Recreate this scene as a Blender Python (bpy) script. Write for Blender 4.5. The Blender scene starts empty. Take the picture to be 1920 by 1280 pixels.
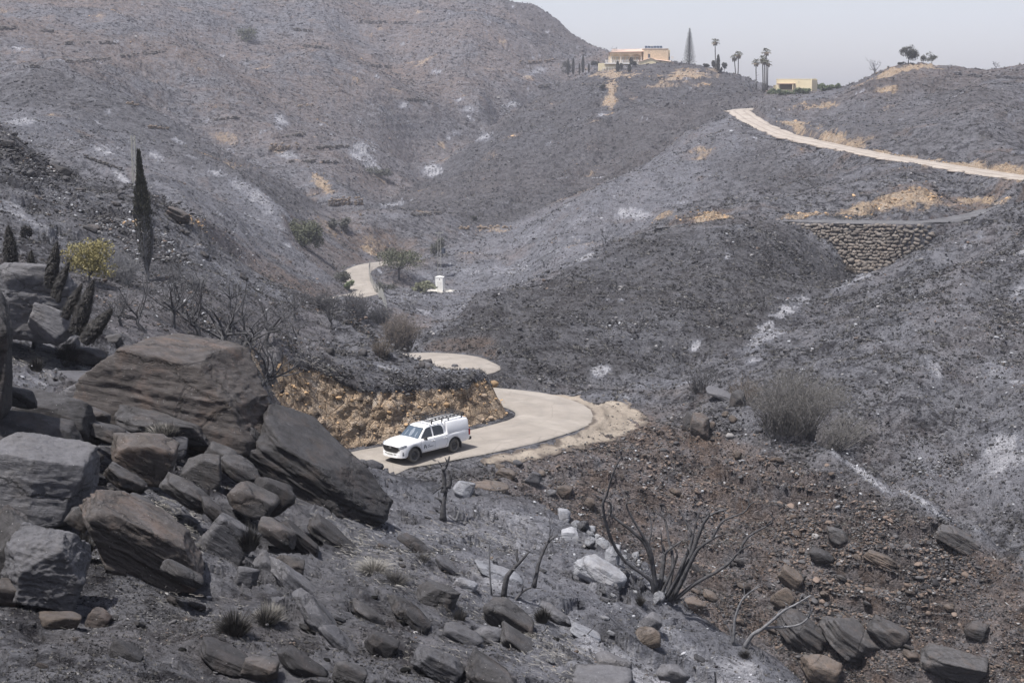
import bpy, bmesh, math, random
import numpy as np
from mathutils import Vector, Matrix, Quaternion

R = math.radians
random.seed(7)
SC = bpy.context.scene
COL = SC.collection

# ---------------------------------------------------------------- camera, sky, sun, exposure
FPX = 2700.0                      # focal length in photo pixels (1920 wide)
PITCH = math.atan(460 / FPX)      # camera looks down; horizon at v = 180
cam_data = bpy.data.cameras.new('camera')
cam_data.sensor_width = 36.0
cam_data.lens = FPX / 1920 * 36.0
cam_data.clip_start = 0.1
cam_data.clip_end = 12000
cam = bpy.data.objects.new('camera', cam_data)
COL.objects.link(cam)
cam.location = (0, 0, 0)
cam.rotation_euler = (math.pi / 2 - PITCH, 0, 0)
SC.camera = cam

SUN_EL, SUN_AZ = R(67), math.atan2(-0.62, -0.46)      # azimuth of the sun as atan2(x, y)
world = bpy.data.worlds.new('World')
SC.world = world
world.use_nodes = True
wn = world.node_tree
for n in list(wn.nodes): wn.nodes.remove(n)
sky = wn.nodes.new('ShaderNodeTexSky')
sky.sky_type = 'NISHITA'
sky.sun_disc = False
sky.sun_elevation = SUN_EL
sky.sun_rotation = SUN_AZ
sky.air_density = 1.0
sky.dust_density = 1.5
sky.ozone_density = 2.0
sky.altitude = 100
bg = wn.nodes.new('ShaderNodeBackground')
bg.inputs['Strength'].default_value = 0.118
hs = wn.nodes.new('ShaderNodeHueSaturation')
hs.inputs['Saturation'].default_value = 0.55
wo = wn.nodes.new('ShaderNodeOutputWorld')
wn.links.new(sky.outputs[0], hs.inputs['Color'])
tint = wn.nodes.new('ShaderNodeMix'); tint.data_type = 'RGBA'; tint.blend_type = 'MULTIPLY'
tint.inputs['Factor'].default_value = 1.0; tint.inputs['B'].default_value = (1.0, 0.965, 0.985, 1)
wn.links.new(hs.outputs[0], tint.inputs['A']); wn.links.new(tint.outputs['Result'], bg.inputs['Color'])
wn.links.new(bg.outputs[0], wo.inputs['Surface'])

sun_data = bpy.data.lights.new('sun', 'SUN')
sun_data.energy = 4.9
sun_data.angle = R(0.53)
sun_data.color = (1.0, 0.965, 0.92)
sun = bpy.data.objects.new('sun', sun_data)
COL.objects.link(sun)
sd = Vector((math.sin(SUN_AZ) * math.cos(SUN_EL), math.cos(SUN_AZ) * math.cos(SUN_EL), math.sin(SUN_EL)))
sun.rotation_euler = sd.to_track_quat('Z', 'Y').to_euler()
sun.location = (0, 0, 60)

SC.view_settings.view_transform = 'Standard'
SC.view_settings.look = 'None'
SC.view_settings.exposure = 0.50
SC.view_settings.gamma = 1.0
SC.view_settings.use_curve_mapping = False
SC.render.engine = 'CYCLES'
SC.cycles.max_bounces = 5
SC.cycles.diffuse_bounces = 3
SC.cycles.glossy_bounces = 2
SC.cycles.transmission_bounces = 4
SC.cycles.volume_bounces = 1
SC.cycles.transparent_max_bounces = 16
SC.cycles.use_adaptive_sampling = True
SC.cycles.adaptive_threshold = 0.02
SC.cycles.use_denoising = True

# ---------------------------------------------------------------- camera mathematics
CP, SP = math.cos(PITCH), math.sin(PITCH)
def ray(u, v):
    x = u - 960.0; b = 640.0 - v
    d = Vector((x, FPX * CP + b * SP, -FPX * SP + b * CP))
    return d / math.hypot(d.x, d.y)          # horizontal length 1
def pt(u, v, r):
    return ray(u, v) * r
def ptz(u, v, z):
    d = ray(u, v); return d * (z / d.z)
def project(x, y, z):
    dep = y * CP - z * SP
    return 960 + FPX * x / dep, 640 - FPX * (y * SP + z * CP) / dep
def v_of_t(t):
    return 640 + FPX * np.tan(-np.arctan(t) - PITCH)
def az_of_u(u, t=0.0):
    v = v_of_t(t); d = ray(u, float(v)); return math.atan2(d.x, d.y)

# ---------------------------------------------------------------- names, tags, meshes
def tag(o, label=None, cat=None, group=None, kind=None):
    if label: o['label'] = label
    if cat: o['category'] = cat
    if group: o['group'] = group
    if kind: o['kind'] = kind
    elif cat: o['kind'] = 'thing'
    return o
def empty(name, loc, rz=0.0):
    o = bpy.data.objects.new(name, None)
    o.location = loc; o.rotation_euler = (0, 0, rz)
    o.empty_display_size = 0.2
    COL.objects.link(o)
    return o
def link(name, me, mat=None, parent=None, smooth=False):
    o = bpy.data.objects.new(name, me)
    COL.objects.link(o)
    if mat is not None:
        if isinstance(mat, (list, tuple)):
            for m in mat: me.materials.append(m)
        else: me.materials.append(mat)
    if parent: o.parent = parent
    if smooth: me.shade_smooth()
    return o
class MB:
    """collects verts and faces for one mesh object"""
    def __init__(self): self.v = []; self.f = []; self.m = []
    def add(self, vs, fs, mi=0):
        b = len(self.v); self.v.extend([tuple(p) for p in vs])
        for f in fs: self.f.append(tuple(i + b for i in f)); self.m.append(mi)
    def box(self, c, s, rot=None, mi=0, taper=1.0):
        hx, hy, hz = s[0] / 2, s[1] / 2, s[2] / 2
        vs = [Vector((x * hx * (taper if z > 0 else 1), y * hy * (taper if z > 0 else 1), z * hz)) for z in (-1, 1) for y in (-1, 1) for x in (-1, 1)]
        if rot is not None: vs = [rot @ p for p in vs]
        c = Vector(c); vs = [p + c for p in vs]
        self.add(vs, [(0, 2, 3, 1), (4, 5, 7, 6), (0, 1, 5, 4), (2, 6, 7, 3), (0, 4, 6, 2), (1, 3, 7, 5)], mi)
    def tube(self, pts, rads, n=6, cap=True, mi=0):
        pts = [Vector(p) for p in pts]
        if not hasattr(rads, '__len__'): rads = [rads] * len(pts)
        rings = []; prev = None
        for i, p in enumerate(pts):
            a = pts[max(0, i - 1)]; b = pts[min(len(pts) - 1, i + 1)]
            d = (b - a)
            if d.length < 1e-9: d = Vector((0, 0, 1))
            d.normalize()
            if prev is None:
                x = d.orthogonal().normalized()
            else:
                x = (prev - d * prev.dot(d))
                x = x.normalized() if x.length > 1e-6 else d.orthogonal().normalized()
            prev = x; y = d.cross(x)
            rings.append([p + (x * math.cos(2 * math.pi * k / n) + y * math.sin(2 * math.pi * k / n)) * rads[i] for k in range(n)])
        vs = [q for r_ in rings for q in r_]
        fs = []
        for i in range(len(pts) - 1):
            for k in range(n):
                fs.append((i * n + k, i * n + (k + 1) % n, (i + 1) * n + (k + 1) % n, (i + 1) * n + k))
        if cap:
            fs.append(tuple(range(n - 1, -1, -1))); fs.append(tuple((len(pts) - 1) * n + k for k in range(n)))
        self.add(vs, fs, mi)
    def build(self, name, mat, parent=None, smooth=False):
        me = bpy.data.meshes.new(name)
        me.from_pydata(self.v, [], self.f)
        if isinstance(mat, (list, tuple)) and len(mat) > 1:
            me.polygons.foreach_set('material_index', self.m)
        me.update()
        return link(name, me, mat, parent, smooth)
def np_mesh(name, verts, faces, mat=None, parent=None, smooth=False):
    """verts (n,3) faces (m,k) arrays, all faces the same size"""
    me = bpy.data.meshes.new(name)
    n, m, k = len(verts), len(faces), faces.shape[1]
    me.vertices.add(n); me.vertices.foreach_set('co', np.ascontiguousarray(verts, dtype=np.float32).ravel())
    me.loops.add(m * k); me.loops.foreach_set('vertex_index', np.ascontiguousarray(faces, dtype=np.int32).ravel())
    me.polygons.add(m); me.polygons.foreach_set('loop_start', np.arange(0, m * k, k, dtype=np.int32))
    me.update(calc_edges=True)
    return link(name, me, mat, parent, smooth)

# ---------------------------------------------------------------- numpy gradient noise
_rng = np.random.RandomState(11)
_perm = np.concatenate([_rng.permutation(256)] * 3)
_g3 = _rng.normal(size=(256, 3)); _g3 /= np.linalg.norm(_g3, axis=1)[:, None]
def noise3(x, y, z):
    xi = np.floor(x).astype(np.int64); yi = np.floor(y).astype(np.int64); zi = np.floor(z).astype(np.int64)
    xf, yf, zf = x - xi, y - yi, z - zi
    u = xf * xf * xf * (xf * (xf * 6 - 15) + 10); v = yf * yf * yf * (yf * (yf * 6 - 15) + 10); w = zf * zf * zf * (zf * (zf * 6 - 15) + 10)
    xi &= 255; yi &= 255; zi &= 255
    def g(a, b, c):
        h = _perm[_perm[_perm[(xi + a) & 255] + ((yi + b) & 255)] + ((zi + c) & 255)]
        gr = _g3[h]
        return gr[..., 0] * (xf - a) + gr[..., 1] * (yf - b) + gr[..., 2] * (zf - c)
    def lerp(a, b, t): return a + t * (b - a)
    return lerp(lerp(lerp(g(0, 0, 0), g(1, 0, 0), u), lerp(g(0, 1, 0), g(1, 1, 0), u), v),
                lerp(lerp(g(0, 0, 1), g(1, 0, 1), u), lerp(g(0, 1, 1), g(1, 1, 1), u), v), w) * 1.5
def fbm(x, y, z=0.0, oct=4, lac=2.03, gain=0.5):
    z = np.zeros_like(x) + z
    s = 0; a = 1.0; f = 1.0; tot = 0
    for o in range(oct):
        s = s + a * noise3(x * f + 17.3 * o, y * f - 9.1 * o, z * f + 3.7 * o); tot += a; a *= gain; f *= lac
    return s / tot
def sstep(a, b, x):
    t = np.clip((x - a) / (b - a), 0, 1); return t * t * (3 - 2 * t)
# ---------------------------------------------------------------- terrain: surveyed lines (u, v, range) and hidden points (u, 'z', range, z)
LINES = []
def L(*p): LINES.append(p)
H = 'z'
# near ground under and in front of the camera
for u in range(-300, 2301, 200):
    L((u, H, 3.0, -1.75)); L((u, H, 7.0, -3.7))
L((-300,1700,10.5),(0,1650,10.5),(500,1650,10.8),(1000,1650,11.5),(1500,1650,13),(1800,1660,15))
L((-200,1280,16),(0,1280,16),(250,1280,16),(500,1280,16.5),(750,1280,17.5),(1000,1280,19),(1250,1280,21.5),(1495,1275,25))
L((-200,1150,18.5),(0,1150,18.5),(250,1150,18.5),(500,1150,19.5),(750,1150,21),(1000,1150,23.5),(1200,1150,26.5),(1275,1150,28.5))
L((-200,1000,22),(0,1000,22),(250,1000,22.5),(500,1000,24.5),(750,1000,29),(900,1000,32),(1050,1000,35.5))
L((-200,880,25),(0,880,25),(250,880,26),(450,880,29),(600,890,34),(720,910,39))
L((-200,760,29),(0,760,29),(200,760,31),(400,770,34),(500,820,39))
L((-200,680,33),(0,680,33),(200,680,37),(400,700,44))
L((-200,620,40),(0,620,40),(150,620,45),(230,615,55),(300,615,58),(450,620,68))
# near ridge silhouette (foreground slope against the road bank)
L((500,800,44),(560,805,44),(640,857,42),(731,887,42),(801,927,41),(895,934,41),(976,947,39),(1026,964,38),(1070,984,36),(1164,1045,33),(1211,1060,32),(1280,1146,29.5),(1397,1213,27),(1495,1273,25),(1600,1340,23.5),(1900,1480,21),(2200,1600,20))
# just behind it
L((600,H,50,-13.2),(640,H,50,-14),(731,H,50,-15.2),(801,H,49,-16),(895,H,49,-16.5),(1026,H,46,-16.5),(1164,H,41,-16),(1280,H,37,-15.5),(1397,H,34,-15),(1495,H,32,-15),(1700,H,30,-15.5),(2100,H,29,-16))
L((600,H,59,-16.8),(640,H,58,-17.5),(731,H,57,-18.3),(850,H,58,-20.5),(1000,H,56,-23),(1200,H,52,-25),(1400,H,50,-27),(1600,H,48,-28.5),(1800,H,48,-29.5),(2100,H,48,-30))
# terrace with the burnt orchard, left hill
L((300,690,46),(400,720,50),(470,742,58),(510,745,66),(520,745,73))
L((300,620,58),(450,650,66),(560,700,76),(620,725,77.5))
L((450,620,70),(560,650,82),(700,690,84))
L((300,560,75),(450,560,85),(560,600,92),(640,640,92))
L((200,560,66),(100,560,56),(0,560,52),(-200,560,50))
L((0,480,74),(150,490,78),(277,525,84),(300,480,92),(400,500,100))
L((-200,400,92),(0,400,92),(150,410,98),(300,430,103))
L((0,320,106),(80,340,107))
# left hill crest
L((-250,190,120),(0,252,115),(34,275,114),(131,329,112),(148,349,112),(249,366,112),(353,412,110),(433,482,108),(504,530,106),(600,556,105),(640,552,106),(700,575,104),(745,603,101),(780,646,97),(800,676,93),(850,696,89.5),(915,701,87),(945,706,89))
L((-250,H,140,-8),(0,H,135,-11),(131,H,132,-14),(249,H,132,-16),(353,H,130,-18.5),(433,H,126,-20.5),(520,H,124,-22),(600,H,120,-22.5),(700,H,117,-22.5),(770,H,112,-22))
# outcrop above the truck and the ground the roads are cut into
L((640,690,84),(740,694,84),(830,702,84.5),(895,708,84))
L((500,735,75),(560,742,76),(640,720,79),(740,704,81.5),(830,706,83),(905,708,84.5))
L((925,712,86.2),(935,735,87.5))
for u, r, z in ((610,71.5,-18.4),(690,74,-19),(780,75,-19),(880,77.5,-19),(960,80.5,-19),(1030,83.5,-19),(1060,87,-19),(1000,90,-19),(950,90.5,-19),(925,92.5,-19.3),(880,97,-19.6),(900,103,-20.2),(915,108,-20.8),(870,113,-21.2),(800,117,-21.5)):
    L((u, H, r, z))
# bank and brown slope below the road
L((640,905,69.5),(731,892,71),(850,880,72.5),(900,862,74.5),(1000,840,77),(1060,822,79.5),(1130,812,81.5),(1200,800,83))
L((850,900,71),(1000,875,75),(1100,860,77.5),(1200,850,79.5))
L((1000,930,72.5),(1100,950,73),(1200,950,75))
L((1200,1040,72),(1100,1010,71))
L((1400,850,80),(1400,950,75.5)); L((1400,1050,72),(1400,1150,69.5))
L((1300,900,78),(1300,1020,73)); L((1500,900,78),(1500,1000,73.7))
L((1600,950,75),(1600,1050,71.5)); L((1600,1150,69),(1600,1280,66.5))
L((1800,1050,72),(1800,1150,69.5)); L((1800,1280,67),(1950,1300,66)); L((1950,1130,70),(1950,1200,68.5))
L((1400,1280,66.5),(1500,1350,64),(1700,1400,63),(1900,1430,62),(2200,1450,61))
# spur crest right of the bend
L((1120,735,92),(1200,735,93.5),(1280,724,92),(1310,719,91),(1367,736,88.5),(1394,756,86.5),(1468,776,84.5),(1508,816,82),(1565,847,80),(1636,884,78),(1710,924,76),(1757,957,74.5),(1834,988,73.5),(1920,1025,72.2),(2050,1080,70.5),(2300,1150,68))
L((1150,770,88.5),(1230,775,88)); L((1300,790,85),(1350,790,84))
L((1120,H,101,-22.3),(1200,H,102,-23.3),(1300,H,101,-24.6),(1400,H,97,-25.6),(1500,H,92,-26.3),(1600,H,88,-27),(1710,H,84.5,-27.6),(1834,H,81,-28.4),(1920,H,79,-28.8),(2100,H,77,-29.5))
# gully between the middle slopes
L((1000,725,108),(1080,730,112),(1130,705,117),(1250,690,122),(1350,660,127),(1430,630,133),(1500,590,141),(1560,550,150),(1610,508,159))
# right slope
L((1400,745,108),(1500,780,104.5)); L((1500,700,117),(1565,800,103))
L((1700,900,96),(1700,800,104)); L((1700,700,114),(1700,600,127)); L((1680,520,146),(1640,560,140))
L((1900,1000,88.5),(1900,900,93)); L((1900,800,100),(1900,700,109)); L((1900,600,121),(1900,500,136)); L((1900,420,152),(1800,470,148))
L((2100,900,92),(2100,700,105)); L((2100,500,128),(2100,380,150))
L((1610,507,159),(1650,498,158),(1700,470,158),(1760,438,160),(1800,425,161),(1860,402,163),(1920,388,165),(2000,372,168),(2300,330,172))
L((1600,H,167,-21.3),(1700,H,167,-20.6),(1760,H,168,-19),(1860,H,176,-15.5),(1920,H,178,-15),(2200,H,184,-13.5))
# centre slope
L((1300,600,139),(1300,500,163)); L((1450,520,158),(1450,470,168)); L((1150,600,136),(1150,520,158)); L((1000,650,120),(1000,580,138)); L((900,650,117.5),(900,600,130))
L((1000,700,113),(930,690,113)); L((1200,650,127),(1400,600,140))
L((1250,432,190),(1180,457,181),(1100,490,170),(1030,515,160),(960,542,150),(900,572,140),(850,597,132),(810,632,124),(795,655,119.5))
L((1180,H,205,-21.5),(1100,H,190,-23.5),(1030,H,180,-25.5),(960,H,170,-27),(900,H,160,-27),(850,H,150,-26.5),(800,H,140,-26))
L((700,H,150,-27.5),(600,H,150,-26.5),(500,H,155,-25.5),(400,H,160,-23.5))
# kiosk flat and far bend
L((790,640,190),(740,620,195),(860,620,195),(900,590,212)); L((800,600,212),(850,562,238),(900,548,244),(960,535,250)); L((740,580,218),(780,555,238))
for u, v, r in ((690,548,231),(680,535,236),(672,522,244),(670,508,258),(690,497,268),(712,492,276),(760,486,285)): L((u, v, r))
L((640,530,238),(600,500,242),(560,470,244)); L((500,500,218),(450,470,212)); L((400,430,205),(520,535,185),(580,560,190))
# left back hill
L((-250,210,350),(0,160,345),(40,140,338),(90,132,332),(150,153,326),(200,178,322),(240,192,320),(310,232,318),(400,283,314),(470,322,308),(560,365,302),(620,392,296),(690,402,298))
L((-250,H,385,-9),(0,H,378,-3),(90,H,370,-4),(200,H,362,-9),(310,H,358,-15),(400,H,350,-21),(470,H,345,-24),(560,H,335,-28),(640,H,325,-30))
L((100,200,292),(100,280,240),(-100,260,240)); L((200,300,245),(300,350,235)); L((400,350,262),(450,420,236)); L((550,430,252),(620,455,262)); L((640,410,290),(680,450,285)); L((700,480,279),(750,470,298)); L((200,240,285),(300,290,275))
L((0,H,165,-16),(200,H,165,-19),(300,H,165,-21))
# valley head
L((700,400,335),(750,428,312)); L((850,440,322),(830,420,340)); L((780,450,305),(820,480,285))
# light slope
L((1368,208,372),(1290,252,362),(1200,312,350),(1130,345,343),(1050,387,335),(960,422,325),(900,447,315),(850,470,300))
L((1200,380,282),(1100,430,262)); L((1000,470,262),(920,510,256)); L((1300,330,290),(1250,412,217)); L((1350,280,310),(1400,300,292)); L((1400,380,232),(1300,400,216)); L((1180,432,240),(1050,460,240))
# terraces and the hill carrying the dirt road
L((1250,428,200),(1300,432,194),(1400,428,190),(1470,420,187),(1560,416,185),(1650,417,183),(1750,416,182),(1850,402,192),(1950,382,202))
L((1478,H,182.5,-16.2),(1500,H,181.5,-16.8),(1540,H,181,-18.2),(1585,H,180.4,-20.4),(1612,H,179.8,-21.8),(1650,H,179.2,-22),(1700,H,178.8,-21.2),(1740,H,178.6,-20),(1775,H,178.6,-18.4))
L((1300,398,209),(1400,398,207),(1500,402,203),(1600,395,200),(1720,388,203),(1900,376,210))
L((1620,378,206),(1720,342,212),(1800,350,214),(1900,368,216))
L((1500,350,240),(1600,320,262)); L((1700,312,252),(1800,330,232))
for u, v, r in ((1376,206,366),(1417,228,340),(1460,250,320),(1495,259,303),(1550,271,288),(1645,291,262),(1702,300,250),(1845,323,225),(1945,336,211),(2100,345,200)): L((u, v, r))
# upper right hill
L((1440,188,385),(1500,184,405),(1560,172,425),(1600,158,440),(1650,135,450),(1700,123,455),(1780,126,450),(1850,131,440),(1920,119,430),(2050,112,430),(2300,112,430))
L((1550,210,358),(1640,240,318)); L((1700,200,350),(1700,250,292)); L((1800,250,272),(1900,260,258)); L((1900,180,340),(1800,170,382)); L((1850,300,238),(1750,280,262)); L((2100,200,330),(2100,290,240))
L((1580,H,520,-6),(1700,H,520,-6),(1850,H,510,-6),(2100,H,500,-6))
# villa hill
L((1368,H,392,-6),(1290,H,385,-13),(1200,H,375,-21),(1100,H,368,-27),(1000,H,360,-30),(900,H,350,-32))
L((1060,152,545),(1120,139,556),(1150,134,556),(1200,128,556),(1250,121,556),(1300,125,550),(1340,133,540),(1380,145,525),(1420,164,500),(1440,180,470),(1500,176,468),(1560,172,470))
L((1150,118,600),(1250,114,590),(1340,128,575),(1440,176,520),(1540,172,500))
L((1060,152,545),(1000,190,520),(940,230,492),(860,290,462),(790,342,432),(730,376,402),(692,400,372))
L((1060,H,600,2),(1000,H,580,-8),(940,H,550,-14),(860,H,515,-22),(790,H,480,-28))
L((1150,200,492),(1150,280,432)); L((1250,230,445),(1300,190,472)); L((1050,300,422),(950,350,386)); L((1050,370,366),(860,400,356)); L((800,402,366),(1380,185,455)); L((1100,240,455),(1210,180,500))
# far mountain
L((935,-10,765),(1000,15,750),(1050,50,740),(1090,82,730),(1118,101,720),(1150,112,700))
L((960,H,830,35),(1050,H,810,18),(1118,H,790,6),(1180,H,760,-2),(1300,H,700,-8),(1500,H,650,-10),(1700,H,650,-12),(2100,H,650,-12))
L((900,0,745),(900,100,622)); L((900,200,540),(1000,160,590)); L((1000,100,665),(1080,120,682)); L((700,0,722),(700,100,600)); L((700,200,512),(700,300,432)); L((800,300,452),(600,320,390)); L((600,200,482),(600,100,592)); L((500,0,702),(500,100,582)); L((500,200,472),(500,280,402)); L((400,200,432),(300,100,540)); L((300,180,422),(100,120,392)); L((100,0,642),(100,80,482)); L((0,100,425),(-200,100,425)); L((0,0,625),(-200,0,600)); L((650,380,355),(600,350,375))
L((-300,-160,900),(0,-160,900),(300,-160,900),(600,-160,900),(850,-130,870))
L((-300,H,1100,60),(300,H,1100,60),(800,H,1050,40))
L((-500,H,1500,-10),(300,H,1500,-10),(800,H,1500,-20),(1200,H,1300,-22),(1700,H,1300,-22),(2300,H,1300,-22))
L((-500,H,2600,-45),(300,H,2600,-45),(1000,H,2600,-45),(1700,H,2600,-45),(2400,H,2600,-45))
# outside the frame on both sides
for r, z in ((16,-3),(30,-3.5),(60,-3),(110,2),(200,-8),(330,4),(600,40),(900,90)): L((-900, H, r, z))
for r, z in ((20,-10),(30,-18),(60,-30),(75,-28),(110,-22),(160,-8),(230,-8),(330,-6),(430,12),(700,-10)): L((2800, H, r, z))

KX = 3.0
def _knots():
    out = []
    def conv(p):
        if p[1] == H:
            t = p[3] / p[2]; return (az_of_u(p[0], t), math.log(p[2]), t)
        d = ray(p[0], p[1]); return (math.atan2(d.x, d.y), math.log(p[2]), d.z)
    for ln in LINES:
        q = [conv(p) for p in ln]
        out.append(q[0])
        for a, b in zip(q, q[1:]):
            n = max(1, int(math.hypot((b[0] - a[0]) / 0.016, (b[1] - a[1]) / 0.07)))
            n = min(n, 8)
            for k in range(1, n + 1):
                f = k / n; out.append(tuple(a[i] + (b[i] - a[i]) * f for i in range(3)))
    arr = np.array(out)
    key = np.round(arr[:, :2] / 0.004).astype(int)
    _, idx = np.unique(key, axis=0, return_index=True)
    return arr[np.sort(idx)]
KN = _knots()
_P = np.stack([KN[:, 0] * KX, KN[:, 1]], 1)
_C = 0.012
def _solve():
    n = len(_P)
    d = np.sqrt(((_P[:, None] - _P[None]) ** 2).sum(-1) + _C * _C)
    A = np.zeros((n + 3, n + 3)); A[:n, :n] = d - np.eye(n) * 0.004
    A[:n, n] = 1; A[:n, n + 1:] = _P; A[n:, :n] = A[:n, n:].T
    b = np.zeros(n + 3); b[:n] = KN[:, 2]
    return np.linalg.solve(A, b)
_W = _solve()
def base_t(th, s):
    X = (th * KX).astype(np.float32); Y = s.astype(np.float32); out = np.zeros(X.shape, np.float32)
    w = _W[:-3].astype(np.float32); px = _P[:, 0].astype(np.float32); py = _P[:, 1].astype(np.float32)
    for i in range(0, len(X), 4000):
        dx = X[i:i + 4000, None] - px[None]; dy = Y[i:i + 4000, None] - py[None]
        out[i:i + 4000] = np.sqrt(dx * dx + dy * dy + _C * _C) @ w
    return out + _W[-3] + X * _W[-2] + Y * _W[-1]

# coarse evaluation, then bilinear look-up
NTH, NS = 300, 1000
TH0, TH1 = -0.62, 0.62
S0, S1 = math.log(2.2), math.log(2600)
cth = np.linspace(TH0, TH1, NTH); cs = np.linspace(S0, S1, NS)
_g = base_t(np.repeat(cth, NS), np.tile(cs, NTH)).reshape(NTH, NS).astype(np.float64)
def base_z(x, y):
    th = np.arctan2(x, y); rr = np.hypot(x, y); s = np.log(np.maximum(rr, 2.3))
    a = np.clip((th - TH0) / (TH1 - TH0) * (NTH - 1), 0, NTH - 1.001); b = np.clip((s - S0) / (S1 - S0) * (NS - 1), 0, NS - 1.001)
    i = a.astype(int); j = b.astype(int); fa = a - i; fb = b - j
    t = (_g[i, j] * (1 - fa) + _g[i + 1, j] * fa) * (1 - fb) + (_g[i, j + 1] * (1 - fa) + _g[i + 1, j + 1] * fa) * fb
    return t * rr

# ---------------------------------------------------------------- roads (centre lines in metres)
def pl(*p): return [tuple(ptz(u, v, z)) if len(q) == 3 and q[0] == 'p' else q for q in p]
def line(ps):
    out = []
    for p in ps: out.append(tuple(ptz(p[1], p[2], p[3])) if p[0] == 'p' else (tuple(pt(p[1], p[2], p[3])) if p[0] == 'r' else p[1:]))
    return out
def catmull(ps, step=1.0):
    ps = [Vector(p) for p in ps]; out = []
    for i in range(len(ps) - 1):
        p0 = ps[max(0, i - 1)]; p1 = ps[i]; p2 = ps[i + 1]; p3 = ps[min(len(ps) - 1, i + 2)]
        n = max(2, int((p2 - p1).length / step))
        for k in range(n):
            t = k / n
            out.append(0.5 * ((2 * p1) + (-p0 + p2) * t + (2 * p0 - 5 * p1 + 4 * p2 - p3) * t * t + (-p0 + 3 * p1 - 3 * p2 + p3) * t ** 3))
    out.append(ps[-1]); return out
ROAD1 = catmull(line([('w',-8.9,70.6,-18.95),('p',700,862,-19),('p',790,846,-19),('p',905,824,-19),('p',985,804,-19),('p',1035,786,-19),('p',1040,769,-19),('p',1012,755,-19),('p',968,745,-19),('w',-2.6,92.2,-19.1),('w',-5.0,94.6,-19.4),('w',-6.2,98,-19.8),('w',-6.0,102.5,-20.3),('w',-5.0,106.6,-20.6),('p',880,690,-20.9),('p',866,679,-21.1),('p',848,672,-21.3),('p',800,668,-21.5),('p',752,670,-21.8),('w',-22,121,-22.4),('w',-30,135,-24),('w',-34,160,-26.5),('w',-31,190,-28.8),('w',-27,215,-30.3),('r',687,548,231),('r',677,535,236),('r',669,522,244),('r',671,508,258),('r',690,498,268),('r',715,493,276),('r',738,491,281)]), 1.0)
ROAD2 = catmull(line([('r',1462,203,397),('r',1436,203.5,391),('r',1408,204.5,385),('r',1388,207,376),('r',1392,214,362),('r',1420,231,340),('r',1462,250,320),('r',1500,260,303),('r',1550,271,288),('r',1645,291,262),('r',1702,300,250),('r',1845,323,225),('r',1945,336,211),('r',2100,345,200),('r',2300,345,195)]), 1.5)
TRACK = catmull(line([('r',1225,432,204),('r',1300,420,198),('r',1400,417,194),('r',1480,415,188),('r',1560,415,185),('r',1650,416,183),('r',1750,416,182),('r',1830,404,190),('r',1900,388,198),('r',2000,376,206),('r',2300,360,212)]), 1.5)
def near_line(x, y, ps, W=60.0):
    """distance, interpolated z, arc parameter and side to a polyline, for points (x, y)"""
    n = len(x); best = np.full(n, 1e9); z = np.zeros(n); par = np.zeros(n); side = np.zeros(n)
    P = np.array([(p[0], p[1], p[2]) for p in ps])
    mn = P.min(0) - W; mx = P.max(0) + W
    idx = np.nonzero((x > mn[0]) & (x < mx[0]) & (y > mn[1]) & (y < mx[1]))[0]
    X = x[idx]; Y = y[idx]; B = best[idx]; Z = z[idx]; PA = par[idx]; SI = side[idx]
    for k in range(len(P) - 1):
        ax, ay, az = P[k]; bx, by, bz = P[k + 1]
        m = (X > min(ax, bx) - 14) & (X < max(ax, bx) + 14) & (Y > min(ay, by) - 14) & (Y < max(ay, by) + 14)
        if not m.any(): continue
        xx = X[m]; yy = Y[m]; dx, dy = bx - ax, by - ay; l2 = dx * dx + dy * dy + 1e-12
        t = np.clip(((xx - ax) * dx + (yy - ay) * dy) / l2, 0, 1)
        d = np.hypot(xx - ax - t * dx, yy - ay - t * dy)
        bm = B[m]; c = d < bm
        mi = np.nonzero(m)[0][c]
        B[mi] = d[c]; Z[mi] = az + (bz - az) * t[c]; PA[mi] = k + t[c]
        SI[mi] = np.sign(dx * (yy[c] - ay) - dy * (xx[c] - ax))
    best[idx] = B; z[idx] = Z; par[idx] = PA; side[idx] = SI
    return best, z, par, side
HW1, HW2, HWT = 2.45, 2.8, 2.2

def carve(x, y, z):
    cut = np.zeros_like(x)
    wob = fbm(x * 0.5, y * 0.5, 3.0, 3) * 0.5
    kc1 = 0.75 + 1.35 * sstep(112, 98, np.hypot(x, y))
    for ps, hw, kc, kf, rim in ((ROAD1, HW1, kc1, 0.7, 0.5), (ROAD2, HW2, 1.5, 0.75, 0.4), (TRACK, HWT, 1.3, 0.8, 0.3)):
        d, zr, par, side = near_line(x, y, ps)
        m = d < 14
        e = d - hw - rim
        zf = zr - 0.06
        ew = np.maximum(0, e + np.where(e > 0, wob * np.clip(e, 0, 1), 0))
        up = zf + ew * kc
        dn = zf - np.maximum(0, e) * kf
        if ps is TRACK:
            xw = (x > ray(1478, 420).x * 180) & (x < ray(1775, 430).x * 180) & (side < 0)
            dn = np.where(xw, zf - np.maximum(0, e - 0.1) * 12.0, dn)
        zn = np.clip(z, dn, up)
        zn = np.where(m, zn, z)
        # feather at the outer limit
        f = sstep(14, 9, d)
        zn = z + (zn - z) * f
        zn = np.where((e < 0) & m, zf - 0.1 * (e < -0.5), zn)
        cut = np.maximum(cut, np.where(m & (e > 0) & (z - zn > 0.15), sstep(0.1, 0.5, (z - zn)) + 0.0, 0) * (1 if ps is ROAD1 else 0.8))
        z = zn
    return z, cut

# dirt pull-out beside the bend, kiosk pad, house terraces
def flatten(x, y, z, c, rad, zt, soft):
    d = np.hypot(x - c[0], y - c[1]); f = sstep(rad + soft, rad, d); return z + (zt - z) * f

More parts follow.
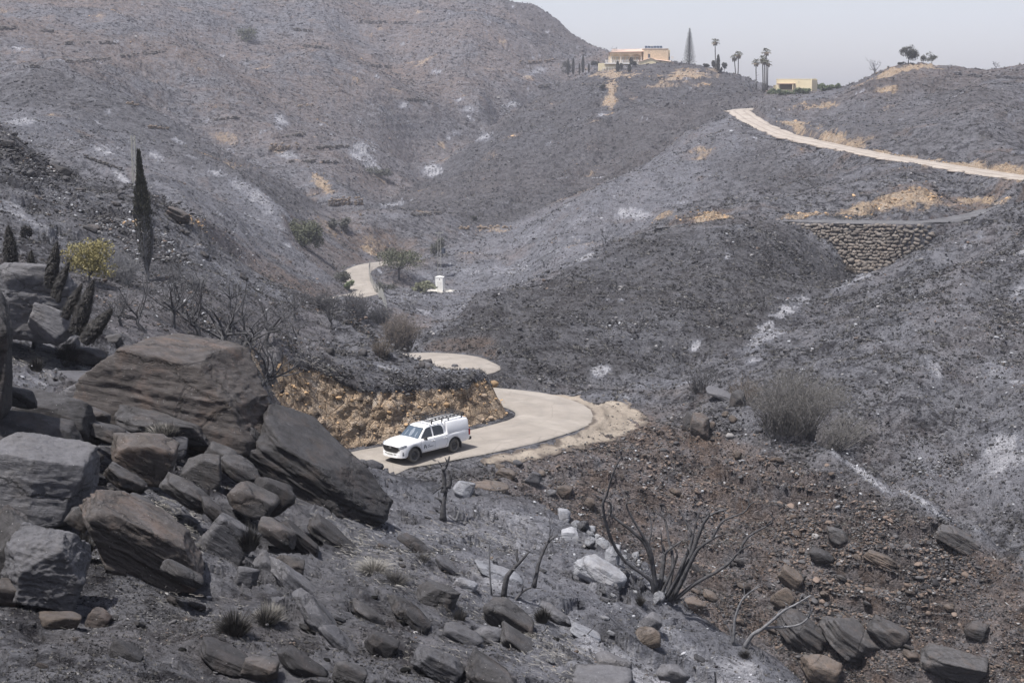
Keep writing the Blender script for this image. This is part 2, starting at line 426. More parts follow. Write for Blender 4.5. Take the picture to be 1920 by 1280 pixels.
def noise_h(x, y, spacing):
    """rough relief; octaves finer than the mesh spacing fade out"""
    r = np.hypot(x, y); h = np.zeros_like(x)
    lam = 91.0; k = 0
    while lam > 0.11:
        w = sstep(1.6, 4.0, lam / spacing) * sstep(2.0, 0.9, lam / (0.16 * r + 1e-6))
        m = w > 1e-3
        if m.any():
            n = noise3(x[m] / lam + 5.1 * k, y[m] / lam - 7.7 * k, np.full(m.sum(), 0.37 * k))
            if k % 2 == 1: n = 0.35 - np.abs(n) * 1.4
            amp = 0.11 * lam if lam < 2 else (0.085 * lam if lam < 20 else (0.10 * lam if lam < 50 else 0.075 * lam))
            h[m] += n * amp * w[m]
        lam /= 1.9; k += 1
    return h

SPURS = [(((770,188,530),(720,250,480),(650,300,430)),5,15),(((420,150,480),(480,230,440),(540,290,405)),6,15),(((250,60,560),(330,130,500),(380,200,440)),6,17),(((900,60,690),(860,150,600),(800,230,530)),8,19),(((600,30,680),(620,120,590),(600,180,520)),7,18),
         (((1400,450,178),(1330,560,148),(1250,650,128)),2.4,5.5),(((1700,560,133),(1620,680,118),(1560,790,104)),1.9,5),(((1850,480,140),(1780,640,120),(1700,820,102)),2.2,5),(((1290,300,330),(1170,380,290),(1060,450,262)),3,9),(((1700,160,430),(1630,215,365),(1580,250,318)),3,9),(((1860,190,360),(1810,260,285)),3,9),
         (((1180,170,520),(1120,260,445),(1080,340,390)),3.5,10),(((1290,200,470),(1230,280,420),(1180,330,385)),3.5,10),(((1150,500,163),(1090,600,138),(1040,670,120)),1.8,5),(((100,260,250),(250,330,235),(350,400,225)),3,9)]
def spurs(x, y):
    dz = np.zeros_like(x)
    for ps, h, w in SPURS:
        q = [pt(*p) for p in ps]; dm = np.full(len(x), 1e9); en = np.zeros(len(x))
        m = (np.abs(x - q[0].x) < 120) & (y > min(p.y for p in q) - 60) & (y < max(p.y for p in q) + 60)
        X, Y = x[m], y[m]; D = np.full(len(X), 1e9); T = np.zeros(len(X)); n = len(q) - 1
        for i in range(n):
            a, b = q[i], q[i + 1]; dx, dy = b.x - a.x, b.y - a.y; t = np.clip(((X - a.x) * dx + (Y - a.y) * dy) / (dx * dx + dy * dy), 0, 1)
            d = np.hypot(X - a.x - t * dx, Y - a.y - t * dy); c = d < D; D[c] = d[c]; T[c] = (i + t[c]) / n
        D = D * (1 + .35 * fbm(X / w, Y / w, 3.0, 3))
        dz[m] += h * np.exp(-np.abs(D / w) ** 1.5) * (0.55 + 0.45 * np.sin(np.pi * np.clip(T, .05, .95)))
    return dz
def terrain_z(x, y, spacing):
    z = base_z(x, y) + spurs(x, y)
    r = np.hypot(x, y)
    d1, z1, _, _ = near_line(x, y, ROAD1); d2, _, _, _ = near_line(x, y, ROAD2); d3, _, _, _ = near_line(x, y, TRACK)
    dd = np.minimum(np.minimum(d1, d2), d3)
    calm = sstep(2.6, 8.0, dd)
    h = noise_h(x, y, spacing)
    for (cx, cy, rad) in CALM: h = h * (0.12 + 0.88 * sstep(rad * .5, rad, np.hypot(x - cx, y - cy)))
    # weathered terraces: stepped ledges on the far hills
    far = sstep(200, 320, r) * sstep(0.05, 0.35, fbm(x / 60, y / 60, 9.0, 3))
    hh = z + h; st = 3.2
    q = hh / st + fbm(x / 50, y / 50, 2.2, 2) * 0.8; fr = q - np.floor(q)
    step = (np.floor(q) + sstep(0.72, 0.98, fr) - q) * st * 0.4
    z = z + h * (0.15 + 0.85 * calm) + step * far * calm
    z = flatten(x, y, z, KIOSK, 2.2, KIOSK[2], 3.0)
    z, cut = carve(x, y, z)
    return z, cut, dd
KIOSK = tuple(pt(825, 546, 245))
CALM = [(pt(u, 130, r).x, pt(u, 130, r).y, rad) for u, r, rad in ((1200, 562, 75), (1500, 470, 60), (1340, 545, 40), (1120, 556, 40), (825, 245, 14), (1700, 455, 50))]

# ---------------------------------------------------------------- adaptive polar grid
def build_grid():
    core = np.linspace(-0.375, 0.385, 900)
    left = np.linspace(TH0, -0.375, 40)[:-1]; right = np.linspace(0.385, TH1, 40)[1:]
    th = np.concatenate([left, core, right])
    nfs = 1800; s = np.linspace(math.log(2.4), math.log(2500), nfs)
    NR = 1060
    TT = np.repeat(th[:, None], nfs, 1); SS = np.repeat(s[None], len(th), 0)
    x = np.sin(TT) * np.exp(SS); y = np.cos(TT) * np.exp(SS)
    z = base_z(x.ravel(), y.ravel()); z, _ = carve(x.ravel(), y.ravel(), z); z = z.reshape(x.shape)
    t = z / np.exp(SS)
    v = v_of_t(t)
    dv = np.abs(np.diff(v, axis=1))
    runmax = np.maximum.accumulate(t, axis=1)
    vis = (t[:, 1:] >= runmax[:, 1:] - 0.002).astype(float)
    inframe = ((v[:, 1:] < 1330) & (v[:, 1:] > -40)).astype(float)
    w = dv * (0.22 + 0.78 * vis) * (0.25 + 0.75 * inframe) + 260 * (s[1] - s[0])
    k = 9
    ker = np.ones(k) / k
    w = np.apply_along_axis(lambda c: np.convolve(np.pad(c, k // 2, mode='edge'), ker, 'valid'), 0, w)
    w = np.apply_along_axis(lambda c: np.convolve(np.pad(c, 4, mode='edge'), np.ones(9) / 9, 'valid'), 1, w)
    cum = np.concatenate([np.zeros((len(th), 1)), np.cumsum(w, 1)], 1); cum /= cum[:, -1:]
    tgt = np.linspace(0, 1, NR)
    Sg = np.stack([np.interp(tgt, cum[i], s) for i in range(len(th))])
    return th, Sg
GTH, GS = build_grid()
GR = np.exp(GS)
GX = np.sin(GTH)[:, None] * GR; GY = np.cos(GTH)[:, None] * GR
_sp = np.maximum(np.gradient(GR, axis=1), GR * np.gradient(GTH)[:, None])
_z, _cut, _dd = terrain_z(GX.ravel(), GY.ravel(), _sp.ravel())
GZ = _z.reshape(GX.shape); GCUT = _cut.reshape(GX.shape); GDD = _dd.reshape(GX.shape)

def ground(x, y):
    th = math.atan2(x, y); r = math.hypot(x, y)
    i = int(np.clip(np.searchsorted(GTH, th) - 1, 0, len(GTH) - 2)); f = (th - GTH[i]) / (GTH[i + 1] - GTH[i])
    a = np.interp(r, GR[i], GZ[i]); b = np.interp(r, GR[i + 1], GZ[i + 1])
    return float(a + (b - a) * f)
def hit(u, v, rmin=8.0, rmax=2000.0):
    """where the sight line of photo pixel (u, v) meets the ground beyond rmin"""
    d = ray(u, v); th = math.atan2(d.x, d.y)
    i = int(np.clip(np.searchsorted(GTH, th) - 1, 0, len(GTH) - 2)); f = (th - GTH[i]) / (GTH[i + 1] - GTH[i])
    rr = GR[i]; zz = GZ[i] * (1 - f) + np.interp(rr, GR[i + 1], GZ[i + 1]) * f
    g = zz - d.z * rr
    k = np.nonzero((rr[:-1] >= rmin) & (rr[:-1] < rmax) & (g[:-1] < 0) & (g[1:] >= 0))[0]
    if len(k):
        k = k[0]; q = g[k] / (g[k] - g[k + 1]); r = rr[k] + (rr[k + 1] - rr[k]) * q
    else:
        m = (rr >= rmin) & (rr < rmax); kk = np.nonzero(m)[0]; r = rr[kk[np.argmax(g[kk])]]
    x, y = d.x * r, d.y * r
    return Vector((x, y, ground(x, y)))
def terrain_mesh():
    n, m = GX.shape
    X, Y, Z = GX.copy(), GY.copy(), GZ.copy()
    # sideways ruggedness on steep faces (rock cuts)
    gz = np.abs(np.gradient(GZ, axis=1) / np.gradient(GR, axis=1)); steep = sstep(0.9, 2.2, gz) * sstep(0, .3, GCUT)
    mk = steep > 0.01
    if mk.any():
        a = noise3(X[mk] * 0.9, Y[mk] * 0.9, Z[mk] * 1.3) * 0.55 + noise3(X[mk] * 2.3, Y[mk] * 2.3, Z[mk] * 3.1) * 0.3 + (0.2 - np.abs(noise3(X[mk] * 4.7, Y[mk] * 4.7, Z[mk] * 6.0))) * 0.25 + np.round(noise3(X[mk] * 0.8 + 9, Y[mk] * 0.8, Z[mk] * 1.1) * 5) / 5 * 0.30 + np.round(noise3(X[mk] * 1.9 + 3, Y[mk] * 1.9, Z[mk] * 2.6) * 4) / 4 * 0.16
        X[mk] += np.sin(np.arctan2(X[mk], Y[mk])) * a * steep[mk]; Y[mk] += np.cos(np.arctan2(X[mk], Y[mk])) * a * steep[mk]
    return X, Y, Z
TX, TY, TZ = terrain_mesh()
n_, m_ = TX.shape
V = np.stack([TX.ravel(), TY.ravel(), TZ.ravel()], 1)
ii, jj = np.meshgrid(np.arange(n_ - 1), np.arange(m_ - 1), indexing='ij')
F = np.stack([ii * m_ + jj, (ii + 1) * m_ + jj, (ii + 1) * m_ + jj + 1, ii * m_ + jj + 1], -1).reshape(-1, 4)
# ---------------------------------------------------------------- materials
MATS = {}
def new_mat(name):
    m = bpy.data.materials.new(name); m.use_nodes = True
    return m, m.node_tree, m.node_tree.nodes['Principled BSDF']
def simple(name, col, rough=0.7, metal=0.0, var=0.15, scale=6.0, bump=0.0, spec=0.4):
    """procedural base colour: two octaves of noise around the colour, optional relief"""
    if name in MATS: return MATS[name]
    m, t, b = new_mat(name)
    tc = t.nodes.new('ShaderNodeTexCoord'); nz = t.nodes.new('ShaderNodeTexNoise')
    nz.inputs['Scale'].default_value = scale; nz.inputs['Detail'].default_value = 6
    nz.inputs['Roughness'].default_value = 0.65
    t.links.new(tc.outputs['Object'], nz.inputs['Vector'])
    mx = t.nodes.new('ShaderNodeMix'); mx.data_type = 'RGBA'
    mx.inputs['A'].default_value = tuple(c * (1 - var) for c in col) + (1,)
    mx.inputs['B'].default_value = tuple(min(1, c * (1 + var)) for c in col) + (1,)
    rp = t.nodes.new('ShaderNodeMapRange'); rp.inputs['From Min'].default_value = 0.3; rp.inputs['From Max'].default_value = 0.7
    t.links.new(nz.outputs['Fac'], rp.inputs['Value']); t.links.new(rp.outputs[0], mx.inputs['Factor'])
    t.links.new(mx.outputs['Result'], b.inputs['Base Color'])
    b.inputs['Roughness'].default_value = rough; b.inputs['Metallic'].default_value = metal
    b.inputs['Specular IOR Level'].default_value = spec
    if bump:
        bp = t.nodes.new('ShaderNodeBump'); bp.inputs['Strength'].default_value = 1.0; bp.inputs['Distance'].default_value = bump
        t.links.new(nz.outputs['Fac'], bp.inputs['Height']); t.links.new(bp.outputs[0], b.inputs['Normal'])
    MATS[name] = m
    return m
class NT:
    """small node-tree writer"""
    def __init__(self, tree): self.t = tree
    def n(self, kind, **kw):
        nd = self.t.nodes.new(kind)
        for k, v in kw.items(): setattr(nd, k, v)
        return nd
    def set(self, sock, v):
        if isinstance(v, bpy.types.NodeSocket): self.t.links.new(v, sock)
        else: sock.default_value = v
    def noise(self, vec, scale, detail=5, rough=0.6, dist=0.0, out='Fac'):
        nd = self.n('ShaderNodeTexNoise'); self.set(nd.inputs['Vector'], vec); nd.inputs['Scale'].default_value = scale
        nd.inputs['Detail'].default_value = detail; nd.inputs['Roughness'].default_value = rough; nd.inputs['Distortion'].default_value = dist
        return nd.outputs[out]
    def vor(self, vec, scale, feature='F1', out='Distance', rnd=1.0):
        nd = self.n('ShaderNodeTexVoronoi', feature=feature); self.set(nd.inputs['Vector'], vec); nd.inputs['Scale'].default_value = scale
        nd.inputs['Randomness'].default_value = rnd
        return nd.outputs[out]
    def math(self, op, a, b=0.0, c=None, clamp=False):
        nd = self.n('ShaderNodeMath', operation=op); nd.use_clamp = clamp
        self.set(nd.inputs[0], a); self.set(nd.inputs[1], b)
        if c is not None: self.set(nd.inputs[2], c)
        return nd.outputs[0]
    def rng(self, v, a, b, c=0.0, d=1.0):
        nd = self.n('ShaderNodeMapRange'); self.set(nd.inputs['Value'], v)
        for k, x in zip(('From Min', 'From Max', 'To Min', 'To Max'), (a, b, c, d)): nd.inputs[k].default_value = x
        return nd.outputs[0]
    def mix(self, f, a, b, mode='MIX'):
        nd = self.n('ShaderNodeMix', data_type='RGBA', blend_type=mode)
        self.set(nd.inputs['Factor'], f)
        for s, x in (('A', a), ('B', b)):
            if isinstance(x, tuple) and len(x) == 3: x = x + (1,)
            self.set(nd.inputs[s], x)
        return nd.outputs['Result']
    def bump(self, h, dist, strength=1.0, normal=None):
        nd = self.n('ShaderNodeBump'); self.set(nd.inputs['Height'], h); nd.inputs['Distance'].default_value = dist; nd.inputs['Strength'].default_value = strength
        if normal is not None: self.set(nd.inputs['Normal'], normal)
        return nd.outputs[0]
    def stretch(self, vec, s, rot=(0, 0, 0)):
        nd = self.n('ShaderNodeMapping'); self.set(nd.inputs['Vector'], vec); nd.inputs['Scale'].default_value = s; nd.inputs['Rotation'].default_value = rot
        return nd.outputs[0]

def terrain_material():
    m, t, b = new_mat('burnt_ground'); N = NT(t)
    geo = N.n('ShaderNodeNewGeometry'); P = geo.outputs['Position']
    at = N.n('ShaderNodeAttribute', attribute_name='mask'); sp = N.n('ShaderNodeSeparateColor'); t.links.new(at.outputs['Color'], sp.inputs[0])
    ochre, ash, brown = sp.outputs[0], sp.outputs[1], sp.outputs[2]; rock = at.outputs['Alpha']

    n1 = N.noise(P, 0.09, 8, 0.68, 0.5); n2 = N.noise(P, 0.7, 7, 0.7); n3 = N.noise(P, 5.5, 6, 0.72); n4 = N.noise(P, 0.022, 4, 0.6, 0.4)
    # charred soil between soot black and grey ash film
    base = N.mix(N.rng(n3, 0.34, 0.66), (0.030, 0.029, 0.031), (0.082, 0.079, 0.080))
    base = N.mix(N.rng(n2, 0.38, 0.68), base, (0.094, 0.095, 0.104))
    base = N.mix(N.math('MULTIPLY', N.rng(n1, 0.42, 0.66), 0.55), base, (0.125, 0.129, 0.146))
    # clumpy mottling of charred scrub and bare stones, in sizes that hold at any distance
    for sc, a0, a1 in ((2.4, 0.46, 0.60), (0.95, 0.47, 0.60), (0.42, 0.49, 0.62)):
        mo = N.noise(P, sc, 3, 0.75, 0.2)
        base = N.mix(N.math('MULTIPLY', N.rng(mo, a0, a1), 0.7), base, (0.165, 0.165, 0.176))
        base = N.mix(N.math('MULTIPLY', N.rng(mo, 1 - a0 - 0.06, 1 - a1 - 0.02), 0.72), base, (0.022, 0.021, 0.024))
    # bleached and tan soil showing through
    b1 = N.math('MULTIPLY', N.rng(N.math('ADD', n1, N.math('MULTIPLY', n3, 0.5)), 0.62, 0.92), brown)
    base = N.mix(N.math('MULTIPLY', brown, N.rng(n2, 0.33, 0.6)), base, N.mix(N.rng(n3, 0.3, 0.7), (0.105, 0.073, 0.056), (0.225, 0.162, 0.12)))
    a3 = N.n('ShaderNodeAttribute', attribute_name='fresh_char'); fc = a3.outputs['Fac']
    base = N.mix(N.math('MULTIPLY', fc, N.rng(N.math('ADD', n2, n3), 0.7, 1.15, 1.0, 0.5)), base, N.mix(N.rng(n3, .35, .65), (0.026, 0.0245, 0.025), (0.062, 0.058, 0.057)))
    # white ash
    base = N.mix(N.math('MULTIPLY', N.rng(ash, 0.0, 0.6), N.rng(N.math('ADD', n2, N.math('MULTIPLY', n3, 0.4)), 0.5, 0.85, 0.35, 1.0)), base, (0.175, 0.18, 0.20))
    an = N.math('ADD', ash, N.math('MULTIPLY', N.math('SUBTRACT', N.noise(P, 0.55, 10, 0.80, 0.8), 0.5), 2.2))
    an = N.math('MULTIPLY', N.rng(an, 0.55, 1.05), N.rng(ash, 0.05, 0.45))
    base = N.mix(an, base, N.mix(n3, (0.20, 0.20, 0.215), (0.52, 0.52, 0.54)))
    # ochre rock with cracks
    vr = N.vor(N.stretch(P, (1, 1, 1.7), (0.2, 0.35, 0)), 1.15, 'DISTANCE_TO_EDGE'); vr2 = N.vor(N.stretch(P, (1, 1, 2.2), (0.5, 0.2, 0)), 4.0, 'DISTANCE_TO_EDGE')
    oc = N.mix(N.rng(n3, 0.3, 0.7), (0.31, 0.22, 0.145), (0.55, 0.435, 0.31))
    oc = N.mix(N.rng(n2, 0.5, 0.75), oc, (0.48, 0.43, 0.37)); oc = N.mix(N.math('MULTIPLY', N.rng(N.noise(P, 0.35, 5, 0.7), 0.55, 0.75), 0.7), oc, (0.17, 0.12, 0.085))
    oc = N.mix(N.math('MULTIPLY', N.rng(N.noise(P, 0.9, 6, 0.8, 0.5), 0.52, 0.62), 0.6), oc, (0.10, 0.078, 0.065)); oc = N.mix(N.math('MULTIPLY', N.rng(N.noise(P, 0.5, 5, 0.75), 0.56, 0.66), 0.6), oc, (0.50, 0.47, 0.42))
    oc = N.mix(N.rng(vr, 0.03, 0.0), oc, (0.07, 0.045, 0.03))
    om = N.math('MULTIPLY', N.rng(N.math('ADD', ochre, N.math('MULTIPLY', N.math('SUBTRACT', N.noise(P, 0.8, 9, 0.82), 0.5), 1.7)), 0.38, 0.75), N.rng(ochre, 0.02, 0.2))
    base = N.mix(om, base, oc)
    # pale stones and black char dots
    for sc, th, amt in ((9.0, 0.20, 0.35), (2.6, 0.18, 0.3), (0.75, 0.15, 0.28)):
        vn = N.n('ShaderNodeTexVoronoi'); N.set(vn.inputs['Vector'], P); vn.inputs['Scale'].default_value = sc
        s2 = N.n('ShaderNodeSeparateColor'); t.links.new(vn.outputs['Color'], s2.inputs[0])
        dot = N.math('MULTIPLY', N.rng(vn.outputs['Distance'], th + 0.1, th), N.rng(s2.outputs[0], 0.72, 0.8))
        drk = N.math('MULTIPLY', N.math('MULTIPLY', N.rng(vn.outputs['Distance'], th + 0.22, th), N.rng(s2.outputs[1], 0.62, 0.7)), N.math('SUBTRACT', 1.0, N.math('MULTIPLY', om, 0.85)))
        base = N.mix(N.math('MULTIPLY', drk, 0.6), base, (0.022, 0.021, 0.023))
        base = N.mix(N.math('MULTIPLY', dot, amt), base, N.mix(brown, (0.22, 0.215, 0.22), (0.30, 0.23, 0.17)))
    base = N.mix(1.0, base, (1.16, 1.16, 1.19), 'MULTIPLY')
    N.set(b.inputs['Base Color'], base)
    b.inputs['Roughness'].default_value = 0.95; b.inputs['Specular IOR Level'].default_value = 0.12
    hf = N.math('ADD', N.noise(P, 2.2, 8, 0.75), N.math('MULTIPLY', N.vor(P, 5.0), 0.35))
    hc = N.math('ADD', N.noise(P, 0.45, 8, 0.75), N.math('MULTIPLY', N.vor(P, 0.9), 0.3))
    nb = N.bump(N.noise(P, 0.13, 6, 0.7), 3.2); nb = N.bump(hc, 1.3, 1.0, nb); nb = N.bump(hf, 0.19, 1.0, nb)
    nb = N.bump(N.math('MULTIPLY', N.math('MINIMUM', N.math('MINIMUM', vr, vr2), 0.08), N.math('MAXIMUM', om, rock)), 1.4, 1.0, nb)
    N.set(b.inputs['Normal'], nb)
    return m

def rock_material(name, dark, light, accent, acc=0.5, inst=False, strata=True):
    m, t, b = new_mat(name); N = NT(t)
    tc = N.n('ShaderNodeTexCoord'); P = tc.outputs['Object']; oi = N.n('ShaderNodeObjectInfo'); rnd = oi.outputs['Random']
    sh = N.n('ShaderNodeVectorMath', operation='ADD'); t.links.new(P, sh.inputs[0])
    cx = N.n('ShaderNodeCombineXYZ'); N.set(cx.inputs[0], N.math('MULTIPLY', rnd, 37.0)); N.set(cx.inputs[1], N.math('MULTIPLY', rnd, 91.0)); t.links.new(cx.outputs[0], sh.inputs[1])
    P = sh.outputs[0]
    n1 = N.noise(P, 1.4, 8, 0.7, 0.4); n2 = N.noise(P, 9.0, 8, 0.75); n3 = N.noise(N.stretch(P, (1, 1, 7)), 2.2, 6, 0.65, 0.3)
    col = N.mix(N.rng(n2, 0.3, 0.7), dark, light)
    col = N.mix(N.math('MULTIPLY', N.rng(n1, 0.5, 0.68), acc), col, accent)
    col = N.mix(N.math('MULTIPLY', N.rng(n3, 0.5, 0.66), 0.22), col, tuple(c * 0.6 for c in dark))
    wv = N.n('ShaderNodeVectorMath', operation='MULTIPLY_ADD'); t.links.new(N.noise(P, 1.6, 5, 0.7, out='Color'), wv.inputs[0]); wv.inputs[1].default_value = (0.55, 0.55, 0.55); t.links.new(P, wv.inputs[2]); PW = wv.outputs[0]
    ck = N.math('MINIMUM', N.vor(N.stretch(PW, (1, 1, 2.0), (0.1, 0.25, 0)), 0.42, 'DISTANCE_TO_EDGE'), N.math('ADD', N.vor(N.stretch(PW, (0.35, 0.35, 3.4), (0.05, 0.12, 0)), 1.1, 'DISTANCE_TO_EDGE'), N.rng(n1, 0.62, 0.45, 0.0, 0.2)))
    col = N.mix(N.math('MULTIPLY', N.rng(ck, 0.014, 0.0), 0.5), col, tuple(c * 0.3 for c in dark))
    geo = N.n('ShaderNodeNewGeometry'); sn = N.n('ShaderNodeSeparateXYZ'); t.links.new(geo.outputs['Normal'], sn.inputs[0])
    dust = N.math('MULTIPLY', N.rng(sn.outputs[2], 0.35, 0.95), N.rng(N.noise(P, 4.0, 6, 0.7), 0.4, 0.75))
    col = N.mix(N.math('MULTIPLY', dust, 0.38), col, (0.15, 0.15, 0.165))
    vn = N.n('ShaderNodeTexVoronoi'); N.set(vn.inputs['Vector'], P); vn.inputs['Scale'].default_value = 26
    s2 = N.n('ShaderNodeSeparateColor'); t.links.new(vn.outputs['Color'], s2.inputs[0])
    col = N.mix(N.math('MULTIPLY', N.rng(vn.outputs['Distance'], 0.16, 0.08), N.rng(s2.outputs[0], 0.86, 0.9)), col, (0.42, 0.42, 0.43))
    if inst:
        ai = N.n('ShaderNodeAttribute', attribute_name='tint', attribute_type='INSTANCER')
        col = N.mix(1.0, N.mix(0.5, (1, 1, 1), N.mix(n2, (0.5, 0.5, 0.5), (1.5, 1.5, 1.5))), ai.outputs['Color'], 'MULTIPLY')
    else:
        col = N.mix(1.0, col, N.mix(rnd, (0.75, 0.75, 0.76), (1.25, 1.24, 1.22)), 'MULTIPLY')
    N.set(b.inputs['Base Color'], col); b.inputs['Roughness'].default_value = 0.85; b.inputs['Specular IOR Level'].default_value = 0.25
    if not inst:
        nb = N.bump(N.math('ADD', N.math('MULTIPLY', n3, 0.5), N.math('MULTIPLY', n1, 0.7)), 0.10)
        nb = N.bump(N.math('MINIMUM', ck, 0.03), 1.1, 1.0, nb)
        nb = N.bump(n2, 0.04, 1.0, nb)
        N.set(b.inputs['Normal'], nb)
    MATS[name] = m
    return m
M_DARKROCK = rock_material('charred_rock', (0.030, 0.029, 0.030), (0.072, 0.069, 0.071), (0.115, 0.088, 0.074), 0.45)
M_REDROCK = rock_material('scorched_red_rock', (0.048, 0.043, 0.042), (0.094, 0.083, 0.078), (0.150, 0.108, 0.088), 0.65)
M_BLUEROCK = rock_material('ash_grey_rock', (0.068, 0.067, 0.073), (0.130, 0.130, 0.142), (0.11, 0.10, 0.092), 0.4)
M_PALEROCK = rock_material('pale_ash_rock', (0.20, 0.205, 0.225), (0.36, 0.37, 0.40), (0.25, 0.22, 0.20), 0.4)
M_BROWNROCK = rock_material('brown_shale_rock', (0.060, 0.051, 0.046), (0.125, 0.102, 0.086), (0.165, 0.122, 0.096), 0.6)
M_OCHREROCK = rock_material('ochre_rock', (0.26, 0.19, 0.135), (0.46, 0.37, 0.28), (0.40, 0.36, 0.31), 0.5)
M_INST = rock_material('loose_stone', (0.1, 0.1, 0.1), (0.2, 0.2, 0.2), (0.2, 0.2, 0.2), inst=True)

def bark_material(name, c1, c2, white=0.0):
    m, t, b = new_mat(name); N = NT(t)
    tc = N.n('ShaderNodeTexCoord'); P = tc.outputs['Object']
    col = N.mix(N.rng(N.noise(P, 7, 6, 0.7), 0.35, 0.65), c1, c2)
    if white: col = N.mix(N.math('MULTIPLY', N.rng(N.noise(P, 3.0, 5, 0.7), 0.56, 0.66), white), col, (0.5, 0.5, 0.5))
    N.set(b.inputs['Base Color'], col); b.inputs['Roughness'].default_value = 0.8; b.inputs['Specular IOR Level'].default_value = 0.3
    N.set(b.inputs['Normal'], N.bump(N.noise(N.stretch(P, (14, 14, 3)), 3, 5, 0.7), 0.01))
    MATS[name] = m; return m
M_CHAR = bark_material('charred_wood', (0.030, 0.029, 0.031), (0.095, 0.094, 0.100))
M_GREYWOOD = bark_material('grey_dead_wood', (0.085, 0.085, 0.09), (0.19, 0.19, 0.20), 0.3)
M_BROWNTWIG = bark_material('scorched_twigs', (0.06, 0.052, 0.045), (0.15, 0.125, 0.105))
M_PALETWIG = bark_material('pale_dead_twigs', (0.05, 0.048, 0.047), (0.155, 0.147, 0.14))
def leaf_material(name, c1, c2, scale=1.5):
    m, t, b = new_mat(name); N = NT(t)
    tc = N.n('ShaderNodeTexCoord'); P = tc.outputs['Object']
    N.set(b.inputs['Base Color'], N.mix(N.rng(N.noise(P, scale, 4, 0.7), 0.35, 0.65), c1, c2)); b.inputs['Roughness'].default_value = 0.7
    b.inputs['Specular IOR Level'].default_value = 0.2
    MATS[name] = m; return m
M_GREEN = leaf_material('dusty_green_leaves', (0.055, 0.062, 0.040), (0.115, 0.120, 0.078))
M_GREYGREEN = leaf_material('grey_green_leaves', (0.060, 0.062, 0.055), (0.125, 0.125, 0.105))
M_PALEGREEN = leaf_material('pale_agave_leaves', (0.13, 0.14, 0.09), (0.27, 0.27, 0.19), 3)
M_YELLOW = leaf_material('scorched_yellow_leaves', (0.15, 0.135, 0.06), (0.30, 0.26, 0.12), 2)
M_HEDGE = leaf_material('hedge_leaves', (0.085, 0.11, 0.06), (0.17, 0.20, 0.11), 1.2)
M_CHARLEAF = leaf_material('charred_foliage', (0.018, 0.017, 0.017), (0.055, 0.052, 0.050), 6)
M_DARKGREEN = leaf_material('scorched_dark_foliage', (0.028, 0.030, 0.024), (0.070, 0.068, 0.052), 3)
# projected photo coordinates of every vertex, used to survey where ash, bare soil and rock lie
def _proj_arr():
    dep = np.maximum(TY * CP - TZ * SP, 0.5)
    return 960 + FPX * TX / dep, 640 - FPX * (TY * SP + TZ * CP) / dep
PU, PV = _proj_arr()
RM = GR
_xf, _yf = TX.ravel(), TY.ravel()
EDGE = (fbm(_xf / 14, _yf / 14, 1.0, 7, 2.1, 0.72) * 2.6).reshape(TX.shape)
def blob(arr, items):
    for it in items:
        u, v, ru, rv = it[:4]; rot = R(it[4]) if len(it) > 4 else 0; k = it[5] if len(it) > 5 else 1.0
        r0, r1 = (it[6], it[7]) if len(it) > 7 else (0, 1e9)
        m = (np.abs(PU - u) < ru * 2.2 + rv * 2.2) & (np.abs(PV - v) < rv * 2.2 + ru * 2.2) & (RM > r0) & (RM < r1)
        if not m.any(): continue
        du = PU[m] - u; dv = PV[m] - v; c, s = math.cos(rot), math.sin(rot)
        a = (du * c + dv * s) / ru; b = (-du * s + dv * c) / rv
        d = np.sqrt(a * a + b * b) - EDGE[m] * 1.2
        arr[m] = np.maximum(arr[m], k * sstep(1.5, 0.1, d))
def poly(arr, pts, k, r0, r1, soft=0.0, mode='max'):
    m = (RM > r0) & (RM < r1); u, v = PU[m], PV[m]; ins = np.zeros(len(u), bool); n = len(pts); dm = np.full(len(u), 1e9)
    for i in range(n):
        (ax, ay), (bx, by) = pts[i], pts[(i + 1) % n]
        ins ^= ((ay > v) != (by > v)) & (u < (bx - ax) * (v - ay) / (by - ay + 1e-9) + ax)
        dx, dy = bx - ax, by - ay; t = np.clip(((u - ax) * dx + (v - ay) * dy) / (dx * dx + dy * dy + 1e-9), 0, 1); dm = np.minimum(dm, np.hypot(u - ax - t * dx, v - ay - t * dy))
    f = sstep(-soft - 1, soft + 1, np.where(ins, dm, -dm) + EDGE[m] * soft * .8) * (0.8 + 0.25 * EDGE[m])
    arr[m] = np.maximum(arr[m], k * f)
OCH = np.zeros_like(TX); ASH = np.zeros_like(TX); BRN = np.zeros_like(TX); RCK = np.zeros_like(TX)
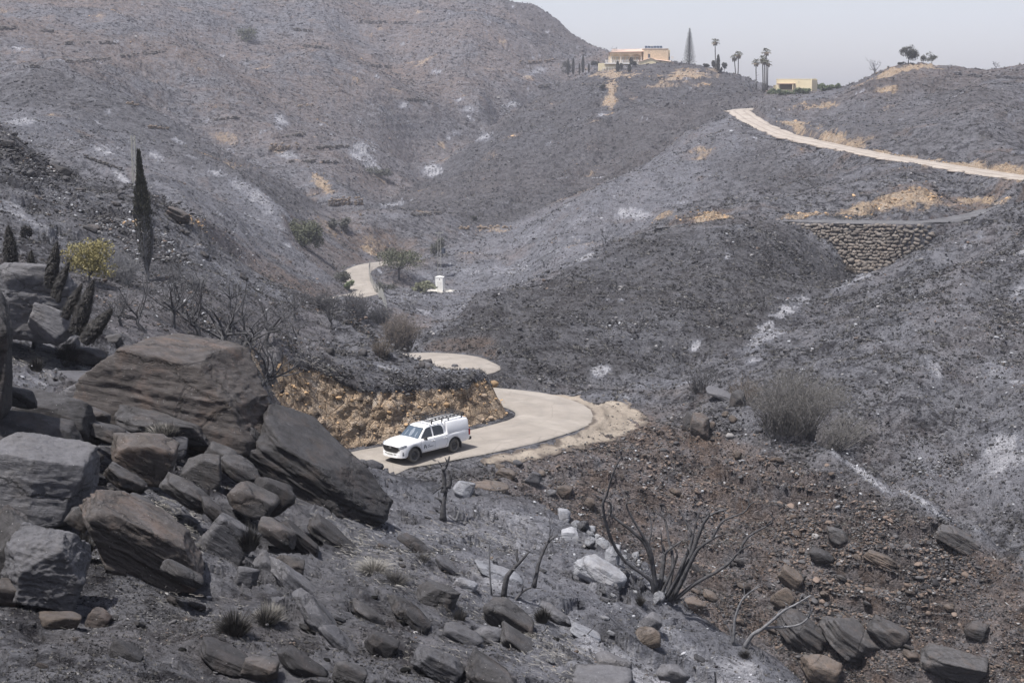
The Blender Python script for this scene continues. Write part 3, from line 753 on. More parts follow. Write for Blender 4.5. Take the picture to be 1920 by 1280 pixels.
# natural variation everywhere
_big = fbm(_xf / 70, _yf / 70, 4.0, 4).reshape(TX.shape)
BRN += 0.62 * sstep(250, 380, RM) * sstep(-0.15, 0.35, _big) + 0.22 * sstep(0.0, 0.4, EDGE)
ASH += 0.30 * sstep(0.12, 0.5, (fbm(_xf / 22, _yf / 22, 7.0, 4)).reshape(TX.shape)) * (RM < 420)
OCH = np.maximum(OCH, np.where((GCUT > 0.2) & (PU > 470) & (PU < 985) & (RM < 98) & (RM > 60), GCUT, 0))
blob(OCH, [(1330,409,95,13,0,1.0,190,230),(1500,405,60,9,0,.7,190,230),(1720,365,75,24,4,1.0,190,235),(1830,376,80,12,3,.9,190,235),(1640,385,60,12,-10,.8,190,235),
           (1495,238,22,14,20,1.0,250,400),(1560,262,50,22,15,.95,230,330),(1610,275,50,16,10,.8,230,330),(1800,312,110,10,7,.95,190,280),(1895,325,60,14,5,.9,180,260),
           (1710,128,60,7,-6,1.0,380,480),(1660,140,40,6,-22,.8,380,480),(1655,172,28,8,-20,.8,340,430),(1545,200,50,4,-6,.8,300,420),(1790,315,60,6,8,.8),
           (1147,170,16,55,3,.9,440,580),(1150,140,45,8,0,.9,480,580),(1290,140,70,9,-5,.8,480,600),(1250,160,40,6,0,.6,480,600),
           (640,550,22,10,20,.9,90,125),(735,625,30,22,40,.75,90,125),(700,450,55,18,20,.55,250,330),(620,430,30,14,20,.5,240,330),(690,470,18,6,25,.9,250,320),
           (530,280,22,6,0,.8,350,480),(605,350,22,12,40,.75,330,420),(430,262,30,10,10,.55,330,450),(1090,300,25,8,0,.5),(920,432,50,7,0,.7,290,340),(1075,452,50,9,0,.5,200,300),
           (340,412,35,10,30,.6,95,120),(270,420,30,12,20,.45,95,120)])
blob(BRN, [(700,450,110,40,15,.8,240,340),(1230,850,110,25,5,.9,72,90),(1100,900,110,45,8,.95,60,90),(1250,950,130,70,10,.75,55,90),(1550,1130,190,80,20,.75,55,90),(1450,1200,160,60,15,.8,55,90),(1400,950,120,60,10,.5,55,90),
           (1640,1000,90,30,35,.8,55,90),(1720,1100,90,30,30,.8,55,90),(1180,790,60,18,10,.7,75,96),(1650,1250,200,40,0,.55,55,90),(300,100,250,40,-3,.6,300,900),(620,180,260,60,0,.55,300,900),(950,120,160,60,0,.5,400,900),(600,260,200,40,0,.6,300,600),
           (1150,110,60,14,0,.8),(1450,170,60,10,0,.5),(560,740,70,20,0,.6,60,90),(850,1100,60,40,0,.5,15,40),(250,1200,150,40,0,.3,10,40)])
blob(ASH, [(1200,350,200,60,-32,.42,230,372),(1000,460,150,45,-15,.45,225,330),(300,300,330,90,22,.30,170,340),(480,400,160,50,30,.42,170,330),(850,560,140,50,0,.42,180,300),(1560,210,190,50,10,.22,240,460),(1330,330,120,60,-25,.22,230,330),
           (200,420,220,60,20,.35,60,118),(400,520,160,40,30,.35,60,115),(880,1010,190,90,20,.42,18,48),(1200,1200,260,90,28,.5,14,36),(1000,1130,160,90,30,.3,16,36),(1750,620,170,150,0,.20,100,160),(1860,850,90,150,0,.3,78,130),(1550,700,120,90,-20,.22,100,150),(650,300,200,100,0,.2,300,520),(100,230,200,60,10,.35,220,400)])
blob(ASH, [(40,92,18,6,0,1.0),(35,230,45,8,0,.9),(200,278,30,12,10,1.0,180,420),(120,230,60,8,0,.6,200,420),(205,210,14,8,0,.8,200,420),(290,290,14,8,30,.9,180,420),(230,335,22,5,40,1.0,150,300),
           (525,225,12,14,0,.95,350,600),(680,285,22,26,50,1.0,300,600),(850,250,14,6,0,1.0,350,700),(755,196,16,8,0,.8),(820,135,12,4,0,.9),(910,258,16,8,0,.9),(690,300,20,14,60,.9),(1000,137,30,7,-20,.8,480,700),
           (540,290,20,6,10,.9,330,500),(640,270,30,10,0,.5),(815,320,16,12,0,.9,380,500),(730,385,40,4,-6,.9,290,420),(720,405,60,6,0,.5,290,420),(960,198,12,6,-20,.9),(880,205,16,7,0,.7),
           (470,370,130,18,36,.75,180,320),(400,340,60,14,30,.5,180,330),(560,440,40,12,25,.5,180,300),(540,460,12,6,30,1.0,180,300),
           (1130,215,10,6,0,.9,440,560),(1220,330,60,14,-35,.55,230,365),(1100,400,70,14,-30,.6,230,350),(1000,440,60,16,-20,.6,230,350),(940,510,90,26,-10,.65,225,300),(870,510,40,20,0,.7,225,300),(1050,470,70,10,-8,.55,220,300),(1190,400,30,12,0,.9,220,320),
           (1100,482,24,5,-25,1.0,155,190),(985,532,20,6,-15,.9,150,180),(1075,450,50,10,-5,.7,180,290),(800,520,30,14,0,.6,230,300),(690,480,20,10,0,.5),(795,583,22,5,0,1.0,190,260),(830,600,90,40,0,.35,180,260),(780,560,60,14,0,.55,200,250),
           (1365,478,10,14,10,1.0,150,190),(1475,580,30,20,-25,1.0,125,165),(1505,562,24,14,-20,.8,125,175),(1440,610,20,10,-30,.9,120,160),(1610,512,22,10,-10,1.0,140,170),(1580,535,22,10,-30,.8,140,170),(1430,640,50,14,-30,.8,110,150),
           (1125,697,16,20,60,1.0,108,130),(1185,660,18,8,0,.9,110,140),(1215,655,10,5,0,.8),(865,632,30,6,0,.6,115,135),(1240,720,80,8,0,.6,90,125),(1160,745,80,8,5,.5,85,110),
           (1750,690,30,10,60,.8,90,135),(1880,830,40,40,20,.9,80,120),(1870,700,30,30,30,.6,90,130),(1910,545,20,20,30,.8,110,150),(1905,715,14,4,0,1.0,90,130),(1560,470,70,40,20,.35,140,190),(1700,620,120,60,-30,.3,90,150),(1890,900,60,60,0,.55,78,110),(1740,880,60,40,30,.45,80,110),
           (1610,880,70,6,35,.9,70,86),(1720,935,90,7,35,.8,68,84),(1850,1000,80,7,27,.7,68,80),(1450,770,70,7,10,.7,78,95),(1530,820,50,6,35,.8,76,90),
           (60,420,90,16,30,.85,70,115),(20,390,40,14,30,.8,80,118),(170,460,80,14,28,.5,60,110),(420,510,110,9,33,.7,90,115),(560,590,60,7,35,.75,85,112),(640,640,40,7,35,.9,85,105),(380,470,60,8,33,.6,90,115),(520,550,60,7,35,.6,85,112),
           (730,690,60,7,10,.85,78,95),(850,695,60,6,5,.9,80,95),(760,660,40,6,30,.6,85,100),
           (760,950,70,40,35,.45,30,48),(880,960,140,40,10,.5,28,48),(1000,1000,110,50,10,.6,26,44),(930,1090,60,20,30,.95,20,34),(880,1110,40,8,32,1.0,20,34),(1060,1160,120,26,33,1.0,18,34),(1180,1230,160,34,28,.95,16,32),(1350,1250,160,40,20,1.0,15,33),(1250,1180,90,30,30,.7,18,33),(1120,1120,160,60,30,.55,18,36),(1000,1250,90,20,20,.5,14,24),(680,1010,90,24,40,.5,20,36),
           (90,690,70,22,0,.6,24,45),(60,720,40,14,0,.7,24,40),(330,770,60,10,0,.4,22,40)])
FCH = np.zeros_like(TX)
blob(FCH, [(1150,260,190,130,-20,.85,380,600),(950,330,140,60,-38,.85,330,520),(1350,180,90,60,10,.8,400,560),(1050,600,260,90,-12,.9,105,185),(1300,560,200,110,0,.7,110,190),(1450,330,200,50,12,.6,220,330),(1230,480,90,50,0,.6,140,190),
           (1650,250,260,60,8,.55,230,420),(1750,170,200,50,5,.55,300,470),(250,470,160,60,25,.5,60,112),(300,210,220,36,22,.55,230,340),(760,240,160,60,0,.4,400,700),(1040,40,70,60,40,.6,600,780),(620,720,160,30,5,.6,60,100),(300,1180,420,120,10,.45,10,26),(600,1100,200,110,25,.45,14,34),(1750,1080,200,120,30,.4,55,80),(900,890,120,14,-8,.8,60,74)])
VH = [(640,402),(730,372),(790,338),(860,286),(940,226),(1000,186),(1060,148),(1150,130),(1250,112),(1340,125),(1440,172),(1380,208),(1200,316),(1050,391),(900,451),(840,440)]
PS = [(1368,204),(1200,308),(1050,383),(900,443),(840,470),(760,560),(900,572),(1030,515),(1100,490),(1250,432),(1290,400),(1320,330),(1400,290)]
CS = [(1250,432),(1100,488),(960,540),(795,652),(900,700),(1130,712),(1430,640),(1610,508),(1480,425)]
FG = [(690,880),(900,936),(1070,984),(1211,1060),(1280,1146),(1495,1273),(1495,1300),(980,1300),(900,1200),(800,1080),(700,1010),(640,960)]
BS = [(1000,850),(1200,800),(1300,790),(1500,880),(1700,960),(1940,1060),(1940,1300),(1500,1300),(1280,1150),(1070,985),(900,934),(860,895)]
LH = [(0,250),(130,330),(250,368),(350,412),(433,482),(360,500),(250,520),(100,500),(0,500)]
LB = [(350,415),(450,490),(640,555),(690,520),(620,455),(450,360),(250,240),(120,250)]
poly(FCH, [(0,146),(90,129),(150,149),(240,188),(310,228),(400,279),(560,361),(620,388),(560,402),(400,335),(250,262),(100,205),(0,196)], .75, 225, 350, 6); poly(FCH, [(935,-20),(1000,8),(1050,46),(1118,98),(1060,100),(1000,60),(950,20)], .8, 650, 800, 5); poly(FCH, VH, .95, 345, 600, 4); poly(ASH, PS, .46, 214, 374, 8); poly(FCH, CS, .95, 105, 195, 6); poly(ASH, FG, .60, 14, 50, 14); poly(BRN, BS, .85, 52, 100, 14)
poly(ASH, LB, .36, 165, 330, 20)
_n6 = fbm(_xf / 7, _yf / 7, 21.0, 5, 2.1, .6).reshape(TX.shape); _n7 = fbm(_xf / 16, _yf / 16, 31.0, 5, 2.1, .65).reshape(TX.shape)
ASH = np.maximum(ASH, .95 * sstep(.27, .42, _n6) * (RM > 90)); OCH = np.maximum(OCH, .62 * sstep(.22, .40, _n7) * (RM > 270) * (GDD > 3)); BRN = np.maximum(BRN, .7 * sstep(.10, .3, _n7) * (RM > 180))
TE = [(180,560),(330,545),(600,575),(640,640),(520,700),(380,660),(180,640)]
poly(BRN, TE, .5, 48, 100, 14); poly(ASH, TE, .40, 48, 100, 14)
BRN *= (1 - .75 * np.clip(FCH, 0, 1)); ASH = np.where(ASH < .6, ASH * (1 - .7 * np.clip(FCH, 0, 1)), ASH)
# bedded ledges: thin tilted strata stepping out of the slopes
BSm = np.zeros_like(TX); poly(BSm, BS, 1, 52, 100, 20); LHm = np.zeros_like(TX); poly(LHm, LH, 1, 60, 118, 16)
FGm = sstep(52, 44, RM) * sstep(9, 14, RM)
def ledges(wl, amp, mask, dipx, dipy, seed):
    c = (TZ + TX * dipx + TY * dipy) / wl + (fbm(_xf / (wl * 4), _yf / (wl * 4), seed, 3) * 1.6).reshape(TX.shape)
    f = c - np.floor(c); on = sstep(0.0, 0.35, (fbm(_xf / (wl * 3.2), _yf / (wl * 3.2), seed + 5, 4)).reshape(TX.shape) + .12)
    return (0.5 - f) * amp * on * mask * sstep(2.9, 4.5, GDD)
DZ = ledges(1.5, 1.15, BSm, .35, .1, 2.0) + ledges(.55, .42, BSm, .3, .2, 6.0) + ledges(1.1, .75, LHm, .3, .15, 3.0) + ledges(.45, .30, LHm, .35, .1, 8.0)
DZ += ledges(.5, .26, FGm, .45, .1, 4.0) + ledges(.2, .11, FGm, .5, .1, 9.0) + ledges(2.4, 1.3, sstep(300, 380, RM) * .8, .1, .1, 12.0) + ledges(1.2, .5, ((RM > 100) & (RM < 300)) * .7, .2, .1, 13.0)
TZ += DZ
# dark, freshly charred slopes carry little ash
for arr in (ASH,): arr[GDD < 2.6] *= 0.2
RCK = np.clip(GCUT, 0, 1) * (RM < 110)
BRN = np.maximum(BRN, 0.7 * np.clip(GCUT, 0, 1) * (RM > 110))
_rel = (noise3(_xf / 2.6, _yf / 2.6, TZ.ravel() / 2.2) * 0.5 + (0.3 - np.abs(noise3(_xf / 1.2, _yf / 1.2, TZ.ravel() / 1.2))) * 0.5).reshape(TX.shape)
TZ += np.clip(OCH, 0, 1) * (GDD > 3.2) * (RM > 150) * _rel * 1.5
V = np.stack([TX.ravel(), TY.ravel(), TZ.ravel()], 1)
RCK = np.maximum(RCK, .35 * BSm)
blob(RCK, [(1500,1100,260,120,20,.6,55,90),(1800,1050,100,60,20,.8,55,90),(60,320,100,40,30,.9,80,118),(330,400,60,20,30,.9,95,120),(250,440,100,40,30,.6,80,120),(770,650,60,30,20,.7,80,100),(1350,800,60,30,0,.7,75,92)])
gm = terrain_material()
AT = ((OCH, ASH, BRN, RCK))
# the ground in pieces by distance: near slope, road cut and spur, middle slopes, far hills
LIM = [(0, 50, 'near_slope'), (50, 100, 'roadside_hill'), (100, 220, 'valley_slopes'), (220, 1e9, 'hillside')]
cellr = GR[:-1, :-1]
for a, b_, nm in LIM:
    msk = ((cellr >= a) & (cellr < b_)).ravel()
    f = F[msk]
    used = np.unique(f); remap = np.full(len(V), -1, np.int64); remap[used] = np.arange(len(used))
    ob = np_mesh('ground' if a == 0 else nm, V[used], remap[f], gm, smooth=True)
    tag(ob, kind='structure')
    ca = ob.data.attributes.new('mask', 'FLOAT_COLOR', 'POINT')
    cc = np.stack([k.ravel()[used] for k in AT], 1).astype(np.float32); ca.data.foreach_set('color', cc.ravel())
    fa = ob.data.attributes.new('fresh_char', 'FLOAT', 'POINT'); fa.data.foreach_set('value', np.ascontiguousarray(FCH.ravel()[used], np.float32))

# ---------------------------------------------------------------- roads
def road_mat():
    m, t, b = new_mat('dusty_asphalt'); N = NT(t)
    geo = N.n('ShaderNodeNewGeometry'); P = geo.outputs['Position']
    at = N.n('ShaderNodeAttribute', attribute_name='across'); ac = at.outputs['Fac']
    col = N.mix(N.rng(N.noise(P, 0.6, 6, 0.65), 0.35, 0.65), (0.225, 0.202, 0.178), (0.30, 0.27, 0.24))
    col = N.mix(N.math('MULTIPLY', N.rng(N.noise(P, 24, 5, 0.8), 0.3, 0.7), 0.35), col, (0.18, 0.165, 0.148))
    wheel = N.math('MULTIPLY', N.rng(N.math('ABSOLUTE', N.math('SUBTRACT', N.math('ABSOLUTE', ac), 0.36)), 0.16, 0.0), 0.35)
    col = N.mix(wheel, col, (0.20, 0.184, 0.168))
    crk = N.vor(P, 0.35, 'DISTANCE_TO_EDGE'); col = N.mix(N.math('MULTIPLY', N.rng(crk, 0.012, 0.0), 0.35), col, (0.10, 0.09, 0.08))
    col = N.mix(N.math('MULTIPLY', N.rng(N.noise(P, 0.18, 7, 0.75, 1.0), 0.52, 0.62), 0.35), col, (0.37, 0.34, 0.305))
    edge = N.rng(N.math('ADD', N.math('ABSOLUTE', ac), N.math('MULTIPLY', N.math('SUBTRACT', N.noise(P, 1.5, 6, 0.8), 0.5), 0.35)), 0.9, 1.0)
    col = N.mix(N.math('MULTIPLY', edge, 0.6), col, (0.14, 0.13, 0.12))
    N.set(b.inputs['Base Color'], col); b.inputs['Roughness'].default_value = 0.9; b.inputs['Specular IOR Level'].default_value = 0.2
    N.set(b.inputs['Normal'], N.bump(N.noise(P, 30, 5, 0.8), 0.02))
    return m
def dirt_mat(name, c1, c2, c3):
    m, t, b = new_mat(name); N = NT(t)
    geo = N.n('ShaderNodeNewGeometry'); P = geo.outputs['Position']
    at = N.n('ShaderNodeAttribute', attribute_name='across'); ac = at.outputs['Fac']
    col = N.mix(N.rng(N.noise(P, 0.5, 7, 0.7), 0.35, 0.65), c1, c2)
    col = N.mix(N.math('MULTIPLY', N.rng(N.noise(P, 6, 6, 0.75), 0.5, 0.7), 0.5), col, c3)
    rut = N.math('MULTIPLY', N.rng(N.math('ABSOLUTE', N.math('SUBTRACT', N.math('ABSOLUTE', N.math('ADD', ac, N.math('MULTIPLY', N.math('SUBTRACT', N.noise(P, 0.12, 3), 0.5), 0.4))), 0.38)), 0.13, 0.03), 0.45)
    col = N.mix(rut, col, tuple(c * 0.62 for c in c1))
    edge = N.rng(N.math('ADD', N.math('ABSOLUTE', ac), N.math('MULTIPLY', N.math('SUBTRACT', N.noise(P, 0.9, 6, 0.8), 0.5), 0.6)), 0.85, 1.0)
    col = N.mix(edge, col, c3)
    N.set(b.inputs['Base Color'], col); b.inputs['Roughness'].default_value = 0.95; b.inputs['Specular IOR Level'].default_value = 0.1
    N.set(b.inputs['Normal'], N.bump(N.noise(P, 4, 7, 0.8), 0.12))
    return m
def ribbon(name, ps, hw, mat, lift=0.03, wob=0.0, thick=0.0):
    n = len(ps); K = 9; vs = []; ac = []
    for i, p in enumerate(ps):
        a = ps[max(0, i - 1)]; b_ = ps[min(n - 1, i + 1)]; d = (b_ - a); d.z = 0; d.normalize(); nr = Vector((-d.y, d.x, 0))
        for k in range(K):
            f = k / (K - 1) * 2 - 1
            w = hw * (1 + (wob * float(noise3(np.array([p.x * 0.4 + 50 * (f > 0)]), np.array([p.y * 0.4]), np.array([0.5]))[0]) if abs(f) == 1 else 0))
            q = p + nr * (w * f)
            z = p.z + lift + 0.05 * (1 - f * f)
            if thick and abs(f) == 1: z -= thick
            vs.append((q.x, q.y, z)); ac.append(f)
    fs = [(i * K + k, (i + 1) * K + k, (i + 1) * K + k + 1, i * K + k + 1) for i in range(n - 1) for k in range(K - 1)]
    me = bpy.data.meshes.new(name); me.from_pydata(vs, [], fs); me.update()
    at = me.attributes.new('across', 'FLOAT', 'POINT'); at.data.foreach_set('value', np.array(ac, np.float32))
    o = link(name, me, mat, smooth=True); tag(o, kind='structure'); return o
RM_ = road_mat()
ribbon('road', ROAD1, HW1, RM_, 0.03, 0.05, 0.10)
DM = dirt_mat('pale_dirt', (0.27, 0.235, 0.205), (0.40, 0.36, 0.32), (0.17, 0.14, 0.12))
ribbon('dirt_road', ROAD2, HW2 + .3, DM, 0.06, 0.6, 0.15)
TM = dirt_mat('ashy_dirt', (0.085, 0.084, 0.088), (0.155, 0.154, 0.162), (0.07, 0.068, 0.07))
ribbon('hillside_track', TRACK, HWT, TM, 0.05, 0.9, 0.12)
# dirt pull-out on the outside of the bend: an irregular sheet lying on the ground
def shoulder():
    out = [(1000,737),(1060,738),(1120,742),(1165,752),(1200,768),(1215,785),(1195,800),(1150,810),(1100,822),(1040,838),(980,852),(905,868),(905,858),(985,840),(1050,822),(1090,806),(1110,785),(1098,760),(1060,748)]
    pts = [ptz(u, v, -19.0) for u, v in out]
    xs = [p.x for p in pts]; ys = [p.y for p in pts]
    gx, gy = np.meshgrid(np.linspace(min(xs) - .5, max(xs) + .5, 110), np.linspace(min(ys) - .5, max(ys) + .5, 150), indexing='ij')
    X, Y = gx.ravel(), gy.ravel()
    ins = np.zeros(len(X), bool); n = len(pts); dmin = np.full(len(X), 1e9)
    for i in range(n):
        a, b_ = pts[i], pts[(i + 1) % n]
        c = ((a.y > Y) != (b_.y > Y)) & (X < (b_.x - a.x) * (Y - a.y) / (b_.y - a.y + 1e-12) + a.x); ins ^= c
        dx, dy = b_.x - a.x, b_.y - a.y; t = np.clip(((X - a.x) * dx + (Y - a.y) * dy) / (dx * dx + dy * dy), 0, 1)
        dmin = np.minimum(dmin, np.hypot(X - a.x - t * dx, Y - a.y - t * dy))
    sd_ = np.where(ins, dmin, -dmin) + fbm(X * 0.9, Y * 0.9, 2.0, 4) * 0.7
    Z = np.array([ground(x, y) for x, y in zip(X, Y)])
    dr, zr, _, _ = near_line(X, Y, ROAD1)
    Z = np.where(dr < HW1 + 0.45, zr - 0.035, Z + 0.045)
    Z = np.minimum(Z, np.where(dr < 5, zr + 0.0, 1e9))
    keep = sd_ > -0.1
    idx = np.arange(len(X)).reshape(gx.shape)
    q = np.stack([idx[:-1, :-1], idx[1:, :-1], idx[1:, 1:], idx[:-1, 1:]], -1).reshape(-1, 4)
    q = q[keep[q].all(1)]
    u_ = np.unique(q); mp = np.full(len(X), -1); mp[u_] = np.arange(len(u_))
    o = np_mesh('dirt_shoulder', np.stack([X, Y, Z], 1)[u_], mp[q], dirt_mat('sandy_shoulder', (0.22, 0.188, 0.155), (0.35, 0.305, 0.255), (0.11, 0.092, 0.08)), smooth=True)
    at = o.data.attributes.new('across', 'FLOAT', 'POINT'); at.data.foreach_set('value', np.clip(1.05 - sd_[u_] * 0.6, 0, 1.0).astype(np.float32))
    tag(o, kind='structure')
shoulder()
# ---------------------------------------------------------------- rocks
_ico = {}
def ico(sub):
    if sub not in _ico:
        bm = bmesh.new(); bmesh.ops.create_icosphere(bm, subdivisions=sub, radius=1.0)
        _ico[sub] = (np.array([v.co[:] for v in bm.verts]), np.array([[v.index for v in f.verts] for f in bm.faces])); bm.free()
    return _ico[sub]
def rock_verts(sub, size, seed, rough=0.045, planes=11, strata=0.022, sfreq=7.0, boxy=0.6):
    rs = np.random.RandomState(seed)
    p = ico(sub)[0].copy()
    ns = rs.normal(size=(planes, 3)); ns /= np.linalg.norm(ns, axis=1)[:, None]
    ax = np.array([[1, 0, 0], [-1, 0, 0], [0, 1, 0], [0, -1, 0], [0, 0, 1], [0, 0, -1]], float) + rs.normal(size=(6, 3)) * 0.16
    ax /= np.linalg.norm(ax, axis=1)[:, None]
    nn = np.concatenate([ax, ns]); dd = np.concatenate([rs.uniform(0.62, 0.76, 6), rs.uniform(0.62, 0.84, planes)])
    proj = p @ nn.T
    s = np.where(proj > 1e-3, dd / np.maximum(proj, 1e-3), 9).min(1)
    q = p * np.minimum(1.06, s)[:, None] / 0.74
    o = rs.uniform(0, 50, 3)
    # layered bedding: thin ledges that step in and out
    zz = q[:, 2] + 0.12 * noise3(q[:, 0] * 1.1 + o[0], q[:, 1] * 1.1, q[:, 2] * 1.2) + 0.06 * noise3(q[:, 0] * 3.1 + o[0], q[:, 1] * 3.1, q[:, 2] * 3.2)
    led = noise3(q[:, 0] * 0.5 + o[1], q[:, 1] * 0.5, zz * sfreq * 0.55) + 0.5 * noise3(q[:, 0] * 0.7 + o[2], q[:, 1] * 0.7 + 9, zz * sfreq * 1.5)
    led = 0.5 + np.sign(led) * np.minimum(1, np.abs(led) * 2.6) * 0.40
    q[:, :2] *= (1 + strata * (led - 0.5))[:, None]
    if sub >= 3:
        n = noise3(q[:, 0] * 1.5 + o[0], q[:, 1] * 1.5 + o[1], q[:, 2] * 2.4 + o[2]) * 1.0
        n += 0.5 * (0.3 - np.abs(noise3(q[:, 0] * 3.6 + o[0], q[:, 1] * 3.6 + o[1], q[:, 2] * 6 + o[2])) * 1.5)
        n += 0.25 * noise3(q[:, 0] * 9 + o[0], q[:, 1] * 9 + o[1], q[:, 2] * 16 + o[2])
        if sub >= 5:
            n += 0.55 * np.minimum(0, np.abs(noise3(q[:, 0] * 1.4 + o[1], q[:, 1] * 1.4 + o[2], q[:, 2] * 2.8 + o[0])) - 0.045) * 14 * 0.25
            n += 0.14 * noise3(q[:, 0] * 24 + o[0], q[:, 1] * 24, q[:, 2] * 40)
        q += p * (n * rough * 1.3)[:, None]
    else:
        q += p * (rs.uniform(-1, 1, len(p)) * rough)[:, None]
    return q * (np.array(size) / 2)
def rock_mesh(name, sub, size, seed, mat, smooth=True, **k):
    v = rock_verts(sub, size, seed, **k)
    o = np_mesh(name, v, ico(sub)[1], mat, smooth=False)
    if smooth and sub >= 5: o.data.shade_smooth()
    return o
def boulder(u, v, w, h, roll, rmin, label, mat, seed, depth=0.8, sub=4, name='boulder', sink=0.36, tilt=0, yaw=0, rfix=None, fat=1.0, **k):
    """a boulder whose visible outline is w x h photo pixels round (u, v), resting on the ground there"""
    if rfix is None:
        g = hit(u, v + h * sink * (1 + abs(math.sin(R(roll)))*0.3), rmin)
        r = math.hypot(g.x, g.y); v += h * 0.10
    else: r = rfix
    c = pt(u, v, r); dist = c.length
    W, Hh = w * dist / FPX * fat, h * dist / FPX * fat
    o = rock_mesh(name, sub, (W, max(W, Hh) * depth, Hh), seed, mat, **k)
    o.location = c
    az = math.atan2(c.x, c.y)
    o.rotation_euler = (Matrix.Rotation(-az, 4, 'Z') @ Matrix.Rotation(R(roll), 4, 'Y') @ Matrix.Rotation(R(tilt), 4, 'X') @ Matrix.Rotation(R(yaw), 4, 'Z')).to_euler()
    tag(o, label, 'boulder')
    return o
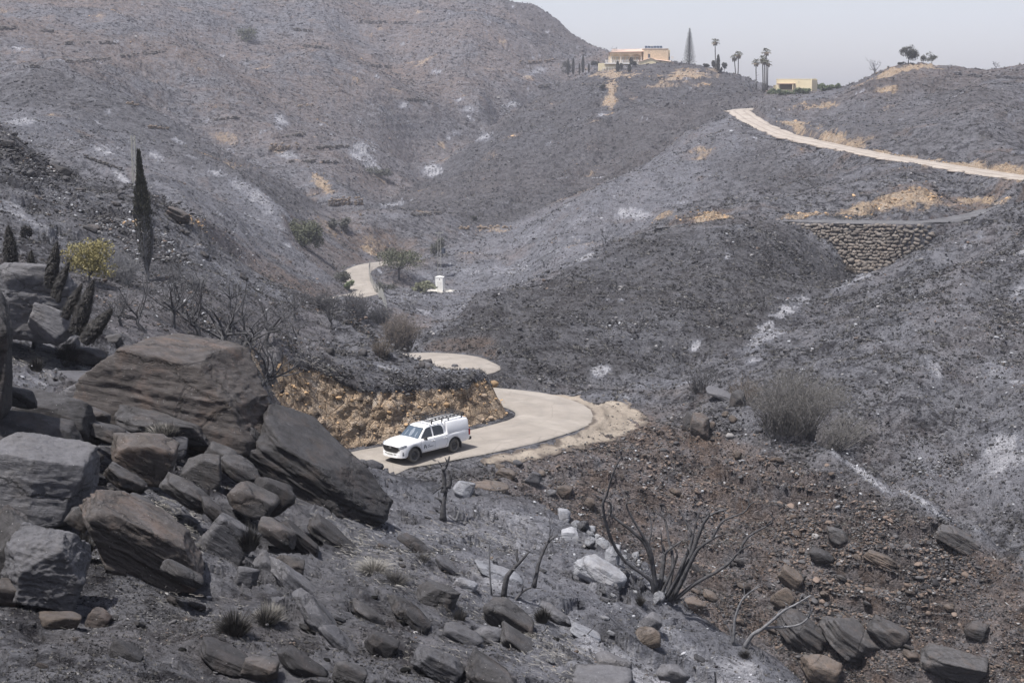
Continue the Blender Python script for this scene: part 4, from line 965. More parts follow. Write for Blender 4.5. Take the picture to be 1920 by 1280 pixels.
B = [
 # u, v, w, h, roll, rmin, label, mat, seed, depth, sub, extra
 (338,742,322,186,14,24,'huge rounded reddish boulder with dark overhanging right end', M_REDROCK, 21, .8, 6, dict(strata=.035, sfreq=11, rough=.05, rfix=30)),
 (592,890,306,122,33,24,'long black slab sloping down towards the road', M_DARKROCK, 22, .9, 6, dict(strata=.05, sfreq=9, rough=.045, rfix=29.5)),
 (62,572,170,138,6,30,'large blue grey ash dusted boulder below the charred conical shrubs', M_BLUEROCK, 23, .8, 6, dict(strata=.05, rough=.06, rfix=37)),
 (98,606,78,58,28,30,'pale grey angular rock leaning on the right side of the large blue grey boulder', M_BLUEROCK, 24, .8, 5, dict(rfix=36)),
 (-6,655,52,190,4,18,'dark upright boulder cut off by the left edge of the photo', M_DARKROCK, 25, 1.0, 5, dict(rfix=24)),
 (104,786,152,92,16,20,'dark ledge shaped boulder left of the huge reddish boulder', M_DARKROCK, 26, .8, 5, dict(rfix=26)),
 (58,826,176,96,17,18,'flat topped dark boulder at the left edge above the widest block', M_DARKROCK, 27, .9, 5, dict(rfix=24)),
 (66,912,190,170,10,16,'widest dark block at the left edge with a sunlit flat top', M_BLUEROCK, 28, .8, 6, dict(rfix=22.5,strata=.04)),
 (262,1006,250,118,36,16,'long wedge shaped boulder with a pale sunlit back in the left foreground', M_REDROCK, 29, .8, 6, dict(rfix=21,strata=.05,sfreq=10)),
 (88,1064,146,150,14,15,'chipped grey boulder with dark hollows in the lower left corner', M_BLUEROCK, 30, .85, 6, dict(rfix=19,rough=.09)),
 (10,1030,70,130,30,15,'brown grey boulder half out of the lower left edge', M_DARKROCK, 31, .8, 5, dict(rfix=19.5)),
 (12,1106,56,56,30,14,'small rusty stone at the left edge beside the chipped grey boulder', M_REDROCK, 32, .8, 4, {}),
 (272,858,124,84,27,20,'tan grey boulder with straw grass on its lower side', M_REDROCK, 33, .8, 5, dict(rfix=25)),
 (425,1014,92,92,34,18,'triangular grey rock beside a black grass tuft', M_BLUEROCK, 34, .55, 5, dict(rfix=22.5)),
 (470,938,92,52,30,20,'flat split rock under the long black slab', M_DARKROCK, 35, .8, 4, dict(rfix=25)),
 (508,930,70,66,32,20,'leaning square rock right of the flat split rock', M_DARKROCK, 36, .7, 4, dict(rfix=25.4)),
 (382,884,72,72,20,20,'black cracked rock in the shade of the huge reddish boulder', M_DARKROCK, 37, .9, 5, dict(rfix=26.5)),
 (418,858,70,42,28,20,'dark splintered rock wedged under the huge reddish boulder', M_DARKROCK, 38, .9, 4, dict(rfix=27.5)),
 (322,838,56,44,10,20,'blocky upright stone beside the straw patch', M_BLUEROCK, 39, .9, 4, dict(rfix=27)),
 (143,710,110,26,4,24,'long flat rock behind the round grass tuft', M_BLUEROCK, 40, .9, 4, {}),
 (156,738,78,44,8,24,'trapezoid grey rock in front of the long flat rock', M_BLUEROCK, 41, .8, 4, {}),
 (212,756,56,30,10,24,'ribbed round stone at the foot of the huge reddish boulder', M_BLUEROCK, 42, .9, 4, {}),
 (300,796,170,40,14,24,'dark sill of rock under the huge reddish boulder', M_DARKROCK, 43, .8, 5, dict(rfix=28.5)),
 (560,1104,130,44,46,17,'narrow grey slab running down the slope in the centre left foreground', M_BLUEROCK, 44, .7, 5, dict(rfix=21.3)),
 (498,1066,60,40,48,17,'smooth grey slab between the triangular rock and the narrow slab', M_BLUEROCK, 45, .7, 4, dict(rfix=21.8)),
 (462,1086,40,46,10,17,'small rounded grey stone below the triangular rock', M_BLUEROCK, 46, .9, 4, dict(rfix=21.2)),
 (546,1062,48,36,16,17,'small block of stone above the narrow slab', M_DARKROCK, 47, .9, 4, dict(rfix=22.2)),
 (818,1112,76,46,18,17,'dark hollow sided rock on the ash slope below the twin stemmed stump', M_DARKROCK, 49, .8, 5, {}),
 (952,1156,108,44,38,17,'dark slab with a shaded underside beside the white ash', M_DARKROCK, 50, .7, 5, {}),
 (866,1188,74,28,26,16,'thin flat slab lying left of the dark shaded slab', M_BLUEROCK, 51, .8, 4, {}),
 (915,1188,48,30,14,16,'cluster block of grey stone under the dark shaded slab', M_BLUEROCK, 52, .9, 4, {}),
 (822,1240,94,54,32,15,'clean edged grey slab near the bottom centre', M_BLUEROCK, 53, .7, 5, {}),
 (716,1206,60,40,30,15,'dark triangular stone near the bottom centre left', M_DARKROCK, 54, .8, 4, {}),
 (922,1262,112,44,36,15,'tilted dark slab cut by the bottom edge', M_DARKROCK, 55, .7, 5, {}),
 (655,1262,70,44,26,15,'low dark rock at the bottom edge left of the clean edged slab', M_DARKROCK, 56, .8, 4, {}),
 (936,1072,98,17,23,20,'thin white ash covered slab above the twin stemmed stump', M_PALEROCK, 57, .7, 4, {}),
 (872,1096,44,24,20,20,'pale broken slab left of the twin stemmed stump', M_PALEROCK, 58, .8, 4, {}),
 (1122,1070,98,42,32,24,'large pale grey slab under the row of rubble', M_PALEROCK, 59, .7, 5, {}),
 (1212,1194,54,34,-22,18,'brown stump shaped rock low on the ash slope', M_BROWNROCK, 60, .8, 4, {}),
 (1218,1166,36,42,40,20,'dark upright slab just below the many stemmed shrub', M_BLUEROCK, 61, .6, 4, {}),
 (1096,1186,60,18,26,18,'pale ochre flat stone in the white ash', M_PALEROCK, 62, .8, 4, {}),
 (1150,1246,74,34,14,15,'grey slab beside a black tuft at the bottom right of centre', M_BLUEROCK, 63, .8, 4, {}),
 (1258,1260,54,40,24,15,'blue grey rock at the bottom edge of the ash slope', M_BLUEROCK, 64, .8, 4, {}),
 (1130,1268,120,28,8,14,'wide low rock at the bottom edge right of centre', M_BLUEROCK, 65, .8, 4, {}),
 (490,1250,70,44,20,14,'dark rock low in the bottom left foreground', M_DARKROCK, 66, .8, 4, {}),
 (236,1226,60,40,30,13,'low charcoal rock in the bottom left corner soil', M_DARKROCK, 67, .8, 4, {}),
 (115,1160,70,30,10,14,'brown rubble block under the chipped grey boulder', M_BROWNROCK, 68, .8, 4, {}),
 (182,1160,42,36,12,14,'small reddish block right of the brown rubble block', M_REDROCK, 69, .8, 4, {}),
 (868,917,40,36,10,30,'pale grey slanted rock behind the tall charred stump', M_PALEROCK, 70, .7, 4, {}),
 (915,912,70,16,8,30,'brown ledge of rock jutting under the road bank', M_BROWNROCK, 71, .8, 4, dict(rmin2=55)),
 (948,886,30,18,24,60,'tan stone on the bank below the road', M_BROWNROCK, 72, .8, 4, {}),
 (1000,896,26,30,30,60,'grey stone on the brown bank right of the tan stone', M_BLUEROCK, 73, .8, 4, {}),
 (1058,918,30,24,10,60,'round brown boulder on the bank below the bend', M_BROWNROCK, 74, .8, 4, {}),
 (1106,942,22,22,10,60,'pale brown stone above the rubble row on the bank', M_BROWNROCK, 75, .8, 4, {}),
 (1058,964,26,30,0,28,'blue grey standing stone at the top of the rubble row', M_PALEROCK, 76, .8, 4, {}),
 (1148,1040,30,44,10,26,'tall white ash coated stone in the rubble row', M_PALEROCK, 77, .8, 4, {}),
 (1068,1002,34,30,0,26,'squarish pale stone in the rubble row', M_PALEROCK, 78, .8, 4, {}),
 (1312,795,34,54,4,72,'steep dark outcrop block on the spur above the brown slope', M_REDROCK, 79, .8, 5, {}),
 (1294,788,26,40,8,72,'left neighbour of the steep dark outcrop block', M_DARKROCK, 80, .8, 4, {}),
 (1382,748,30,36,10,76,'angular dark rock on the spur crest by the twiggy bush', M_DARKROCK, 81, .8, 4, {}),
 (1350,738,60,12,20,76,'fallen flat rock along the spur crest', M_BLUEROCK, 82, .8, 4, {}),
 (1484,792,34,20,20,74,'round dark rock under the big twiggy bush', M_DARKROCK, 83, .8, 4, {}),
 (100,306,22,18,20,100,'roundest boulder on the left hill crest', M_BLUEROCK, 84, .9, 4, {}),
 (118,322,30,24,30,100,'dark boulder behind the roundest crest boulder', M_DARKROCK, 85, .9, 4, {}),
 (12,268,28,12,10,105,'flat crest rock at the left edge of the left hill', M_DARKROCK, 86, .9, 4, {}),
 (335,402,46,24,24,95,'reddish bedded outcrop on the left hill crest right of the cypress', M_REDROCK, 87, .9, 5, dict(strata=.12)),
 (212,636,34,22,0,34,'dark cube shaped rock beside the fallen conical shrub', M_DARKROCK, 88, .9, 4, {}),
 (128,640,34,26,10,30,'grey rubble stone at the foot of the pale angular rock', M_BLUEROCK, 89, .9, 4, {}),
 (170,665,60,34,10,28,'brown grey rock by the upper grass tufts', M_DARKROCK, 90, .9, 4, {}),
 (1538,1040,40,26,20,55,'dark jutting rock in the middle of the brown slope', M_DARKROCK, 91, .9, 4, dict(strata=.1)),
 (1570,1000,44,26,25,55,'dark ribbed outcrop high on the brown slope', M_DARKROCK, 92, .9, 4, dict(strata=.1)),
 (1482,1080,44,34,30,55,'red brown slab outcrop at the centre of the brown slope', M_BROWNROCK, 93, .8, 4, dict(strata=.1)),
 (1800,1010,90,36,28,55,'long dark outcrop with an overhang below the spur crest', M_DARKROCK, 94, .6, 5, dict(strata=.12)),
 (1500,1180,90,46,36,50,'dark stepped outcrop low on the brown slope', M_DARKROCK, 95, .7, 5, dict(strata=.14)),
 (1590,1190,110,54,36,50,'ribbed black outcrop at the lower right', M_DARKROCK, 96, .7, 5, dict(strata=.14)),
 (1660,1180,70,44,30,50,'right end of the ribbed black outcrop', M_DARKROCK, 97, .7, 4, dict(strata=.14)),
 (1830,1180,40,36,10,50,'dark hollowed rock near the right edge', M_DARKROCK, 98, .8, 4, {}),
 (1790,1240,110,44,10,50,'broad dark outcrop in the bottom right corner', M_DARKROCK, 99, .7, 5, dict(strata=.12)),
 (1540,1250,70,44,20,50,'brown block outcrop at the bottom edge of the brown slope', M_BROWNROCK, 100, .7, 4, dict(strata=.1)),
 (1470,1120,36,40,50,50,'orange brown upright slab on the brown slope', M_BROWNROCK, 101, .6, 4, {}),
 (1650,1048,60,26,24,55,'tan thinly bedded outcrop on the right of the brown slope', M_BROWNROCK, 102, .7, 5, dict(strata=.16, sfreq=14)),
 (1300,1130,40,26,20,50,'brown blocks showing behind the many stemmed shrub', M_BROWNROCK, 103, .8, 4, {}),
]
for (u, v, w, h, roll, rmin, label, mat, seed, depth, sub, ex) in B:
    ex = dict(ex); rm2 = ex.pop('rmin2', None)
    boulder(u, v, w, h, roll, rm2 or rmin, label, mat, seed, depth, sub, **ex)

# families of smaller rocks: shared meshes, every rock an object of its own
VAR = {}
def rock_var(mat, k, flat):
    key = (mat.name, k, flat)
    if key not in VAR:
        v = rock_verts(3, (1, 1, 0.42 if flat else 0.75), 300 + k * 7 + (50 if flat else 0), rough=0.03, strata=0.03, planes=15)
        me = np_mesh('rock', v, ico(3)[1], mat); VAR[key] = me.data; bpy.data.objects.remove(me)
    return VAR[key]
def rock_family(noun, group, mats, spots, smin, smax, flat, roll, rmin, seed, cat='rock'):
    """every spot carries its own whereabouts; the largest and the outermost stones of a spot get a label of their own"""
    rs = random.Random(seed)
    for (u, v, ru, rv, rot, n, where) in spots:
        made = []
        for i in range(n):
            a = rs.uniform(0, 6.283); q = math.sqrt(rs.random()); du, dv = ru * q * math.cos(a), rv * q * math.sin(a)
            c, s = math.cos(R(rot)), math.sin(R(rot))
            uu, vv = u + du * c - dv * s, v + du * s + dv * c
            g = hit(uu, vv, rmin, 50 if rmin == 36 else rmin * 1.8 + 15)
            px = smin + (smax - smin) * rs.random() ** 2.0
            d = g.length; S = px * d / FPX
            o = bpy.data.objects.new('rock', rock_var(rs.choice(mats), rs.randrange(5), flat))
            COL.objects.link(o)
            o.location = g + Vector((0, 0, S * (0.08 if flat else 0.2)))
            o.scale = (S, S * rs.uniform(0.7, 1.1), S * rs.uniform(0.8, 1.25))
            o.rotation_euler = (Matrix.Rotation(R(roll + rs.uniform(-14, 14)), 4, 'Y') @ Matrix.Rotation(R(rs.uniform(-25, 10)), 4, 'X') @ Matrix.Rotation(rs.uniform(0, 6.28), 4, 'Z')).to_euler()
            made.append((uu, vv, px, o))
        names = {}
        for key, word in ((lambda m: -m[2], 'largest'), (lambda m: m[0], 'leftmost'), (lambda m: -m[0], 'rightmost'), (lambda m: m[1], 'topmost'), (lambda m: -m[1], 'lowest'), (lambda m: m[2], 'smallest')):
            free = [m for m in made if id(m[3]) not in names]
            if free and n > 1: names[id(min(free, key=key)[3])] = word
        for m in made:
            w = names.get(id(m[3]))
            tag(m[3], '%s%s %s' % (w + ' ' if w else '', noun, where), cat, group if w is None or n > 1 else group)
rock_family('pale blue grey rubble stone', 'pale stones of the collapsed rubble row', [M_PALEROCK, M_PALEROCK, M_BLUEROCK],
    [(1095, 1000, 34, 16, 35, 9, 'at the top of the collapsed row'), (1125, 1025, 34, 18, 40, 9, 'in the upper part of the collapsed row'), (1165, 1062, 36, 18, 40, 8, 'in the middle of the collapsed row'), (1215, 1060, 30, 12, 20, 4, 'behind the many stemmed shrub'), (1240, 1110, 36, 22, 45, 6, 'at the foot of the many stemmed shrub')], 12, 30, False, 20, 22, 1)
rock_family('dark rubble stone', 'dark rubble above the ochre road cut', [M_DARKROCK, M_DARKROCK, M_BLUEROCK],
    [(690, 668, 75, 10, 4, 14, 'on the ledge above the ochre road cut'), (640, 655, 50, 10, 10, 6, 'up the slope from the ochre ledge'), (770, 680, 60, 10, 12, 7, 'on the ledge under the brown crest bush'), (840, 690, 50, 8, 6, 7, 'at the right tip of the ochre outcrop'), (640, 600, 50, 16, 30, 4, 'below the small lone charred tree')], 7, 20, False, 5, 76, 2)
rock_family('flat dark slab', 'flat slabs on the left hillside', [M_DARKROCK, M_DARKROCK, M_BLUEROCK, M_REDROCK],
    [(60, 300, 60, 14, 28, 6, 'on the left hill crest at the edge'), (200, 370, 70, 14, 24, 6, 'on the crest left of the tall cypress'), (330, 410, 40, 12, 30, 3, 'on the crest right of the tall cypress'), (160, 400, 140, 30, 22, 7, 'on the slope above the yellow bush'), (380, 470, 110, 18, 34, 8, 'on the ash streaked slope right of the cypress'), (90, 470, 90, 30, 20, 4, 'near the left edge below the crest'), (520, 560, 80, 18, 35, 4, 'on the lower crest above the orchard')], 8, 28, True, 20, 60, 3)
rock_family('brown shale block', 'brown shale blocks on the lower right slope', [M_BROWNROCK, M_BROWNROCK, M_DARKROCK],
    [(1420, 1060, 120, 60, 15, 9, 'on the slope right of the many stemmed shrub'), (1560, 1070, 120, 50, 20, 9, 'in the middle of the lower right slope'), (1480, 1180, 110, 50, 20, 7, 'above the stepped dark outcrop'), (1680, 1110, 120, 50, 25, 8, 'on the far right of the brown slope'), (1330, 1090, 50, 50, 0, 4, 'behind the stems of the charred shrub'), (1620, 1240, 180, 30, 0, 7, 'along the bottom right edge')], 9, 30, True, 28, 50, 4)
rock_family('grey brown stone', 'stones on the bank below the bend', [M_BROWNROCK, M_BLUEROCK, M_BROWNROCK],
    [(1010, 900, 120, 26, 5, 6, 'on the bank just below the road'), (1270, 930, 44, 14, 10, 7, 'in the small stone cluster on the bank'), (1140, 900, 80, 30, 10, 3, 'on the bank above the rubble row'), (1380, 820, 60, 40, 30, 6, 'below the steep outcrop block'), (1450, 880, 90, 30, 25, 3, 'under the spur crest')], 7, 22, False, 10, 56, 5)
rock_family('small flat grey stone', 'small flat stones on the ash slope', [M_BLUEROCK, M_PALEROCK, M_BLUEROCK],
    [(1120, 1140, 60, 40, 30, 4, 'on the ash slope below the pale slab'), (1000, 1050, 80, 30, 30, 3, 'left of the thin stalk'), (1180, 1210, 60, 26, 30, 3, 'above the bottom edge on the ash'), (1330, 1240, 70, 20, 30, 4, 'at the bottom right of the ash slope'), (860, 980, 80, 30, 30, 3, 'on the grey slope under the gnarled stump'), (1020, 1240, 90, 24, 20, 3, 'on the ash at the bottom centre')], 9, 24, True, 25, 14, 6)
rock_family('charcoal stone', 'charcoal stones in the foreground soil', [M_DARKROCK, M_DARKROCK, M_REDROCK, M_BLUEROCK],
    [(300, 1160, 200, 50, 8, 8, 'in the soil under the wedge boulder'), (640, 1180, 120, 70, 20, 7, 'right of the narrow grey slab'), (420, 1130, 80, 40, 20, 3, 'left of the large blackened tuft'), (150, 1220, 140, 40, 0, 4, 'in the bottom left corner'), (520, 980, 60, 50, 20, 4, 'under the long black slab'), (740, 1060, 70, 40, 30, 3, 'on the slope right of the black slab'), (240, 740, 120, 24, 0, 4, 'near the trapezoid rock'), (60, 700, 60, 20, 0, 3, 'behind the round grass tuft')], 12, 40, True, 20, 13, 7)
rock_family('blue grey rock', 'rocks on the near edge above the road', [M_BLUEROCK, M_DARKROCK],
    [(650, 846, 42, 9, 30, 7, 'on the rim in front of the pickup'), (585, 812, 50, 10, 22, 7, 'on the rim behind the black slab'), (690, 870, 24, 8, 40, 3, 'where the rim meets the road')], 9, 32, False, 25, 36, 8)
rock_family('ochre block', 'ochre blocks at the road cut', [M_OCHREROCK],
    [(760, 815, 120, 9, -2, 6, 'at the foot of the cut behind the pickup'), (925, 785, 26, 10, -20, 4, 'at the nose of the cut by the bend'), (560, 790, 60, 12, 10, 3, 'at the left end of the cut'), (780, 740, 130, 22, 0, 6, 'high on the ochre cut')], 5, 12, False, 0, 60, 9)

for i, (u, v, w, h, roll, r_, lab, mt) in enumerate([
 (238,900,70,46,30,24,'shadowed block wedged left of the tan grey boulder',M_DARKROCK),(200,942,60,40,12,23,'dark broken block above the wedge shaped boulder',M_DARKROCK),(352,926,86,52,32,23.5,'dark slab tilted under the tan grey boulder',M_DARKROCK),(410,966,60,40,36,23,'dark chip of slab left of the flat split rock',M_DARKROCK),
 (452,880,76,46,30,27,'splintered dark ledge at the upper end of the long black slab',M_DARKROCK),(520,1000,70,48,34,24,'dark block shaded by the long black slab',M_DARKROCK),(560,1010,84,44,36,24.5,'dark slab end tucked beneath the long black slab',M_DARKROCK),(620,1004,90,40,34,25.5,'lowest dark ledge under the long black slab',M_DARKROCK),
 (160,852,60,40,24,25,'dark block between the two left edge blocks',M_DARKROCK),(196,812,66,44,20,26,'blocky dark stone below the ledge shaped boulder',M_DARKROCK),(30,742,70,50,16,25,'squared dark stone under the left edge upright boulder',M_DARKROCK),(150,970,40,60,30,21.5,'dark sliver of rock left of the wedge shaped boulder',M_DARKROCK),
 (600,1160,110,46,50,20.2,'lower continuation of the narrow grey slab',M_BLUEROCK),(640,1205,80,40,44,19,'grey slab fragment beneath the narrow grey slab',M_BLUEROCK),(770,1150,80,34,36,20.5,'flat dark slab in the soil right of the narrow grey slab',M_DARKROCK),(690,1150,60,34,30,20,'dark flake of rock beside the narrow grey slab',M_DARKROCK),
 (420,1230,90,40,24,17,'low dark slab in the bottom soil left of centre',M_DARKROCK),(560,1240,80,46,30,17.5,'tilted dark block in the bottom soil near the centre',M_DARKROCK),(340,1075,70,34,30,19.5,'dark stone under the tip of the wedge shaped boulder',M_DARKROCK),(470,820,40,44,20,29,'dark lump in the deepest shade of the huge boulder',M_DARKROCK),
 (262,944,50,36,26,22.5,'small dark block touching the top of the wedge boulder',M_DARKROCK),(70,1010,70,44,20,20.5,'dark stone between the widest block and the chipped boulder',M_DARKROCK),(180,778,50,30,12,27,'rounded dark stone on the ledge shaped boulder',M_DARKROCK),(980,1208,90,34,34,19.5,'dark slab half sunk in the ash at the bottom centre',M_DARKROCK),
 (1040,1150,56,24,30,22,'grey slab sliver on the ash right of the shaded slab',M_BLUEROCK),(780,1020,60,30,30,27,'dark slab edge breaking the grey slope',M_DARKROCK),(840,1060,50,24,30,25,'flat grey stone on the slope right of the black slab',M_BLUEROCK)]):
    boulder(u, v, w * 1.15, h * .72, roll + 6, 14, lab, mt, 400 + i, .8, 5 if w > 80 else 4, rfix=None if v > 1120 or u > 760 else r_, name='boulder', planes=14)

# ---------------------------------------------------------------- loose stones and charred stubs nobody could count
def scatter_group(name, nodes_objs, pts, scl, rot, idx, tint, mat=None):
    me = bpy.data.meshes.new(name); n = len(pts)
    me.vertices.add(n); me.vertices.foreach_set('co', np.ascontiguousarray(pts, np.float32).ravel())
    for an, ty, ar, key in (('scl', 'FLOAT_VECTOR', scl, 'vector'), ('rot', 'FLOAT_VECTOR', rot, 'vector'), ('idx', 'INT', idx, 'value'), ('tint', 'FLOAT_COLOR', tint, 'color')):
        a = me.attributes.new(an, ty, 'POINT'); a.data.foreach_set(key, np.ascontiguousarray(ar, np.int32 if ty == 'INT' else np.float32).ravel())
    me.update()
    o = link(name, me); tag(o, kind='stuff')
    g = bpy.data.node_groups.new(name, 'GeometryNodeTree')
    g.interface.new_socket('Geometry', in_out='INPUT', socket_type='NodeSocketGeometry'); g.interface.new_socket('Geometry', in_out='OUTPUT', socket_type='NodeSocketGeometry')
    gi = g.nodes.new('NodeGroupInput'); go = g.nodes.new('NodeGroupOutput')
    iop = g.nodes.new('GeometryNodeInstanceOnPoints'); g.links.new(gi.outputs[0], iop.inputs['Points'])
    jn = g.nodes.new('GeometryNodeJoinGeometry')
    for so in reversed(nodes_objs):
        oi = g.nodes.new('GeometryNodeObjectInfo'); oi.inputs['Object'].default_value = so; oi.transform_space = 'ORIGINAL'; oi.inputs['As Instance'].default_value = True
        g.links.new(oi.outputs['Geometry'], jn.inputs[0])
    g.links.new(jn.outputs[0], iop.inputs['Instance']); iop.inputs['Pick Instance'].default_value = True
    def na(nm, ty):
        a = g.nodes.new('GeometryNodeInputNamedAttribute'); a.data_type = ty; a.inputs['Name'].default_value = nm; return a.outputs['Attribute']
    g.links.new(na('idx', 'INT'), iop.inputs['Instance Index']); g.links.new(na('scl', 'FLOAT_VECTOR'), iop.inputs['Scale'])
    er = g.nodes.new('FunctionNodeEulerToRotation'); g.links.new(na('rot', 'FLOAT_VECTOR'), er.inputs[0]); g.links.new(er.outputs[0], iop.inputs['Rotation'])
    g.links.new(iop.outputs[0], go.inputs[0])
    md = o.modifiers.new('scatter', 'NODES'); md.node_group = g
    return o
# source stones: real stones lying in the foreground soil
src = []
for k, (u, v, flat) in enumerate(((700,1120,1),(610,1240,0),(392,1242,1),(1040,1200,0),(760,1255,1),(340,1220,0))):
    g = hit(u, v, 12); S = 0.14
    vv = rock_verts(2, (1, 0.85, 0.45 if flat else 0.8), 900 + k, rough=0.09)
    o = np_mesh('stone', vv, ico(2)[1], M_INST); o.location = g; o.scale = (S, S, S); src.append(o)
    tag(o, 'fist sized angular stone ' + ('in the soil above the clean edged grey slab','in the soil left of the dark triangular stone','in the soil left of the large blackened tuft','on the ash right of the dark shaded slab','at the bottom edge beside the clean edged slab','in the bottom left soil near the low charcoal rock')[k], 'stone')
_vis = None
def visible_mask():
    t = GZ / GR; rm = np.maximum.accumulate(t, axis=1)
    vis = (t >= rm - 0.0015) & (PU > -60) & (PU < 1980) & (PV > -20) & (PV < 1330)
    return vis
_vis = visible_mask()
_vi = np.nonzero(_vis.ravel())[0]
rs = np.random.RandomState(5)
def pick(n, weight):
    w = weight.ravel()[_vi].astype(float); w = np.maximum(w, 0); w /= w.sum()
    k = rs.choice(len(_vi), n, p=w); return _vi[k]
_clear = sstep(2.7, 3.4, GDD) * (RM > 13)
_cl = fbm(_xf / 12, _yf / 12, 3.3, 5, 2.1, 0.65).reshape(TX.shape)
_cl2 = fbm(_xf / 2.5, _yf / 2.5, 8.3, 3).reshape(TX.shape)
dens = _clear * (1 - 0.96 * np.clip(OCH * (GCUT > 0.2) * 1.2, 0, 1)) * (0.25 + 1.6 * sstep(0.0, 0.5, _cl + 0.6 * _cl2) + 1.8 * RCK) * (0.5 + 0.9 * (RM > 50))
N1 = 200000
k = pick(N1, dens)
jit = rs.normal(size=(N1, 2)) * (np.where(GR.ravel()[k] > 180, 0.15, 0.8) * _sp.ravel()[k])[:, None]
P3 = np.stack([TX.ravel()[k] + jit[:, 0], TY.ravel()[k] + jit[:, 1], TZ.ravel()[k]], 1)
rr = GR.ravel()[k]
px = 1.5 + 4.2 * rs.random(N1) ** 4.0 + 9.0 * (rs.random(N1) < 0.02) * rs.random(N1)
px *= np.where(rr > 220, 0.62, 1.0) * np.where(RCK.ravel()[k] > 0.3, 1.5, 1.0) * np.where((rr < 50), 1.25, 1.0)
S = np.maximum(px * rr / FPX, 0.012)
scl = np.stack([S, S * rs.uniform(.7, 1.1, N1), S * rs.uniform(.5, 1.0, N1)], 1)
rot = np.stack([rs.uniform(-.5, .4, N1), rs.uniform(-.3, .7, N1), rs.uniform(0, 6.28, N1)], 1)
o_, a_, b_ = OCH.ravel()[k], ASH.ravel()[k], BRN.ravel()[k]
val = rs.random(N1)
tint = np.stack([0.050 + 0.045 * val, 0.049 + 0.043 * val, 0.052 + 0.043 * val], 1)
lt = rs.random(N1) < 0.10; tint[lt] = np.array([0.17, 0.165, 0.165]) * rs.uniform(.8, 1.5, (lt.sum(), 1))
dk = rs.random(N1) < 0.42; tint[dk] = np.array([0.026, 0.025, 0.027]) * rs.uniform(.7, 1.4, (dk.sum(), 1))
m_ = rs.random(N1) < b_ * 0.65; tint[m_] = np.array([0.125, 0.096, 0.080]) * rs.uniform(.4, 1.4, (m_.sum(), 1))
m_ = rs.random(N1) < a_ * 0.5; tint[m_] = np.array([0.24, 0.245, 0.26]) * rs.uniform(.5, 1.5, (m_.sum(), 1))
m_ = rs.random(N1) < o_ * 0.95; tint[m_] = np.array([0.37, 0.25, 0.145]) * rs.uniform(.45, 1.35, (m_.sum(), 1))
scatter_group('loose_stones', src, P3, scl, rot, rs.randint(0, 6, N1), np.concatenate([tint, np.ones((N1, 1))], 1))

# charred scrub stubs and bleached grass wisps over all the slopes
def wisp(name, seed, n, w, h, mat):
    r_ = np.random.RandomState(seed); a = r_.uniform(0, 6.283, n); q = np.sqrt(r_.random(n))
    p = np.stack([np.cos(a) * q * .2 * w, np.sin(a) * q * .2 * w, np.full(n, -.05)], 1); e = np.stack([np.cos(a) * q * w * .5, np.sin(a) * q * w * .5, h * r_.uniform(.4, 1, n)], 1)
    s_ = np.stack([-np.sin(a), np.cos(a), np.zeros(n)], 1) * .05
    return np_mesh(name, np.stack([p - s_, p + s_, e], 1).reshape(-1, 3), np.arange(n * 3).reshape(-1, 3), mat)
def wisp_mat():
    m, t, b = new_mat('scrub_wisps'); N = NT(t); ai = N.n('ShaderNodeAttribute', attribute_name='tint', attribute_type='INSTANCER'); tc = N.n('ShaderNodeTexCoord')
    N.set(b.inputs['Base Color'], N.mix(1.0, N.mix(N.noise(tc.outputs['Object'], 6, 3), (.7, .7, .7), (1.3, 1.3, 1.3)), ai.outputs['Color'], 'MULTIPLY')); b.inputs['Roughness'].default_value = .9; b.inputs['Specular IOR Level'].default_value = .1
    return m
_wm = wisp_mat(); wsrc = []
for k, (u, v, lab) in enumerate(((660,1150,'small charred scrub stub in the soil right of the narrow grey slab'),(355,1180,'small charred scrub stub left of the large blackened tuft'),(790,1190,'small charred scrub stub above the clean edged grey slab'))):
    g = hit(u, v, 12); o = wisp('scrub_stub', 40 + k, 26, 1.5, 0.75, _wm); o.location = g; o.scale = (.16,) * 3; tag(o, lab, 'scrub'); wsrc.append(o)
N2 = 110000
k = pick(N2, _clear * (0.25 + 1.5 * sstep(-0.1, 0.4, _cl2 + 0.5 * _cl)) * (1 - .7 * RCK) * (1 - .8 * np.clip(OCH, 0, 1)) * (0.35 + 0.65 * (RM > 60)))
P3 = np.stack([TX.ravel()[k], TY.ravel()[k], TZ.ravel()[k]], 1); rr = GR.ravel()[k]
px = (2.4 + 6.0 * rs.random(N2) ** 3) * np.where(rr > 220, .7, 1.0); S = np.maximum(px * rr / FPX, .03)
scl = np.stack([S, S, S * rs.uniform(.5, 1.2, N2)], 1); rot = np.stack([rs.normal(size=N2) * .2, rs.normal(size=N2) * .2, rs.uniform(0, 6.28, N2)], 1)
val = rs.random(N2)[:, None]; tint = np.array([[.022, .021, .022]]) + val * .035
m_ = rs.random(N2) < .30; tint[m_] = np.array([.20, .19, .175]) * rs.uniform(.5, 1.3, (m_.sum(), 1))
scatter_group('charred_scrub', wsrc, P3, scl, rot, rs.randint(0, 3, N2), np.concatenate([tint, np.ones((N2, 1))], 1))
